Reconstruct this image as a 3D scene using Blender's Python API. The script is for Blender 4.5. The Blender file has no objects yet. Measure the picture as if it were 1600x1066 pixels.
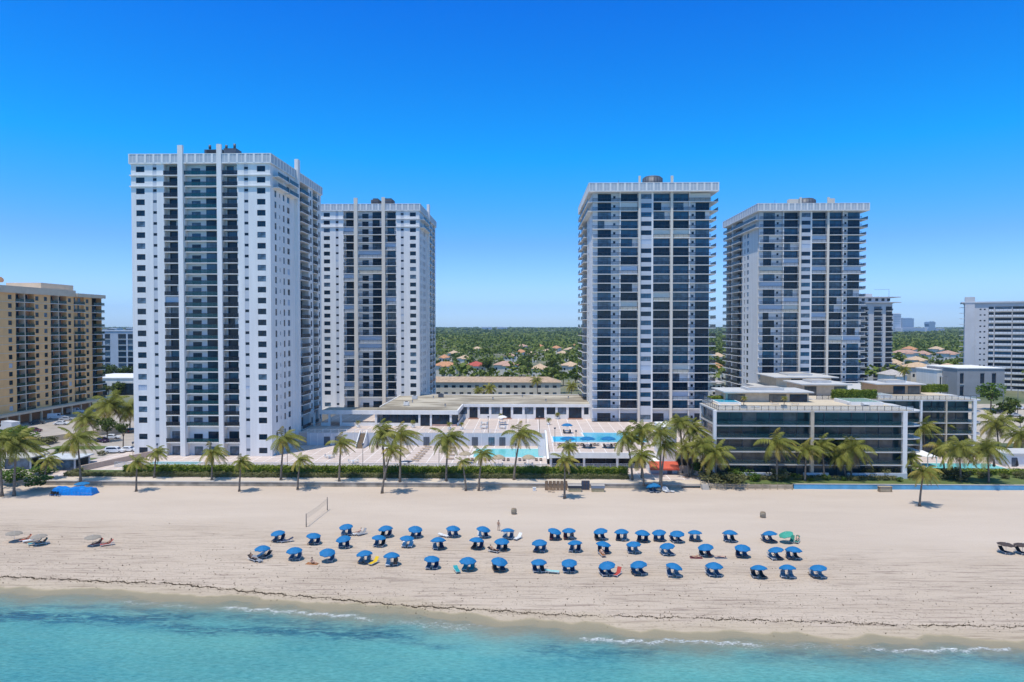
import bpy, math, random
import numpy as np
R = math.radians
random.seed(7)
SC = bpy.context.scene
COL = SC.collection
# ------------------------------------------------------------------ camera
F, HZ, H = 1080.0, 509.0, 34.5
TH, PSI = math.atan((533 - HZ) / F), math.atan(25 / F)
cd = bpy.data.cameras.new('camera')
cam = bpy.data.objects.new('camera', cd); COL.objects.link(cam)
cam.location = (0, 0, H); cam.rotation_euler = (R(90) - TH, 0, PSI)
cd.sensor_width = 36; cd.sensor_fit = 'HORIZONTAL'; cd.lens = F * 36 / 1600
cd.clip_start = 1; cd.clip_end = 30000
SC.camera = cam
# ------------------------------------------------------------------ light
SUN_EL, SUN_DIR = 73.0, (-0.58, -0.81)            # sun stands in front-left of the facades
SC.view_settings.view_transform = 'Standard'; SC.view_settings.look = 'None'
SC.view_settings.exposure = 0.66; SC.view_settings.gamma = 1
w = bpy.data.worlds.new('World'); SC.world = w; w.use_nodes = True
nt = w.node_tree; nt.nodes.clear()
sky = nt.nodes.new('ShaderNodeTexSky'); sky.sky_type = 'NISHITA'; sky.sun_disc = False
sky.sun_elevation = R(SUN_EL); sky.sun_rotation = math.atan2(SUN_DIR[0], SUN_DIR[1])
sky.altitude = 0; sky.air_density = 1.0; sky.dust_density = 0.25; sky.ozone_density = 3.5
hs = nt.nodes.new('ShaderNodeHueSaturation'); hs.inputs['Saturation'].default_value = 1.32; hs.inputs['Value'].default_value = 1.0
bg = nt.nodes.new('ShaderNodeBackground'); bg.inputs['Strength'].default_value = 0.15
wo = nt.nodes.new('ShaderNodeOutputWorld')
geo = nt.nodes.new('ShaderNodeTexCoord'); sep = nt.nodes.new('ShaderNodeSeparateXYZ'); nt.links.new(geo.outputs['Generated'], sep.inputs[0])
tint = nt.nodes.new('ShaderNodeValToRGB'); _e = tint.color_ramp.elements   # deep azure of a clear subtropical sky, by height above the horizon
while len(_e) < 8: _e.new(.5)
for _el, (_p, _v) in zip(_e, ((0, (.46, .67, 1.20)), (.012, (.46, .67, 1.20)), (.05, (.43, .585, .98)), (.115, (.34, .515, .82)), (.233, (.03, .66, .90)), (.42, (.0, .50, .94)), (.56, (.85, .82, .76)), (1, (1.30, 1.12, .86)))): _el.position = _p; _el.color = (*_v, 1)
mul = nt.nodes.new('ShaderNodeMix'); mul.data_type = 'RGBA'; mul.blend_type = 'MULTIPLY'; mul.inputs[0].default_value = 1
nt.links.new(sep.outputs['Z'], tint.inputs[0]); nt.links.new(sky.outputs[0], hs.inputs['Color']); nt.links.new(hs.outputs[0], mul.inputs[6]); nt.links.new(tint.outputs[0], mul.inputs[7]); nt.links.new(mul.outputs[2], bg.inputs['Color']); nt.links.new(bg.outputs[0], wo.inputs['Surface'])
sl = bpy.data.lights.new('sun', 'SUN'); sl.energy = 2.6; sl.angle = R(0.5); sl.color = (1, 0.935, 0.83)
sun = bpy.data.objects.new('sun', sl); COL.objects.link(sun)
_n = math.hypot(*SUN_DIR)
_c = math.cos(R(SUN_EL)) / _n
from mathutils import Vector, Matrix
sun.rotation_euler = Vector((SUN_DIR[0] * _c, SUN_DIR[1] * _c, math.sin(R(SUN_EL)))).to_track_quat('Z', 'Y').to_euler()

# ------------------------------------------------------------------ picking points of the place from the photograph
def _ray(px, py):
    x, y = (px - 800) / F, -(py - 533) / F
    fw = Vector((-math.sin(PSI) * math.cos(TH), math.cos(PSI) * math.cos(TH), -math.sin(TH)))
    rt = Vector((math.cos(PSI), math.sin(PSI), 0)); up = rt.cross(fw)
    return fw + rt * x + up * y
def G(px, py, z=0.0):
    d = _ray(px, py); t = (z - H) / d.z
    return d.x * t, d.y * t
def GX(px, Y):                                     # world x of an image column at depth Y
    d = _ray(px, HZ); return d.x / d.y * Y
def GZ(py, Y, px=800):
    d = _ray(px, py); return H + d.z / d.y * Y

# ------------------------------------------------------------------ materials
def lin(c):
    return tuple((v / 255 / 12.92) if v / 255 <= .04045 else ((v / 255 + .055) / 1.055) ** 2.4 for v in c)
_M = {}
def mat(name, col, rough=.6, var=.12, scale=1.5, bump=0.0, bscale=8.0, metal=0, spec=.5, alpha=1.0, col2=None, stretch=(1, 1, 1), detail=4, coord='Object', lo=.3, hi=.7):
    """procedural surface: two tones mixed by noise, optional bump"""
    if name in _M: return _M[name]
    m = bpy.data.materials.new(name); m.use_nodes = True
    t = m.node_tree; b = t.nodes['Principled BSDF']
    b.inputs['Roughness'].default_value = rough; b.inputs['Metallic'].default_value = metal
    b.inputs['Specular IOR Level'].default_value = spec; b.inputs['Alpha'].default_value = alpha
    c2 = col2 or tuple(max(0, v * (1 - var * 1.6)) for v in col)
    tc = t.nodes.new('ShaderNodeTexCoord'); mp = t.nodes.new('ShaderNodeMapping'); mp.inputs['Scale'].default_value = stretch
    if coord == 'World':
        g = t.nodes.new('ShaderNodeNewGeometry'); t.links.new(g.outputs['Position'], mp.inputs[0])
    else:
        t.links.new(tc.outputs['Object'], mp.inputs[0])
    no = t.nodes.new('ShaderNodeTexNoise'); no.inputs['Scale'].default_value = scale; no.inputs['Detail'].default_value = detail
    t.links.new(mp.outputs[0], no.inputs['Vector'])
    cr = t.nodes.new('ShaderNodeValToRGB'); cr.color_ramp.elements[0].position = lo; cr.color_ramp.elements[1].position = hi
    cr.color_ramp.elements[0].color = (*c2, 1); cr.color_ramp.elements[1].color = (*col, 1)
    t.links.new(no.outputs['Fac'], cr.inputs[0]); t.links.new(cr.outputs[0], b.inputs['Base Color'])
    if bump:
        n2 = t.nodes.new('ShaderNodeTexNoise'); n2.inputs['Scale'].default_value = bscale; n2.inputs['Detail'].default_value = 6
        t.links.new(mp.outputs[0], n2.inputs['Vector'])
        bp = t.nodes.new('ShaderNodeBump'); bp.inputs['Strength'].default_value = bump; bp.inputs['Distance'].default_value = .1
        t.links.new(n2.outputs['Fac'], bp.inputs['Height']); t.links.new(bp.outputs[0], b.inputs['Normal'])
    _M[name] = m
    return m
W_WHITE = mat('white_stucco', (.83, .81, .775), .75, .09, .7, stretch=(1, 1, .07), detail=6)
W_WARM = mat('warm_stucco', (.74, .66, .55), .75, .05, .35, stretch=(1, 1, .25))
W_BACK = mat('balcony_wall', (.70, .73, .76), .75, .05, .5)
W_GREY = mat('grey_stucco', (.56, .58, .61), .75, .06, .4)
W_SCREEN = mat('parapet_screen', (.50, .54, .57), .7, .08, .7)
GLASS = mat('dark_window_glass', (.011, .042, .080), .06, .5, .6, spec=.36)
GLASS2 = mat('curtained_glass', (.13, .21, .29), .10, .45, .9, spec=.6)
GLASS3 = mat('sky_tinted_glass', (.035, .13, .23), .07, .4, .5, spec=.6)  # blue of the reflected sky put into the colour, also in the two above
BRONZE = mat('bronze_frame', (.03, .03, .033), .45, .1)
RAILG = mat('teal_railing_glass', (.012, .085, .105), .1, .2, .5, alpha=.60)
RAILC = mat('clear_balcony_glass', (.015, .035, .05), .15, .2, .5, alpha=.16, spec=.2)
RAILD = mat('dark_railing_mesh', (.016, .020, .028), .25, .2, .5, alpha=.62)
SHUT = mat('pale_shutter', (.50, .57, .66), .5, .04, 1)
SHUT2 = mat('cream_shutter', (.66, .66, .60), .5, .04, 1)
ROOFG = mat('gravel_roof', (.47, .42, .33), .9, .3, .16, .3, 3, col2=(.24, .205, .15), stretch=(.4, 1, 1), detail=8, lo=.42, hi=.58)
MECH = mat('rooftop_metal', (.10, .12, .15), .5, .2, 1)
CONC = mat('concrete', (.50, .46, .41), .85, .12, .4, .1, 6)

# ------------------------------------------------------------------ mesh helpers
class MB:
    def __init__(s): s.v = []; s.f = []; s.m = []; s.mats = []; s.sm = []
    def mi(s, m):
        if m not in s.mats: s.mats.append(m)
        return s.mats.index(m)
    def face(s, pts, m, smooth=False):
        o = len(s.v); s.v += [tuple(p) for p in pts]; s.f.append(tuple(range(o, o + len(pts)))); s.m.append(s.mi(m)); s.sm.append(smooth)
    def box(s, x0, x1, y0, y1, z0, z1, m, skip=''):
        if x1 <= x0 or y1 <= y0 or z1 <= z0: return
        o = len(s.v); k = s.mi(m)
        s.v += [(x0, y0, z0), (x1, y0, z0), (x1, y1, z0), (x0, y1, z0), (x0, y0, z1), (x1, y0, z1), (x1, y1, z1), (x0, y1, z1)]
        fs = {'b': (0, 3, 2, 1), 't': (4, 5, 6, 7), 'f': (0, 1, 5, 4), 'r': (1, 2, 6, 5), 'k': (2, 3, 7, 6), 'l': (3, 0, 4, 7)}
        for key, q in fs.items():
            if key not in skip: s.f.append(tuple(o + i for i in q)); s.m.append(k); s.sm.append(False)
    def prism(s, poly, z0, z1, m):                 # poly counter-clockwise in xy
        n = len(poly); o = len(s.v); k = s.mi(m)
        s.v += [(x, y, z0) for x, y in poly] + [(x, y, z1) for x, y in poly]
        s.f.append(tuple(o + n - 1 - i for i in range(n))); s.f.append(tuple(o + n + i for i in range(n)))
        for i in range(n): s.f.append((o + i, o + (i + 1) % n, o + n + (i + 1) % n, o + n + i))
        s.m += [k] * (n + 2); s.sm += [False] * (n + 2)
    def tube(s, pts, rads, m, n=8, cap=True, smooth=True):
        o = len(s.v); k = s.mi(m)
        P = [Vector(p) for p in pts]
        for i, p in enumerate(P):
            d = (P[min(i + 1, len(P) - 1)] - P[max(i - 1, 0)]).normalized()
            a = d.orthogonal().normalized() if abs(d.z) > .95 else d.cross(Vector((0, 0, 1))).normalized()
            if abs(d.z) > .95: a = (Vector((1, 0, 0)) - d * d.x).normalized()
            b = d.cross(a)
            for j in range(n):
                an = 2 * math.pi * j / n
                q = p + (a * math.cos(an) + b * math.sin(an)) * rads[i]
                s.v.append(tuple(q))
        for i in range(len(P) - 1):
            for j in range(n):
                s.f.append((o + i * n + j, o + i * n + (j + 1) % n, o + (i + 1) * n + (j + 1) % n, o + (i + 1) * n + j)); s.m.append(k); s.sm.append(smooth)
        if cap:
            s.f.append(tuple(o + n - 1 - j for j in range(n))); s.f.append(tuple(o + (len(P) - 1) * n + j for j in range(n))); s.m += [k, k]; s.sm += [False, False]
    def mesh(s, name):
        me = bpy.data.meshes.new(name); me.from_pydata(s.v, [], s.f)
        for m in s.mats: me.materials.append(m)
        me.polygons.foreach_set('material_index', s.m); me.polygons.foreach_set('use_smooth', s.sm)
        me.update(); return me
    def build(s, name, parent=None, loc=(0, 0, 0), rz=0):
        return ob(name, s.mesh(name), parent, loc, rz)
def ob(name, me, parent=None, loc=(0, 0, 0), rz=0):
    o = bpy.data.objects.new(name, me); COL.objects.link(o)
    o.location = loc; o.rotation_euler = (0, 0, rz)
    if parent: o.parent = parent
    return o
LABELS = {}
def tag(o, label=None, cat=None, group=None, kind=None):
    if label: o['label'] = label; LABELS.setdefault(label, []).append(o.name)
    if cat: o['category'] = cat
    if group: o['group'] = group
    if kind: o['kind'] = kind
    return o
def thing(name, label, cat, loc=(0, 0, 0), rz=0, group=None):
    return tag(ob(name, None, None, loc, rz), label, cat, group)
KIDS = {}
def copy_thing(root, loc, rz=0, sc=1.0, label=None, cat=None, group=None):
    r = root.copy(); COL.objects.link(r); r.location = loc; r.rotation_euler = (0, 0, rz); r.scale = (sc, sc, sc)
    if label: r['label'] = label; LABELS.setdefault(label, []).append(r.name)
    if cat: r['category'] = cat
    if group: r['group'] = group
    for c in kids(root):
        d = c.copy(); COL.objects.link(d); d.parent = r
        for g in kids(c):
            e = g.copy(); COL.objects.link(e); e.parent = d
    return r
def kids(o):
    if o.name not in KIDS: KIDS[o.name] = list(o.children)
    return KIDS[o.name]
def struct(o): o['kind'] = 'structure'; return o
def quads(name, V, mi, mats, smooth=False):
    """V: (n,4,3) array of separate quads"""
    n = len(V); me = bpy.data.meshes.new(name)
    me.vertices.add(n * 4); me.vertices.foreach_set('co', np.ascontiguousarray(V, dtype=np.float32).ravel())
    me.loops.add(n * 4); me.loops.foreach_set('vertex_index', np.arange(n * 4, dtype=np.int32))
    me.polygons.add(n); me.polygons.foreach_set('loop_start', np.arange(0, n * 4, 4, dtype=np.int32))
    me.polygons.foreach_set('loop_total', np.full(n, 4, dtype=np.int32))
    for m in mats: me.materials.append(m)
    me.polygons.foreach_set('material_index', np.asarray(mi, dtype=np.int32))
    me.update(calc_edges=True); me.validate(); return me
rng = np.random.default_rng(11)
def leaf_quads(C, size, up=.35, aspect=.7):
    """random leaf-sized quads centred on C (n,3)"""
    n = len(C)
    nrm = rng.normal(size=(n, 3)); nrm[:, 2] = np.abs(nrm[:, 2]) + up; nrm /= np.linalg.norm(nrm, axis=1, keepdims=True)
    a = np.cross(nrm, rng.normal(size=(n, 3))); a /= np.linalg.norm(a, axis=1, keepdims=True) + 1e-9
    b = np.cross(nrm, a); s = (np.asarray(size) * rng.uniform(.6, 1.3, n))[:, None]
    a = a * s; b = b * s * aspect
    return np.stack([C - a - b * .2, C - b, C + a + b * .2, C + b], 1)
ORD = 'first second third fourth fifth sixth seventh eighth ninth tenth eleventh twelfth thirteenth fourteenth fifteenth sixteenth seventeenth eighteenth nineteenth twentieth twenty-first twenty-second twenty-third twenty-fourth'.split()
# ================================================================== setting: ground, beach, sea, promenade, decks
def attr_mat(name): return bpy.data.materials.get(name)
SH = [G(px, py, -.5) for px, py in ((0, 924), (250, 934), (500, 949), (700, 966), (900, 985), (1100, 998), (1400, 1005), (1600, 1010))]
_sx = np.array([p[0] for p in SH]); _sy = np.array([p[1] for p in SH])
def shore(X):
    X = np.asarray(X, float)
    y = np.interp(X, _sx, _sy)
    y = np.where(X < _sx[0], _sy[0] - .12 * (X - _sx[0]), y); y = np.where(X > _sx[-1], _sy[-1] - .06 * (X - _sx[-1]), y)
    return y + .45 * np.sin(X * .31) + .3 * np.sin(X * .83 + 1) + .14 * np.sin(X * 2.3)
def grid(name, xs, ys, zf, m):
    X, Y = np.meshgrid(xs, ys); Z = zf(X, Y)
    nx, ny = len(xs), len(ys)
    me = bpy.data.meshes.new(name)
    V = np.stack([X, Y, Z], -1).reshape(-1, 3)
    i = np.arange((ny - 1) * (nx - 1)); r, c = i // (nx - 1), i % (nx - 1)
    a = r * nx + c; fc = np.stack([a, a + 1, a + nx + 1, a + nx], 1)
    me.vertices.add(len(V)); me.vertices.foreach_set('co', V.astype(np.float32).ravel())
    me.loops.add(fc.size); me.loops.foreach_set('vertex_index', fc.astype(np.int32).ravel())
    me.polygons.add(len(fc)); me.polygons.foreach_set('loop_start', np.arange(0, fc.size, 4, dtype=np.int32)); me.polygons.foreach_set('loop_total', np.full(len(fc), 4, dtype=np.int32))
    me.polygons.foreach_set('use_smooth', np.ones(len(fc), bool)); me.materials.append(m); me.update(calc_edges=True)
    return me, X, Y
def fattr(me, name, arr):
    a = me.attributes.new(name, 'FLOAT', 'POINT'); a.data.foreach_set('value', np.asarray(arr, np.float32).ravel())
def node(t, typ, **kw):
    n = t.nodes.new(typ)
    for k, v in kw.items():
        if k in ('operation', 'blend_type', 'data_type', 'attribute_name', 'noise_dimensions', 'clamp'): setattr(n, k, v)
        else: n.inputs[k].default_value = v
    return n
def ramp(t, fac, stops):
    cr = t.nodes.new('ShaderNodeValToRGB'); e = cr.color_ramp.elements
    while len(e) < len(stops): e.new(.5)
    for el, (p, c) in zip(e, stops): el.position = p; el.color = (*c, 1) if len(c) == 3 else c
    t.links.new(fac, cr.inputs[0]); return cr.outputs[0]
def mixc(t, fac, a, b, mode='MIX'):
    n = t.nodes.new('ShaderNodeMix'); n.data_type = 'RGBA'; n.blend_type = mode
    for sock, val in ((n.inputs[0], fac), (n.inputs[6], a), (n.inputs[7], b)):
        if isinstance(val, (int, float)): sock.default_value = val
        elif isinstance(val, tuple): sock.default_value = (*val, 1)
        else: t.links.new(val, sock)
    return n.outputs[2]
def mth(t, op, a, b=0.0):
    n = t.nodes.new('ShaderNodeMath'); n.operation = op
    for s, v in ((n.inputs[0], a), (n.inputs[1], b)):
        if isinstance(v, (int, float)): s.default_value = v
        else: t.links.new(v, s)
    return n.outputs[0]
def noise(t, vec, scale, detail=4, rough=.55, stretch=None, dist=0):
    if stretch:
        mp = t.nodes.new('ShaderNodeMapping'); mp.inputs['Scale'].default_value = stretch; t.links.new(vec, mp.inputs[0]); vec = mp.outputs[0]
    n = t.nodes.new('ShaderNodeTexNoise'); n.inputs['Scale'].default_value = scale; n.inputs['Detail'].default_value = detail; n.inputs['Roughness'].default_value = rough
    n.inputs['Distortion'].default_value = dist
    t.links.new(vec, n.inputs['Vector']); return n.outputs['Fac']
def newmat(name):
    m = bpy.data.materials.new(name); m.use_nodes = True; t = m.node_tree
    g = t.nodes.new('ShaderNodeNewGeometry'); return m, t, t.nodes['Principled BSDF'], g.outputs['Position']
# ---- sand
def sand_z(X, Y):
    d = Y - shore(X)
    z = np.where(d > 8, 0, np.where(d > 0, -.5 + .5 * np.sin(np.clip(d, 0, 8) / 8 * math.pi / 2), -.5 + .09 * d))
    return np.maximum(z, -3.5) + .025 * np.sin(X * .9 + 2 * np.sin(Y * .5)) * np.sin(Y * 1.3) * (d > 3)
m, t, b, pos = newmat('beach_sand')
at = node(t, 'ShaderNodeAttribute', attribute_name='shore_d')
d = at.outputs['Fac']
big = noise(t, pos, .09, 5, .6, (.35, 1.4, 1)); fine = noise(t, pos, 9, 6, .7); rake = noise(t, pos, 1.1, 6, .65, (.12, 2.2, 1), .6)
base = ramp(t, big, [(.3, (.43, .335, .25)), (.7, (.58, .47, .365))])
base = mixc(t, .45, base, ramp(t, fine, [(.3, (.36, .285, .225)), (.7, (.64, .54, .42))]))
# upper beach is paler and smoother; below it, tractor tracks and trodden debris run along the shore
tr = ramp(t, mth(t, 'DIVIDE', d, 60), [(.0, (1, 1, 1)), (.40, (1, 1, 1)), (.56, (.15, .15, .15)), (1, (.08, .08, .08))])
trk = mth(t, 'MULTIPLY', ramp(t, rake, [(.52, (0, 0, 0)), (.72, (1, 1, 1))]), tr)
base = mixc(t, mth(t, 'MULTIPLY', trk, .95), base, (.20, .145, .115))
foot = noise(t, pos, 3.2, 3, .6, (.6, 1.5, 1)); fm = mth(t, 'MULTIPLY', ramp(t, foot, [(.60, (0, 0, 0)), (.68, (1, 1, 1))]), mth(t, 'MULTIPLY', tr, ramp(t, noise(t, pos, .35, 3, .6, (.3, 1.2, 1)), [(.40, (0, 0, 0)), (.58, (1, 1, 1))])))
base = mixc(t, mth(t, 'MULTIPLY', fm, .85), base, (.10, .075, .065))
lin_ = noise(t, pos, 1.0, 3, .5, (.05, 3.2, 1), .3); dash = noise(t, pos, .8, 4, .6, (.25, .9, 1))
ln = mth(t, 'MULTIPLY', ramp(t, lin_, [(.585, (0, 0, 0)), (.62, (1, 1, 1)), (.66, (0, 0, 0))]), mth(t, 'MULTIPLY', tr, ramp(t, dash, [(.42, (0, 0, 0)), (.6, (1, 1, 1))])))
base = mixc(t, mth(t, 'MULTIPLY', ln, .95), base, (.16, .12, .10))
base = mixc(t, ramp(t, mth(t, 'DIVIDE', d, 60), [(.0, (0, 0, 0)), (.42, (0, 0, 0)), (.62, (.7, .7, .7))]), base, mixc(t, .35, base, (.64, .54, .455)))
dw = mth(t, 'ADD', d, mth(t, 'MULTIPLY', mth(t, 'SUBTRACT', noise(t, pos, .22, 4, .5, (1, .4, 1)), .5), 2.6))
wet = ramp(t, mth(t, 'DIVIDE', dw, 10), [(.0, (1, 1, 1)), (.12, (1, 1, 1)), (.16, (.35, .35, .35)), (.34, (.2, .2, .2)), (.40, (0, 0, 0))])
base = mixc(t, wet, base, (.40, .325, .205))
wet2 = ramp(t, mth(t, 'DIVIDE', dw, 10), [(.0, (1, 1, 1)), (.10, (.8, .8, .8)), (.15, (0, 0, 0))])
base = mixc(t, wet2, base, (.27, .235, .16))
t.links.new(base, b.inputs['Base Color'])
rr = ramp(t, wet2, [(0, (.9, .9, .9)), (1, (.55, .55, .55))]); t.links.new(rr, b.inputs['Roughness']); b.inputs['Specular IOR Level'].default_value = .12
bp = node(t, 'ShaderNodeBump', Strength=.8, Distance=.16); t.links.new(mth(t, 'ADD', mth(t, 'MULTIPLY', rake, .8), mth(t, 'MULTIPLY', noise(t, pos, 2.2, 6, .65), .7)), bp.inputs['Height']); t.links.new(bp.outputs[0], b.inputs['Normal'])
xs = np.concatenate([np.arange(-420, -100, 8), np.arange(-100, 100, .8), np.arange(100, 421, 8)])
ys = np.concatenate([np.arange(20, 70, 5), np.arange(70, 105, .5), np.arange(105, 148.1, 1.0)])
me, X, Y = grid('beach', xs, ys, sand_z, m); fattr(me, 'shore_d', Y - shore(X))
struct(ob('beach', me))
# ---- sea
m, t, b, pos = newmat('sea_water')
d = node(t, 'ShaderNodeAttribute', attribute_name='off_d').outputs['Fac']; fo = node(t, 'ShaderNodeAttribute', attribute_name='foam').outputs['Fac']
n1 = noise(t, pos, .11, 5, .6, (.55, 1, 1)); n2 = noise(t, pos, .5, 5, .6, (.5, 1.1, 1)); rip = noise(t, pos, 2.2, 5, .65, (.6, 1.4, 1), .4)
dd = mth(t, 'ADD', d, mth(t, 'MULTIPLY', mth(t, 'SUBTRACT', n2, .5), 3.2))
colr = ramp(t, mth(t, 'DIVIDE', dd, 24), [(.0, (.34, .33, .24)), (.09, (.30, .37, .29)), (.20, (.17, .38, .33)), (.36, (.105, .34, .305)), (.7, (.082, .305, .285)), (1, (.074, .285, .28))])
weed = mth(t, 'MULTIPLY', node(t, 'ShaderNodeAttribute', attribute_name='weed').outputs['Fac'], ramp(t, noise(t, pos, .75, 5, .68, (.45, 1.5, 1), 1.0), [(.36, (0, 0, 0)), (.60, (1, 1, 1))]))
colr = mixc(t, mth(t, 'MULTIPLY', weed, .92), colr, (.006, .070, .125))
colr = mixc(t, mth(t, 'MULTIPLY', ramp(t, n1, [(.42, (0, 0, 0)), (.7, (1, 1, 1))]), .55), colr, (.020, .20, .235))
colr = mixc(t, .5, colr, mixc(t, ramp(t, rip, [(.3, (0, 0, 0)), (.75, (1, 1, 1))]), mixc(t, .55, colr, (.004, .05, .08)), mixc(t, .45, colr, (.26, .58, .55))))
lace = noise(t, pos, 2.6, 7, .75, (.7, 1.3, 1), 1.5)
fm = ramp(t, mth(t, 'ADD', mth(t, 'MULTIPLY', fo, .66), mth(t, 'MULTIPLY', mth(t, 'SUBTRACT', lace, .5), 2.3)), [(.38, (0, 0, 0)), (.62, (.55, .55, .55)), (.95, (1, 1, 1))])
colr = mixc(t, fm, colr, (.78, .80, .80))
t.links.new(colr, b.inputs['Base Color'])
t.links.new(ramp(t, fm, [(0, (.16, .16, .16)), (1, (.9, .9, .9))]), b.inputs['Roughness']); b.inputs['Specular IOR Level'].default_value = .28
al = ramp(t, mth(t, 'DIVIDE', dd, 8), [(.0, (.0, .0, .0)), (.10, (.3, .3, .3)), (.5, (.8, .8, .8)), (.9, (1, 1, 1))])
al2 = t.nodes.new('ShaderNodeMath'); al2.operation = 'MAXIMUM'; t.links.new(al, al2.inputs[0]); t.links.new(fm, al2.inputs[1]); t.links.new(al2.outputs[0], b.inputs['Alpha'])
bp = node(t, 'ShaderNodeBump', Strength=.5, Distance=.2); t.links.new(mth(t, 'ADD', rip, mth(t, 'MULTIPLY', n2, 1.2)), bp.inputs['Height']); t.links.new(bp.outputs[0], b.inputs['Normal'])
xs = np.concatenate([np.arange(-900, -100, 20), np.arange(-100, 100, .7), np.arange(100, 901, 20)])
ys = np.concatenate([np.arange(-900, 50, 25), np.arange(50, 64, 2), np.arange(64, 97.1, .35), np.arange(100, 220, 10)])
me, X, Y = grid('sea', xs, ys, lambda X, Y: -.5 + .03 * np.sin(X * .5 + Y) * np.sin(Y * .9), m)
off = shore(X) - Y
foam = np.zeros_like(X); weedm = np.zeros_like(X)
def foam_line(pts, wid, amp):
    q = [G(px, py, -.5) for px, py in pts]; qx = [p[0] for p in q]; qy = [p[1] for p in q]
    yl = np.interp(X, qx, qy) + .25 * np.sin(X * 1.7) + .15 * np.sin(X * 4.1)
    inx = np.clip((X - qx[0]) / 2.5, 0, 1) * np.clip((qx[-1] - X) / 2.5, 0, 1)
    dy = yl - Y                                     # positive towards the sea
    prof = np.where(dy > 0, np.exp(-(dy / wid) ** 2), np.exp(-(dy / (.25 * wid)) ** 2))
    np.maximum(foam, amp * prof * inx, out=foam)
foam_line([(330, 946), (430, 953), (500, 958), (560, 962), (600, 972)], 1.1, 1.0)
foam_line([(785, 985), (815, 990), (838, 996)], .5, .95)
foam_line([(880, 990), (930, 998), (1000, 1002), (1060, 999), (1120, 1003), (1215, 1008)], 1.1, 1.0)
foam_line([(1240, 1012), (1300, 1016)], .6, .9)
foam_line([(1330, 1014), (1420, 1015), (1500, 1014), (1605, 1012)], .9, 1.0)
foam_line([(60, 926), (120, 925), (175, 930)], .5, .62); foam_line([(640, 968), (720, 975), (800, 984)], .6, .75); foam_line([(170, 938), (260, 944), (340, 950)], .9, .7); foam_line([(0, 930), (60, 932), (130, 936)], .8, .5); foam_line([(600, 968), (680, 976), (760, 984)], 1.2, .66); foam_line([(1080, 1000), (1240, 1006), (1400, 1010)], 1.4, .62)
np.maximum(foam, .34 * np.exp(-((off - .25) / .5) ** 2), out=foam)
def weed_line(pts, wid, amp):
    q = [G(px, py, -.5) for px, py in pts]; qx = [p[0] for p in q]; qy = [p[1] for p in q]
    yl = np.interp(X, qx, qy) + .3 * np.sin(X * .7)
    inx = np.clip((X - qx[0] + 6) / 5, 0, 1) * np.clip((qx[-1] - X + 4) / 5, 0, 1)
    np.maximum(weedm, 1.25 * amp * np.exp(-((yl - Y) / wid) ** 2) * inx, out=weedm)
weed_line([(-60, 963), (60, 964), (170, 968), (280, 964)], 1.5, 1.6); weed_line([(0, 951), (140, 948), (260, 955)], .7, .6)
weed_line([(280, 980), (330, 986), (400, 983), (480, 988), (540, 992), (620, 996)], 1.2, 1.4); weed_line([(330, 960), (430, 970), (640, 988)], 1.3, .7)
weed_line([(870, 1016), (900, 1022), (1020, 1018)], 2.2, .75); weed_line([(640, 1004), (700, 1012)], .6, .7); weed_line([(1200, 1025), (1400, 1022), (1600, 1030)], 2.0, .5)
fattr(me, 'off_d', off); fattr(me, 'foam', foam); fattr(me, 'weed', weedm)
struct(ob('sea', me))
# ---- inland ground to the horizon
m, t, b, pos = newmat('inland_ground')
c = ramp(t, noise(t, pos, .02, 5), [(.35, (.07, .10, .035)), (.6, (.20, .19, .12))])
t.links.new(c, b.inputs['Base Color']); b.inputs['Roughness'].default_value = .95
mb = MB(); mb.face([(-6000, 147, .9), (6000, 147, .9), (6000, 9000, .9), (-6000, 9000, .9)], m); struct(mb.build('ground'))
# ---- promenade with low sea wall
PAVE = mat('promenade_concrete', (.64, .54, .42), .9, .16, .25, .15, 5, stretch=(.3, 1, 1))
SEAW = mat('sea_wall_concrete', (.50, .43, .33), .9, .35, .5, .2, 4)
mb = MB(); mb.box(-200, 47, 146.9, 150.5, .5, .92, PAVE); struct(mb.build('promenade'))
def wall_thing(name, label, boxes, m, cat='wall'):
    q = MB()
    for bx in boxes: q.box(*bx, m)
    return tag(q.build(name), label, cat)
q = MB(); q.box(-129, 32.5, 146.4, 146.85, -.2, .86, SEAW); q.box(-129.1, 32.6, 146.3, 146.95, .86, 1.0, CONC)
tag(q.build('sea_wall'), 'low weathered concrete sea wall between the sand and the promenade', 'wall')
# ---- lower pool deck
def tile_mat(name, c1, c2, sx, sy, line=.02):
    m, t, b, pos = newmat(name)
    br = t.nodes.new('ShaderNodeTexBrick'); br.inputs['Scale'].default_value = 1; br.offset = 0
    br.inputs['Brick Width'].default_value = sx; br.inputs['Row Height'].default_value = sy; br.inputs['Mortar Size'].default_value = line
    br.inputs['Color1'].default_value = (*c1, 1); br.inputs['Color2'].default_value = (*c1, 1); br.inputs['Mortar'].default_value = (*c2, 1)
    t.links.new(pos, br.inputs['Vector'])
    c = mixc(t, .5, br.outputs['Color'], mixc(t, 1.0, br.outputs['Color'], ramp(t, noise(t, pos, .35, 5, .65), [(.3, (.72, .70, .68)), (.65, (1, 1, 1))]), 'MULTIPLY'))
    t.links.new(c, b.inputs['Base Color']); b.inputs['Roughness'].default_value = .85; b.inputs['Specular IOR Level'].default_value = .3
    return m
DECK = tile_mat('deck_tiles', (.57, .47, .41), (.78, .72, .68), 3.1, 3.1, .10)
TERR = tile_mat('roof_terrace_tiles', (.62, .52, .38), (.5, .42, .3), 1.2, 1.2, .03)
mb = MB(); mb.box(-108, 5.5, 150.5, 192, .5, 1.0, DECK); mb.box(5.5, 41, 150.5, 166, .5, 1.0, DECK); struct(mb.build('lower_deck'))
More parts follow.
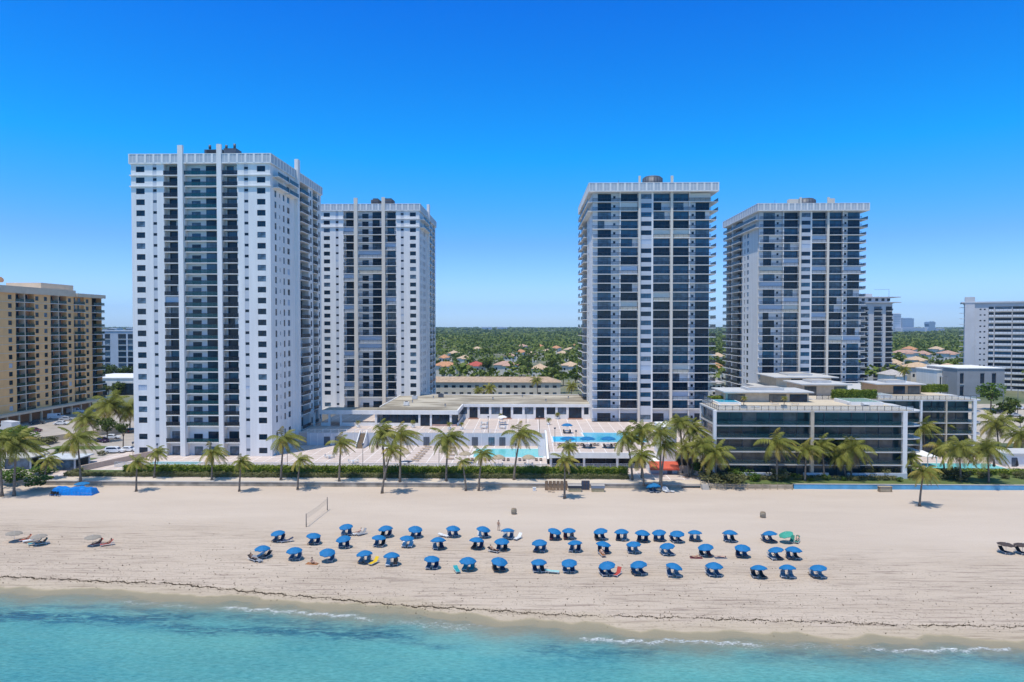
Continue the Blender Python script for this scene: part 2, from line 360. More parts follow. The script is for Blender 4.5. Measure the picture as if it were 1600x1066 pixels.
mb = MB(); mb.box(-64.5, -22, 192.35, 240, .6, 4.5, DECK); mb.box(-22, 5.2, 192.35, 240, .6, 4.5, DECK); mb.box(5.2, 41, 162.0, 166.5, 3.5, 4.5, DECK); mb.box(5.2, 41, 166.5, 240, .6, 4.5, DECK); mb.box(41, 78, 178, 240, .6, 4.5, DECK)
mb.box(-115, 78, 240, 300, .6, 4.46, CONC); struct(mb.build('upper_deck'))
# ---- lawn on the right, car park and service road on the left, street on the right
m, t, b, pos = newmat('lawn_grass')
c = mixc(t, .5, ramp(t, noise(t, pos, .25, 4), [(.35, (.075, .12, .022)), (.65, (.16, .19, .045))]), ramp(t, noise(t, pos, 5, 5, .7), [(.3, (.03, .06, .012)), (.7, (.14, .18, .05))]))
t.links.new(c, b.inputs['Base Color']); b.inputs['Roughness'].default_value = .9
mb = MB(); mb.box(41, 200, 147.2, 153, .5, 1.0, m); mb.box(84.8, 200, 153, 178, .5, 1.0, m); struct(mb.build('lawn')); LAWN = m
ASPH = mat('car_park_paving', (.43, .38, .33), .9, .15, .2, .1, 5)
mb = MB(); mb.face([(-200, 160, .93), (-108, 160, .93), (-108, 285, .93), (-200, 285, .93)], ASPH); struct(mb.build('parking_lot'))
PATHM = mat('sandy_path', (.52, .45, .36), .9, .2, .3, .1, 4)
mb = MB(); mb.face([(-200, 150.5, .935), (-108, 150.5, .935), (-108, 160, .935), (-200, 160, .935)], PATHM); struct(mb.build('path'))
mb = MB(); mb.face([(118, 200, .94), (300, 200, .94), (300, 300, .94), (118, 300, .94)], PATHM); struct(mb.build('street'))
for x0, x1, y0, y1 in ((-123, -109, 165, 172), (-131, -116, 184, 189), (-140, -122, 161, 166)):
    mb = MB(); mb.box(x0, x1, y0, y1, .9, 1.02, LAWN); struct(mb.build('lawn_strip'))
# ================================================================== towers
FLZ = [(1.0, 4.5), (4.5, 8.73)] + [(72.9 - 2.79 * k, 75.69 - 2.79 * k) for k in range(23, -1, -1)]
NF = len(FLZ); TOP = 75.69
_cache = {}
def cached(key, fn):
    if key not in _cache: _cache[key] = fn()
    return _cache[key]
def win_mesh(wd, ht, n, g):
    def mk():
        mb = MB(); fr = .07
        mb.box(0, wd, .14, .20, 0, ht, BRONZE)
        for i in range(n):
            a = wd * i / n + fr * .6; c = wd * (i + 1) / n - fr * .6
            mb.box(a, c, .10, .139, fr, ht * .48, g); mb.box(a, c, .10, .139, ht * .48 + fr, ht - fr, g)
        return mb.mesh('window')
    return cached(('w', round(wd, 2), round(ht, 2), n, g.name), mk)
def door_mesh(wd, ht, g):
    def mk():
        mb = MB(); n = max(2, round(wd / 1.15)); fr = .06
        mb.box(0, wd, .05, .09, 0, ht, BRONZE)
        for i in range(n): mb.box(wd * i / n + fr / 2, wd * (i + 1) / n - fr / 2, .0, .049, .08, ht - .08, g)
        return mb.mesh('glass_door')
    return cached(('d', round(wd, 2), round(ht, 2), g.name), mk)
def rail_mesh(wd, g, post=1.6):
    def mk():
        mb = MB(); n = max(2, round(wd / post))
        mb.box(0, wd, -.03, .03, 1.0, 1.07, BRONZE)
        for i in range(n + 1):
            x = min(max(wd * i / n, .03), wd - .03); mb.box(x - .025, x + .025, -.02, .02, .0, 1.0, BRONZE)
        for i in range(n): mb.box(wd * i / n + .03, wd * (i + 1) / n - .03, -.008, .008, .08, .99, g)
        return mb.mesh('railing')
    return cached(('r', round(wd, 2), g.name), mk)
def slab_mesh(wd, dep, out=.12, th=.18, m=None):
    def mk():
        mb = MB(); mb.box(0, wd, -out, dep, -th, 0, m or W_WHITE); return mb.mesh('balcony')
    return cached(('s', round(wd, 2), dep, out, (m or W_WHITE).name), mk)
def shut_mesh(wd, ht, m):
    def mk():
        mb = MB(); n = max(3, round(wd / .22))
        for i in range(n): mb.box(wd * i / n, wd * (i + 1) / n, .09 + .05 * (i % 2), .16 + .02 * (i % 2), 0, ht, m)
        return mb.mesh('shutter')
    return cached(('sh', round(wd, 2), round(ht, 2), m.name), mk)
class Budget:                                       # at most 100 of one kind of part apart, the rest in one mesh
    def __init__(s, root): s.root = root; s.n = {}; s.rest = {}
    def put(s, name, me, loc, rz, key=None, limit=100):
        k = key or name
        s.n[k] = s.n.get(k, 0) + 1
        if s.n[k] <= limit: return ob(name, me, s.root, loc, rz)
        s.rest.setdefault(name, []).append((me, Matrix.Translation(loc) @ Matrix.Rotation(rz, 4, 'Z'))); return None
    def more(s, name, me, loc, rz): s.rest.setdefault(name, []).append((me, Matrix.Translation(loc) @ Matrix.Rotation(rz, 4, 'Z')))
    def flush(s):
        for name, L in s.rest.items():
            mb = MB()
            for me, M in L:
                o = len(mb.v); mb.v += [tuple(M @ v.co) for v in me.vertices]
                mp = [mb.mi(m) for m in me.materials]
                for p in me.polygons: mb.f.append(tuple(o + i for i in p.vertices)); mb.m.append(mp[p.material_index]); mb.sm.append(False)
            o = mb.build(name, s.root); o['kind'] = 'stuff'
def gl(r, dark=.72, mid=.2):
    x = r.random(); return GLASS if x < dark else (GLASS2 if x < dark + mid else GLASS3)
class Face:
    """one facade in its own frame: x along it, y into the building, z up"""
    def __init__(s, root, bud, loc, rz, width, wall, rnd, floors=FLZ, z0=0.0, z1=TOP):
        s.root, s.bud, s.loc, s.rz, s.w, s.wall, s.r, s.fl, s.z0, s.z1 = root, bud, loc, rz, width, wall, rnd, floors, z0, z1
        s.mb = MB(); s.ws = .04
    def at(s, x, y, z):
        c, n = math.cos(s.rz), math.sin(s.rz); return (s.loc[0] + c * x - n * y, s.loc[1] + n * x + c * y, s.loc[2] + z)
    def put(s, name, me, x, y, z, key=None, limit=100): return s.bud.put(name, me, s.at(x, y, z), s.rz, key, limit)
    def solid(s, u0, u1, y0=0.0, y1=.35, m=None): s.mb.box(u0, u1, y0, y1, s.z0, s.z1, m or s.wall)
    def windows(s, u0, u1, w0, w1, sill, ht, name='window', n=2, span=None, skip=(), limit=100, key=None, rows=None, stripe=None, dark=.72):
        """wall strip u0..u1 with one window per floor"""
        s.solid(u0, w0); s.solid(w1, u1); zp = s.z0
        for k, (za, zb) in enumerate(s.fl):
            if k in skip or (rows and k not in rows): continue
            s.mb.box(w0, w1, .05 if stripe else 0, .35, zp, za + sill, stripe or s.wall)
            x = s.r.random(); h = ht; a, c = w0, w1
            if stripe and x < s.ws: s.put('shutter', shut_mesh(w1 - w0, h, SHUT), w0, 0, za + sill)
            elif not stripe and x > 1 - s.ws and w1 - w0 > 1.5: s.put('shutter', shut_mesh(w1 - w0, h, SHUT), w0, 0, za + sill)
            else: s.put(name, win_mesh(w1 - w0, h, n, gl(s.r, dark)), w0, 0, za + sill, key, limit)
            zp = za + sill + ht
        s.mb.box(w0, w1, .05 if stripe else 0, .35, zp, s.z1, stripe or s.wall)
    def loggia_walls(s, u0, u1, dep, back=None, side=True):
        s.mb.box(u0, u1, dep, dep + .3, s.z0, s.z1, back or W_BACK)
        if side: s.mb.box(u0, u0 + .15, .02, dep, s.z0, s.z1, s.wall); s.mb.box(u1 - .15, u1, .02, dep, s.z0, s.z1, s.wall)
    def balconies(s, u0, u1, dep, doors, wins=(), rail=RAILG, p_shut=.0, out=.12, skip=(), key=None, limit=100, name='balcony', ht=2.6, shut_over=None, rows=None, dark=.72):
        wd = u1 - u0
        for k, (za, zb) in enumerate(s.fl):
            if k in skip or (rows and k not in rows): continue
            h = min(zb - za - .22, ht)
            me = slab_mesh(wd, dep, out)
            o = s.put(name, me, u0, 0, za, key, limit)
            items = [('railing', rail_mesh(wd - .1, rail), .05, -out + .1, 0)]
            shut = [sp for sp in (shut_over or [(0, wd)]) if s.r.random() < p_shut]
            for a, c in doors:
                if any(x0 <= a and c <= x1 for x0, x1 in shut): continue
                c2 = c
                if s.r.random() < .12: c2 = a + (c - a) * s.r.choice((.5, .7))
                items.append(('glass_door', door_mesh(c2 - a, h, gl(s.r, dark)), a, dep - .1, 0))
            for a, c, sl, wh in wins:
                if any(x0 <= a and c <= x1 for x0, x1 in shut): continue
                items.append(('window', win_mesh(c - a, wh, 1 if c - a < 1.2 else 2, gl(s.r)), a, dep - .21, sl))
            for a, c in shut:
                items.append(('shutter', shut_mesh(c - a - .1, zb - za - .3, s.r.choice((SHUT, SHUT, SHUT2))), a + .05, .18, .02))
            for nm, me2, x, y, z in items:
                if o: ob(nm, me2, o, (x, y, z))
                else: s.bud.more(name, me2, s.at(u0 + x, y, za + z), s.rz)
    def done(s, name='wall'): return s.mb.build(name, s.root, s.loc, s.rz)
def parapet(root, x0, x1, y0, y1, z0, z1, step=2.2, out=0.0):
    mb = MB(); x0 -= out; x1 += out; y0 -= out; y1 += out
    th = .25
    for a, b_, c, d_ in ((x0, x1, y0, y0 + th), (x0, x1, y1 - th, y1), (x0, x0 + th, y0 + th, y1 - th), (x1 - th, x1, y0 + th, y1 - th)): mb.box(a, b_, c, d_, z0 + .25, z1 - .15, W_SCREEN)
    mb.box(x0 - .06, x1 + .06, y0 - .06, y1 + .06, z0, z0 + .25, W_WHITE)
    for a, b_, c, d_ in ((x0 - .08, x1 + .08, y0 - .08, y0 + .4), (x0 - .08, x1 + .08, y1 - .4, y1 + .08), (x0 - .08, x0 + .4, y0 + .4, y1 - .4), (x1 - .4, x1 + .08, y0 + .4, y1 - .4)): mb.box(a, b_, c, d_, z1 - .15, z1, W_WHITE)
    nx = round((x1 - x0) / step); ny = round((y1 - y0) / step)
    for i in range(nx + 1):
        x = x0 + (x1 - x0) * i / nx; w2 = .26
        mb.box(max(x - w2, x0 - .05), min(x + w2, x1 + .05), y0 - .10, y0 + .02, z0 + .25, z1 - .15, W_WHITE)
        if i < nx:
            xm = x + (x1 - x0) / nx / 2; mb.box(xm - .05, xm + .05, y0 - .04, y0 + .02, z0 + .25, z1 - .15, W_WHITE)
    for i in range(1, ny + 1):
        y = y0 + (y1 - y0) * i / ny
        mb.box(x1 - .02, x1 + .10, y - .26, min(y + .26, y1 + .05), z0 + .25, z1 - .15, W_WHITE); mb.box(x0 - .10, x0 + .02, y - .26, min(y + .26, y1 + .05), z0 + .25, z1 - .15, W_WHITE)
    return mb.build('parapet', root)
def fin(root, x0, x1, y0, y1, z0, z1, m=None, x0t=None):
    mb = MB(); mb.box(x0, x1, y0, y1, z0, z1, m or W_WHITE); return mb.build('fin', root)
def cooling(root, x, y, z, r, h, name='cooling_tower'):
    mb = MB(); mb.tube([(x, y, z), (x, y, z + .6)], [r * .96, r * .96], MECH, 20); mb.tube([(x, y, z + .6), (x, y, z + h - .5)], [r, r], MECH, 20)
    mb.tube([(x, y, z + h - .5), (x, y, z + h)], [r * .97, r * .8], MECH, 20)
    for i in range(20):
        a = i * math.pi / 10; mb.box(x + r * math.cos(a) - .05, x + r * math.cos(a) + .05, y + r * math.sin(a) - .05, y + r * math.sin(a) + .05, z + .7, z + h - .6, BRONZE)
    return mb.build(name, root)
BRNM = mat('brown_metal_housing', (.16, .135, .13), .6, .2, 1.5)
def cooling_box(root, x0, x1):
    mb = MB(); c = .5; mb.prism([(x0 + c, 6), (x1 - c, 6), (x1, 6 + c), (x1, 10 - c), (x1 - c, 10), (x0 + c, 10), (x0, 10 - c), (x0, 6 + c)], 76.5, 80.8, BRNM)
    mb.prism([(x0 + .7, 6.6), (x1 - .7, 6.6), (x1 - .7, 9.4), (x0 + .7, 9.4)], 80.8, 81.4, MECH)
    for i in range(5): mb.box(x0 + .6, x1 - .6, 5.93, 5.99, 77.2 + i * .7, 77.5 + i * .7, MECH)
    return mb.build('cooling_unit', root)
W1 = 35.8; D1 = 43.0
def tower_white(loc, seed, p_shut, label, kind):
    rnd = random.Random(seed)
    root = thing('apartment_tower', label, 'tower', loc, 0, 'white high-rise apartment towers')
    bud = Budget(root)
    mb = MB(); mb.box(2.6, W1 - 2.6, 2.6, D1 - .4, 0, TOP, W_GREY); mb.box(.1, W1 - .1, D1 - .39, D1, 0, TOP, W_WHITE); mb.build('core', root)
    # front
    f = Face(root, bud, (0, 0, 0), 0, W1, W_WHITE, rnd); f.ws = .012 + .07 * kind
    f.windows(0, 4.6, 1.26, 3.48, .75, 1.45, dark=.8)
    f.windows(4.6, 8.3, 5.6, 6.6, 1.3, .7, 'small_window', 1, stripe=W_GREY, dark=.85)
    f.loggia_walls(8.3, 12.35, 1.9)
    f.solid(12.35, 13.65, 0, 2.3); f.loggia_walls(13.65, 22.45, 1.5); f.solid(22.45, 23.3, 0, 2.3)
    f.loggia_walls(23.3, 27.45, 1.9)
    f.windows(27.45, 31.2, 29.1, 30.15, 1.3, .7, 'small_window', 1, stripe=W_GREY, dark=.85)
    f.windows(31.2, W1, 32.4, 34.55, .75, 1.45, dark=.8)
    f.balconies(8.3, 12.35, 1.9, [(.65, 4.0)], rail=RAILD if kind == 0 else RAILC, p_shut=p_shut * .7, skip=(0,))
    f.balconies(13.65, 22.45, 1.5, [(5.0, 8.6)], [(1.25, 3.5, .0, 2.0)], rail=RAILG if kind == 0 else RAILC, p_shut=p_shut, skip=(0,), shut_over=[(.1, 8.7)])
    f.balconies(23.3, 27.45, 1.9, [(.65, 4.1)], rail=RAILD if kind == 0 else RAILC, p_shut=p_shut * .7, skip=(0,))
    for u, wd in ((9.0, 3.1), (15.0, 2.2), (18.8, 3.4), (24.1, 3.1)): f.put('glass_door', door_mesh(wd, 2.2, GLASS2), u, 1.8 if u < 10 or u > 23 else 1.4, 1.0)
    f.done()
    fin(root, 12.3, 13.6, -.62, 0, 0, 80.3, W_WARM if kind else None); fin(root, 22.3, 23.5, -.6, 0, 0, 80.5, W_WARM if kind else None)
    # belts of the two top floors
    mb = MB()
    for z in (FLZ[-1][0], FLZ[-2][0]):
        for a, c in ((-.3, 8.3), (27.45, W1 + .3)): mb.box(a, c, -.35, 0, z - .22, z + .02, W_WHITE)
    mb.build('belt_course', root)
    # right side, running back from the corner
    g = Face(root, bud, (W1, 0, 0), R(90), D1, W_WHITE, rnd)
    g.solid(0, .36, .36, .37)
    up = range(NF - 2)
    g.windows(.36, 5.2, 3.0, 4.3, .5, 1.7, 'narrow_window', 1, skip=(0, NF - 1, NF - 2), limit=96)
    g.windows(5.2, 8.2, 6.4, 6.95, .9, 1.0, 'narrow_window', 1, skip=(0, NF - 1, NF - 2), limit=96)
    g.windows(8.2, 11.4, 9.1, 10.3, .5, 1.7, 'narrow_window', 1, skip=(0, NF - 1, NF - 2), limit=96)
    g.windows(11.4, 18.3, 12.3, 14.2, .6, 1.6, 'narrow_window', 2, skip=(0,), limit=96)
    g.solid(18.3, 20.0, -.9, .35)
    g.windows(20.0, 22.8, 20.8, 22.2, .3, 1.9, 'narrow_window', 1, skip=(0,), limit=96)
    g.loggia_walls(22.8, 30.6, 2.0)
    g.windows(30.6, 34.6, 32.2, 33.6, .4, 1.8, 'narrow_window', 1, skip=(0,), limit=96)
    g.loggia_walls(34.6, 39.2, 2.0)
    g.windows(39.2, D1, 40.4, 41.6, .4, 1.8, 'narrow_window', 1, skip=(0,), limit=96)
    g.balconies(22.8, 30.6, 2.0, [(.3, 7.4)], rail=RAILD, out=.5, skip=(0,))
    g.balconies(34.6, 39.2, 2.0, [(.3, 4.3)], rail=RAILD, out=.3, skip=(0,))
    g.balconies(1.8, 9.6, .36, [(1.2, 3.0), (5, 7.2)], rail=RAILD, out=1.5, rows=(NF - 1, NF - 2)); g.balconies(10.6, 17.8, .36, [(1.2, 3.0)], rail=RAILD, out=1.5, rows=(NF - 1, NF - 2))
    g.done()
    fin(root, W1, W1 + 1.0, 18.4, 20.2, TOP, 81.2)
    # left side
    h = Face(root, bud, (0, D1, 0), R(-90), D1, W_WHITE, rnd)
    for a in range(0, 4): h.windows(a * 9, a * 9 + 9, a * 9 + 3.5, a * 9 + 5.2, .6, 1.6, 'narrow_window', 1, skip=(0,), limit=96)
    h.solid(36, D1 - .36); h.balconies(34, 41.5, .36, [(1, 3)], rail=RAILD, out=1.0, rows=(NF - 1, NF - 2)); h.done()
    bud.flush()
    parapet(root, 0, W1, 0, D1, TOP, 78.2, out=.35)
    mb = MB(); mb.box(.1, W1 - .1, .1, D1 - .1, 76.1, 76.5, ROOFG); mb.box(14.5, 21.5, 14, 24, 76.5, 79.4, W_WHITE); mb.build('roof', root)
    mb = MB()
    if kind == 0:
        mb.box(16.4, 21.2, 5.5, 9, 76.5, 80.7, MECH); mb.box(21.5, 24.8, 5.5, 9, 76.5, 81.0, MECH)
        for i in range(4): mb.tube([(17.2 + i * 2.2, 7, 81.2), (17.2 + i * 2.2, 7, 82.2 + .3 * (i % 2))], [.35, .35], MECH, 8)
        mb.box(17.0, 20.6, 5.44, 5.5, 79, 80.6, BRONZE)
        mb.build('rooftop_machinery', root)
    else:
        [cooling_box(root, a, c) for a, c in ((16.9, 20.2), (21.4, 25.2))]
        mb.box(20.25, 21.35, 7, 9, 76.5, 80.4, MECH); mb.build('rooftop_machinery', root)
    return root
tower_white((GX(207.5, 175), 175, 0), 3, .015, 'tall plain white apartment tower nearest the beach, with teal glass balconies', 0)
tower_white((-74.8, 248, 0), 9, .16, 'white apartment tower with two brown cooling units on its roof, behind the left one', 1)

W2 = 36.5; D2 = 42.0
def tower_banded(loc, seed, label, kind):
    rnd = random.Random(seed)
    root = thing('apartment_tower', label, 'tower', loc, 0, 'white high-rise apartment towers')
    bud = Budget(root)
    mb = MB(); mb.box(2.4, W2 - 2.4, 2.4, D2 - .4, 0, TOP, W_GREY); mb.box(.1, W2 - .1, D2 - .39, D2, 0, TOP, W_WHITE); mb.build('core', root)
    f = Face(root, bud, (0, 0, 0), 0, W2, W_WHITE, rnd)
    f.loggia_walls(.16, 14.1, 1.3, side=False); f.solid(8.4, 8.7, 0, 1.7)
    f.solid(14.1, 14.75, 0, 2); f.solid(18.35, 18.75, 0, 2)
    # stripe of triple windows
    f.windows(14.75, 18.35, 14.95, 18.2, .8, 1.45, 'window', 3, skip=(0, 1) if kind else (0,), stripe=W_GREY, dark=.55)
    f.loggia_walls(18.75, 24, 1.3, side=False); f.solid(24, 24.7, 0, 2)
    f.loggia_walls(24.7, W2 - .16, 1.3, side=False); f.solid(29.8, 30.05, 0, 1.7)
    f.balconies(0, 14.1, 1.3, [(1.7, 5.85), (8.8, 14.0)], [(6.5, 7.2, 1.1, .8)], rail=RAILC, p_shut=.06 + .08 * kind, skip=(0,), shut_over=[(0.1, 8.3), (8.7, 14.0)], dark=.52)
    f.balconies(18.75, 24, 1.3, [(.08, 5.2)], rail=RAILC, p_shut=.06, skip=(0,), dark=.52)
    f.balconies(24.7, W2, 1.3, [(.05, 5.08), (7.3, 11.5)], [(6.1, 6.8, 1.1, .8)], rail=RAILC, p_shut=.07, skip=(0,), shut_over=[(0.1, 5.1), (5.4, 11.7)], dark=.52)
    f.done()
    WF = W_WARM
    fin(root, 14.1, 14.75, -.45, 0, 0, 80.7, WF); fin(root, 24.0, 24.75, -.45, 0, 0, 80.7, WF)
    # left side: u runs from the back to the front corner
    h = Face(root, bud, (0, D2, 0), R(-90), D2, W_WHITE, rnd)
    L = D2
    h.loggia_walls(0, 9.4, 1.7, side=False); h.solid(9.4, 10.4, -.5, .35); h.loggia_walls(10.4, 22, 1.7); h.solid(22, 23.4)
    h.windows(23.4, 26, 24.4, 25.4, .5, 1.7, 'narrow_window', 1, skip=(0, NF - 1, NF - 2), limit=96)
    h.windows(26, 31, 27.6, 29.8, .6, 1.6, 'narrow_window', 2, skip=(0, NF - 1, NF - 2), limit=96)
    h.solid(31, L - 2.0)
    h.balconies(0.2, 9.4, 1.7, [(.6, 4.2), (5.2, 8.8)], rail=RAILD, out=1.5, skip=(0,))
    h.balconies(10.4, 22, 1.7, [(.4, 4.5), (6, 11)], rail=RAILD, out=1.2, skip=(0, NF - 1, NF - 2))
    h.balconies(10.4, L - .2, .4, [(2, 8), (12, 16), (20, 26)], rail=RAILD, out=1.5, rows=(NF - 1, NF - 2))
    h.done()
    # right side
    g = Face(root, bud, (W2, 0, 0), R(90), D2, W_WHITE, rnd)
    g.solid(2.0, 14); g.windows(14, 20, 16, 18, .6, 1.6, 'narrow_window', 2, skip=(0,), limit=0); g.solid(20, 21, -.5, .35); g.loggia_walls(21, 33, 1.7); g.solid(33, L)
    g.balconies(0.2, 6.4, .4, [], rail=RAILD if kind == 0 else SHUTG, out=1.75, skip=(0,), limit=100, rows=range(1, NF - 2)); g.balconies(.2, 20, .4, [(3, 9)], rail=RAILD, out=2.3, rows=(NF - 1, NF - 2))
    g.balconies(21, 33, 1.7, [(2, 9)], rail=RAILD, out=1.2, skip=(0,)); g.done()
    bud.flush()
    parapet(root, -1.3, W2 + 1.9, -1.6, D2 + .8, TOP, 78.4)
    mb = MB(); mb.box(-.9, W2 + 1.5, -1.2, D2 + .4, 76.1, 76.5, ROOFG); mb.box(5, 22, 14, 26, 76.5, 79.8, W_WHITE); mb.build('roof', root)
    cooling(root, 20.2, 10, 76.5, 3.2 if kind == 0 else 3.6, 6.0 if kind == 0 else 5.4)
    if kind == 0: pass
    else:
        mb = MB(); mb.box(13, 16.5, 7, 9, 76.5, 81.4, W_WARM); mb.box(28, 29.8, 7, 9, 76.5, 81.6, W_WARM); mb.build('stair_head', root)
    mb = MB(); mb.tube([(9.5, 12, 76.5), (9.5, 12, 82.0)], [.08, .05], BRONZE, 6); mb.box(9.1, 9.9, 11.9, 12.1, 80.6, 80.75, BRONZE); mb.build('antenna', root)
    return root
SHUTG = mat('pale_railing_panel', (.42, .48, .55), .4, .1, 1, alpha=.85)
tower_banded((GX(925.5, 215.5), 215.5, 0), 21, 'banded apartment tower with dark balcony strips and a single roof drum, above the upper pool', 0)
tower_banded((GX(1186, 252.6), 252.6, 0), 33, 'banded apartment tower with many pale shutters, standing behind the low glass building', 1)
# ================================================================== plants
LEAF = {}
def leafmat(name, a, b_, c, scale=.6, rough=.55):
    m, t, bs, pos = newmat(name)
    tc = t.nodes.new('ShaderNodeTexCoord'); oi = t.nodes.new('ShaderNodeObjectInfo')
    ad = t.nodes.new('ShaderNodeVectorMath'); ad.operation = 'ADD'; t.links.new(tc.outputs['Object'], ad.inputs[0]); t.links.new(oi.outputs['Random'], ad.inputs[1])
    n = noise(t, ad.outputs[0], scale, 5, .7)
    col = ramp(t, n, [(.28, a), (.5, b_), (.74, c)])
    t.links.new(mixc(t, mth(t, 'MULTIPLY', oi.outputs['Random'], .3), col, c), bs.inputs['Base Color'])
    bs.inputs['Roughness'].default_value = rough; bs.inputs['Specular IOR Level'].default_value = .12
    tr = t.nodes.new('ShaderNodeBsdfTranslucent'); t.links.new(col, tr.inputs['Color'])
    mx = t.nodes.new('ShaderNodeMixShader'); mx.inputs[0].default_value = .22
    t.links.new(bs.outputs[0], mx.inputs[1]); t.links.new(tr.outputs[0], mx.inputs[2]); t.links.new(mx.outputs[0], t.nodes['Material Output'].inputs['Surface'])
    return m
PALM_G = leafmat('palm_leaf', (.060, .084, .013), (.17, .185, .03), (.40, .37, .09), 1.2)
PALM_Y = leafmat('palm_leaf_yellowing', (.16, .15, .03), (.34, .28, .06), (.48, .36, .09), 1.2)
PALM_D = leafmat('palm_leaf_dry', (.16, .11, .05), (.30, .22, .11), (.42, .33, .18), 1.2)
TRUNK = mat('palm_bark', (.27, .22, .17), .9, .35, 3, .3, 6, stretch=(1, 1, 3))
BARK = mat('tree_bark', (.16, .12, .09), .9, .3, 3, .3, 6)
TREE_G = leafmat('tree_leaf', (.026, .050, .010), (.075, .115, .022), (.17, .20, .045), .5)
TREE_B = leafmat('bright_shrub_leaf', (.04, .085, .014), (.09, .16, .024), (.17, .24, .05), .9)
HEDGE_B = leafmat('hedge_leaf', (.055, .090, .010), (.17, .22, .026), (.33, .36, .06), .45)
HEDGE_G = leafmat('sea_grape_leaf', (.045, .056, .020), (.13, .135, .05), (.27, .26, .12), .45)
BIG_FOREST = leafmat('forest_leaf', (.040, .075, .015), (.105, .155, .030), (.23, .26, .065), .012)

def frond(rs, az, el, L, wind, V, M, mi):
    n = 9; d = Vector((math.cos(az) * math.cos(el), math.sin(az) * math.cos(el), math.sin(el)))
    p = Vector((0, 0, 0)); pts = [p.copy()]; ds = [d.copy()]
    for i in range(n):
        d = (d + Vector((wind * .10, wind * .02, -.17 - .05 * i / n)) * (0.9 + .3 * rs.random())).normalized()
        p = p + d * L / n; pts.append(p.copy()); ds.append(d.copy())
    for i in range(n):                              # rachis
        s = d.cross(Vector((0, 0, 1))).normalized() * .03 * L / 4 * (1.4 - i / n)
        V.append([pts[i] - s, pts[i] + s, pts[i + 1] + s, pts[i + 1] - s]); M.append(mi)
    k = 17
    for j in range(1, k + 1):
        u = j / (k + .3) * n; i = min(int(u), n - 1); q = pts[i].lerp(pts[i + 1], u - i); dd = ds[i + 1]
        side = dd.cross(Vector((0, 0, 1)))
        side = side.normalized() if side.length > 1e-3 else Vector((1, 0, 0))
        ln = L * .30 * math.sin(math.pi * (.16 + .78 * j / k)) ** .7
        for sg in (-1, 1):
            ld = (side * sg * .8 + dd * .55 + Vector((wind * .25, 0, -.45 - .25 * rs.random()))).normalized()
            mid = q + ld * ln * .55; ld2 = (ld + Vector((wind * .15, 0, -.5))).normalized(); tip = mid + ld2 * ln * .45
            wv = dd * (.036 * L)
            V.append([q - wv * .4, q + wv * .6, mid + wv * .6, mid - wv * .5]); M.append(mi)
            V.append([mid - wv * .5, mid + wv * .6, tip + wv * .1, tip]); M.append(mi)
def palm_crown(seed, L=1.0, nf=22, wind=1.0, yellow=.25, dry=2):
    rs = random.Random(seed); V, M = [], []
    for i in range(nf):
        az = i * 2.399 + rs.random() * .5; q = i / nf; el = R(74 - 92 * q + rs.uniform(-8, 8))
        mi = 1 if (q > .62 and rs.random() < yellow * 2.2) or rs.random() < yellow * .35 else 0
        frond(rs, az, el, L * (0.82 + .28 * rs.random()) * (.8 if q < .12 else 1), wind * (.6 + .8 * rs.random()), V, M, mi)
    for i in range(dry): frond(rs, rs.random() * 6.28, R(-35), L * .75, wind * .4, V, M, 2)
    V = np.array([[tuple(p) for p in q] for q in V])
    return quads('crown', V, M, [PALM_G, PALM_Y, PALM_D])
CROWNS = [palm_crown(s, 1, n, wd, yl, dr) for s, n, wd, yl, dr in ((1, 24, 1.0, .15, 1), (2, 26, 1.2, .2, 2), (3, 22, .8, .25, 2), (4, 24, 1.3, .15, 1), (5, 28, .5, .22, 3), (6, 18, 1.0, .2, 1), (7, 24, .7, .95, 2), (8, 26, .15, .3, 3))]
def palm(cx, cy, bx, by, rad, label, var=None, z=.9, Y=None, bend=.5, group='coconut palms along the beachfront'):
    """crown centre and trunk foot as seen, frond length in image pixels"""
    X, Yb = G(bx, by, z) if Y is None else (GX(bx, Y), Y)
    zc = GZ(cy, Yb, cx); xc = GX(cx, Yb); pxm = F / Yb
    L = rad / pxm * 1.17
    root = thing('palm_tree', label, 'palm tree', (X, Yb, z), 0, group)
    h = zc - z; dx = xc - X; rs = random.Random(int(cx * 7 + cy)); dy = rs.uniform(-.4, .4)
    P = []; n = 9
    for i in range(n + 1):
        u = i / n; P.append((dx * (u ** (1 + bend)), dy * u * u, h * u - .05 * (i == 0)))
    r0 = .12 + .012 * h; rad_ = [r0 * (1.55 if i == 0 else 1.12 - .55 * i / n) for i in range(n + 1)]
    mb = MB(); mb.tube(P, rad_, TRUNK, 7); mb.build('trunk', root)
    v = var if var is not None else rs.randrange(6)
    c = ob('crown', CROWNS[v], root, (dx, dy, h), rs.uniform(-.5, .5)); c.scale = (L, L, L * rs.uniform(.9, 1.05))
    return root
def leafy_mesh(seed, n_cl, per, size, flat=.8, m=None, spread=1.0):
    g = np.random.default_rng(seed); C = []
    for i in range(n_cl):
        u = g.normal(size=3); u /= np.linalg.norm(u); r = g.uniform(.35, .82) * spread
        c = u * r * np.array([1, 1, flat]); c[2] += .1
        cr = g.uniform(.22, .42)
        q = g.normal(size=(per, 3)); q /= np.linalg.norm(q, axis=1, keepdims=True); q *= (cr * g.uniform(.45, 1.0, (per, 1)) ** .5) * np.array([1, 1, .8])
        C.append(q + c)
    return leaf_quads(np.concatenate(C), size)
def crown_mesh(seed, m, n_cl=22, per=60, size=.075, flat=.75):
    V = leafy_mesh(seed, n_cl, per, size, flat); return quads('crown', V, np.zeros(len(V)), [m])
TCR = [crown_mesh(s, TREE_G, 20 + 3 * (s % 3), 55, .085, .7 + .1 * (s % 2)) for s in range(5)]
SHR = [crown_mesh(20 + s, TREE_B, 16, 70, .075, .62) for s in range(3)]
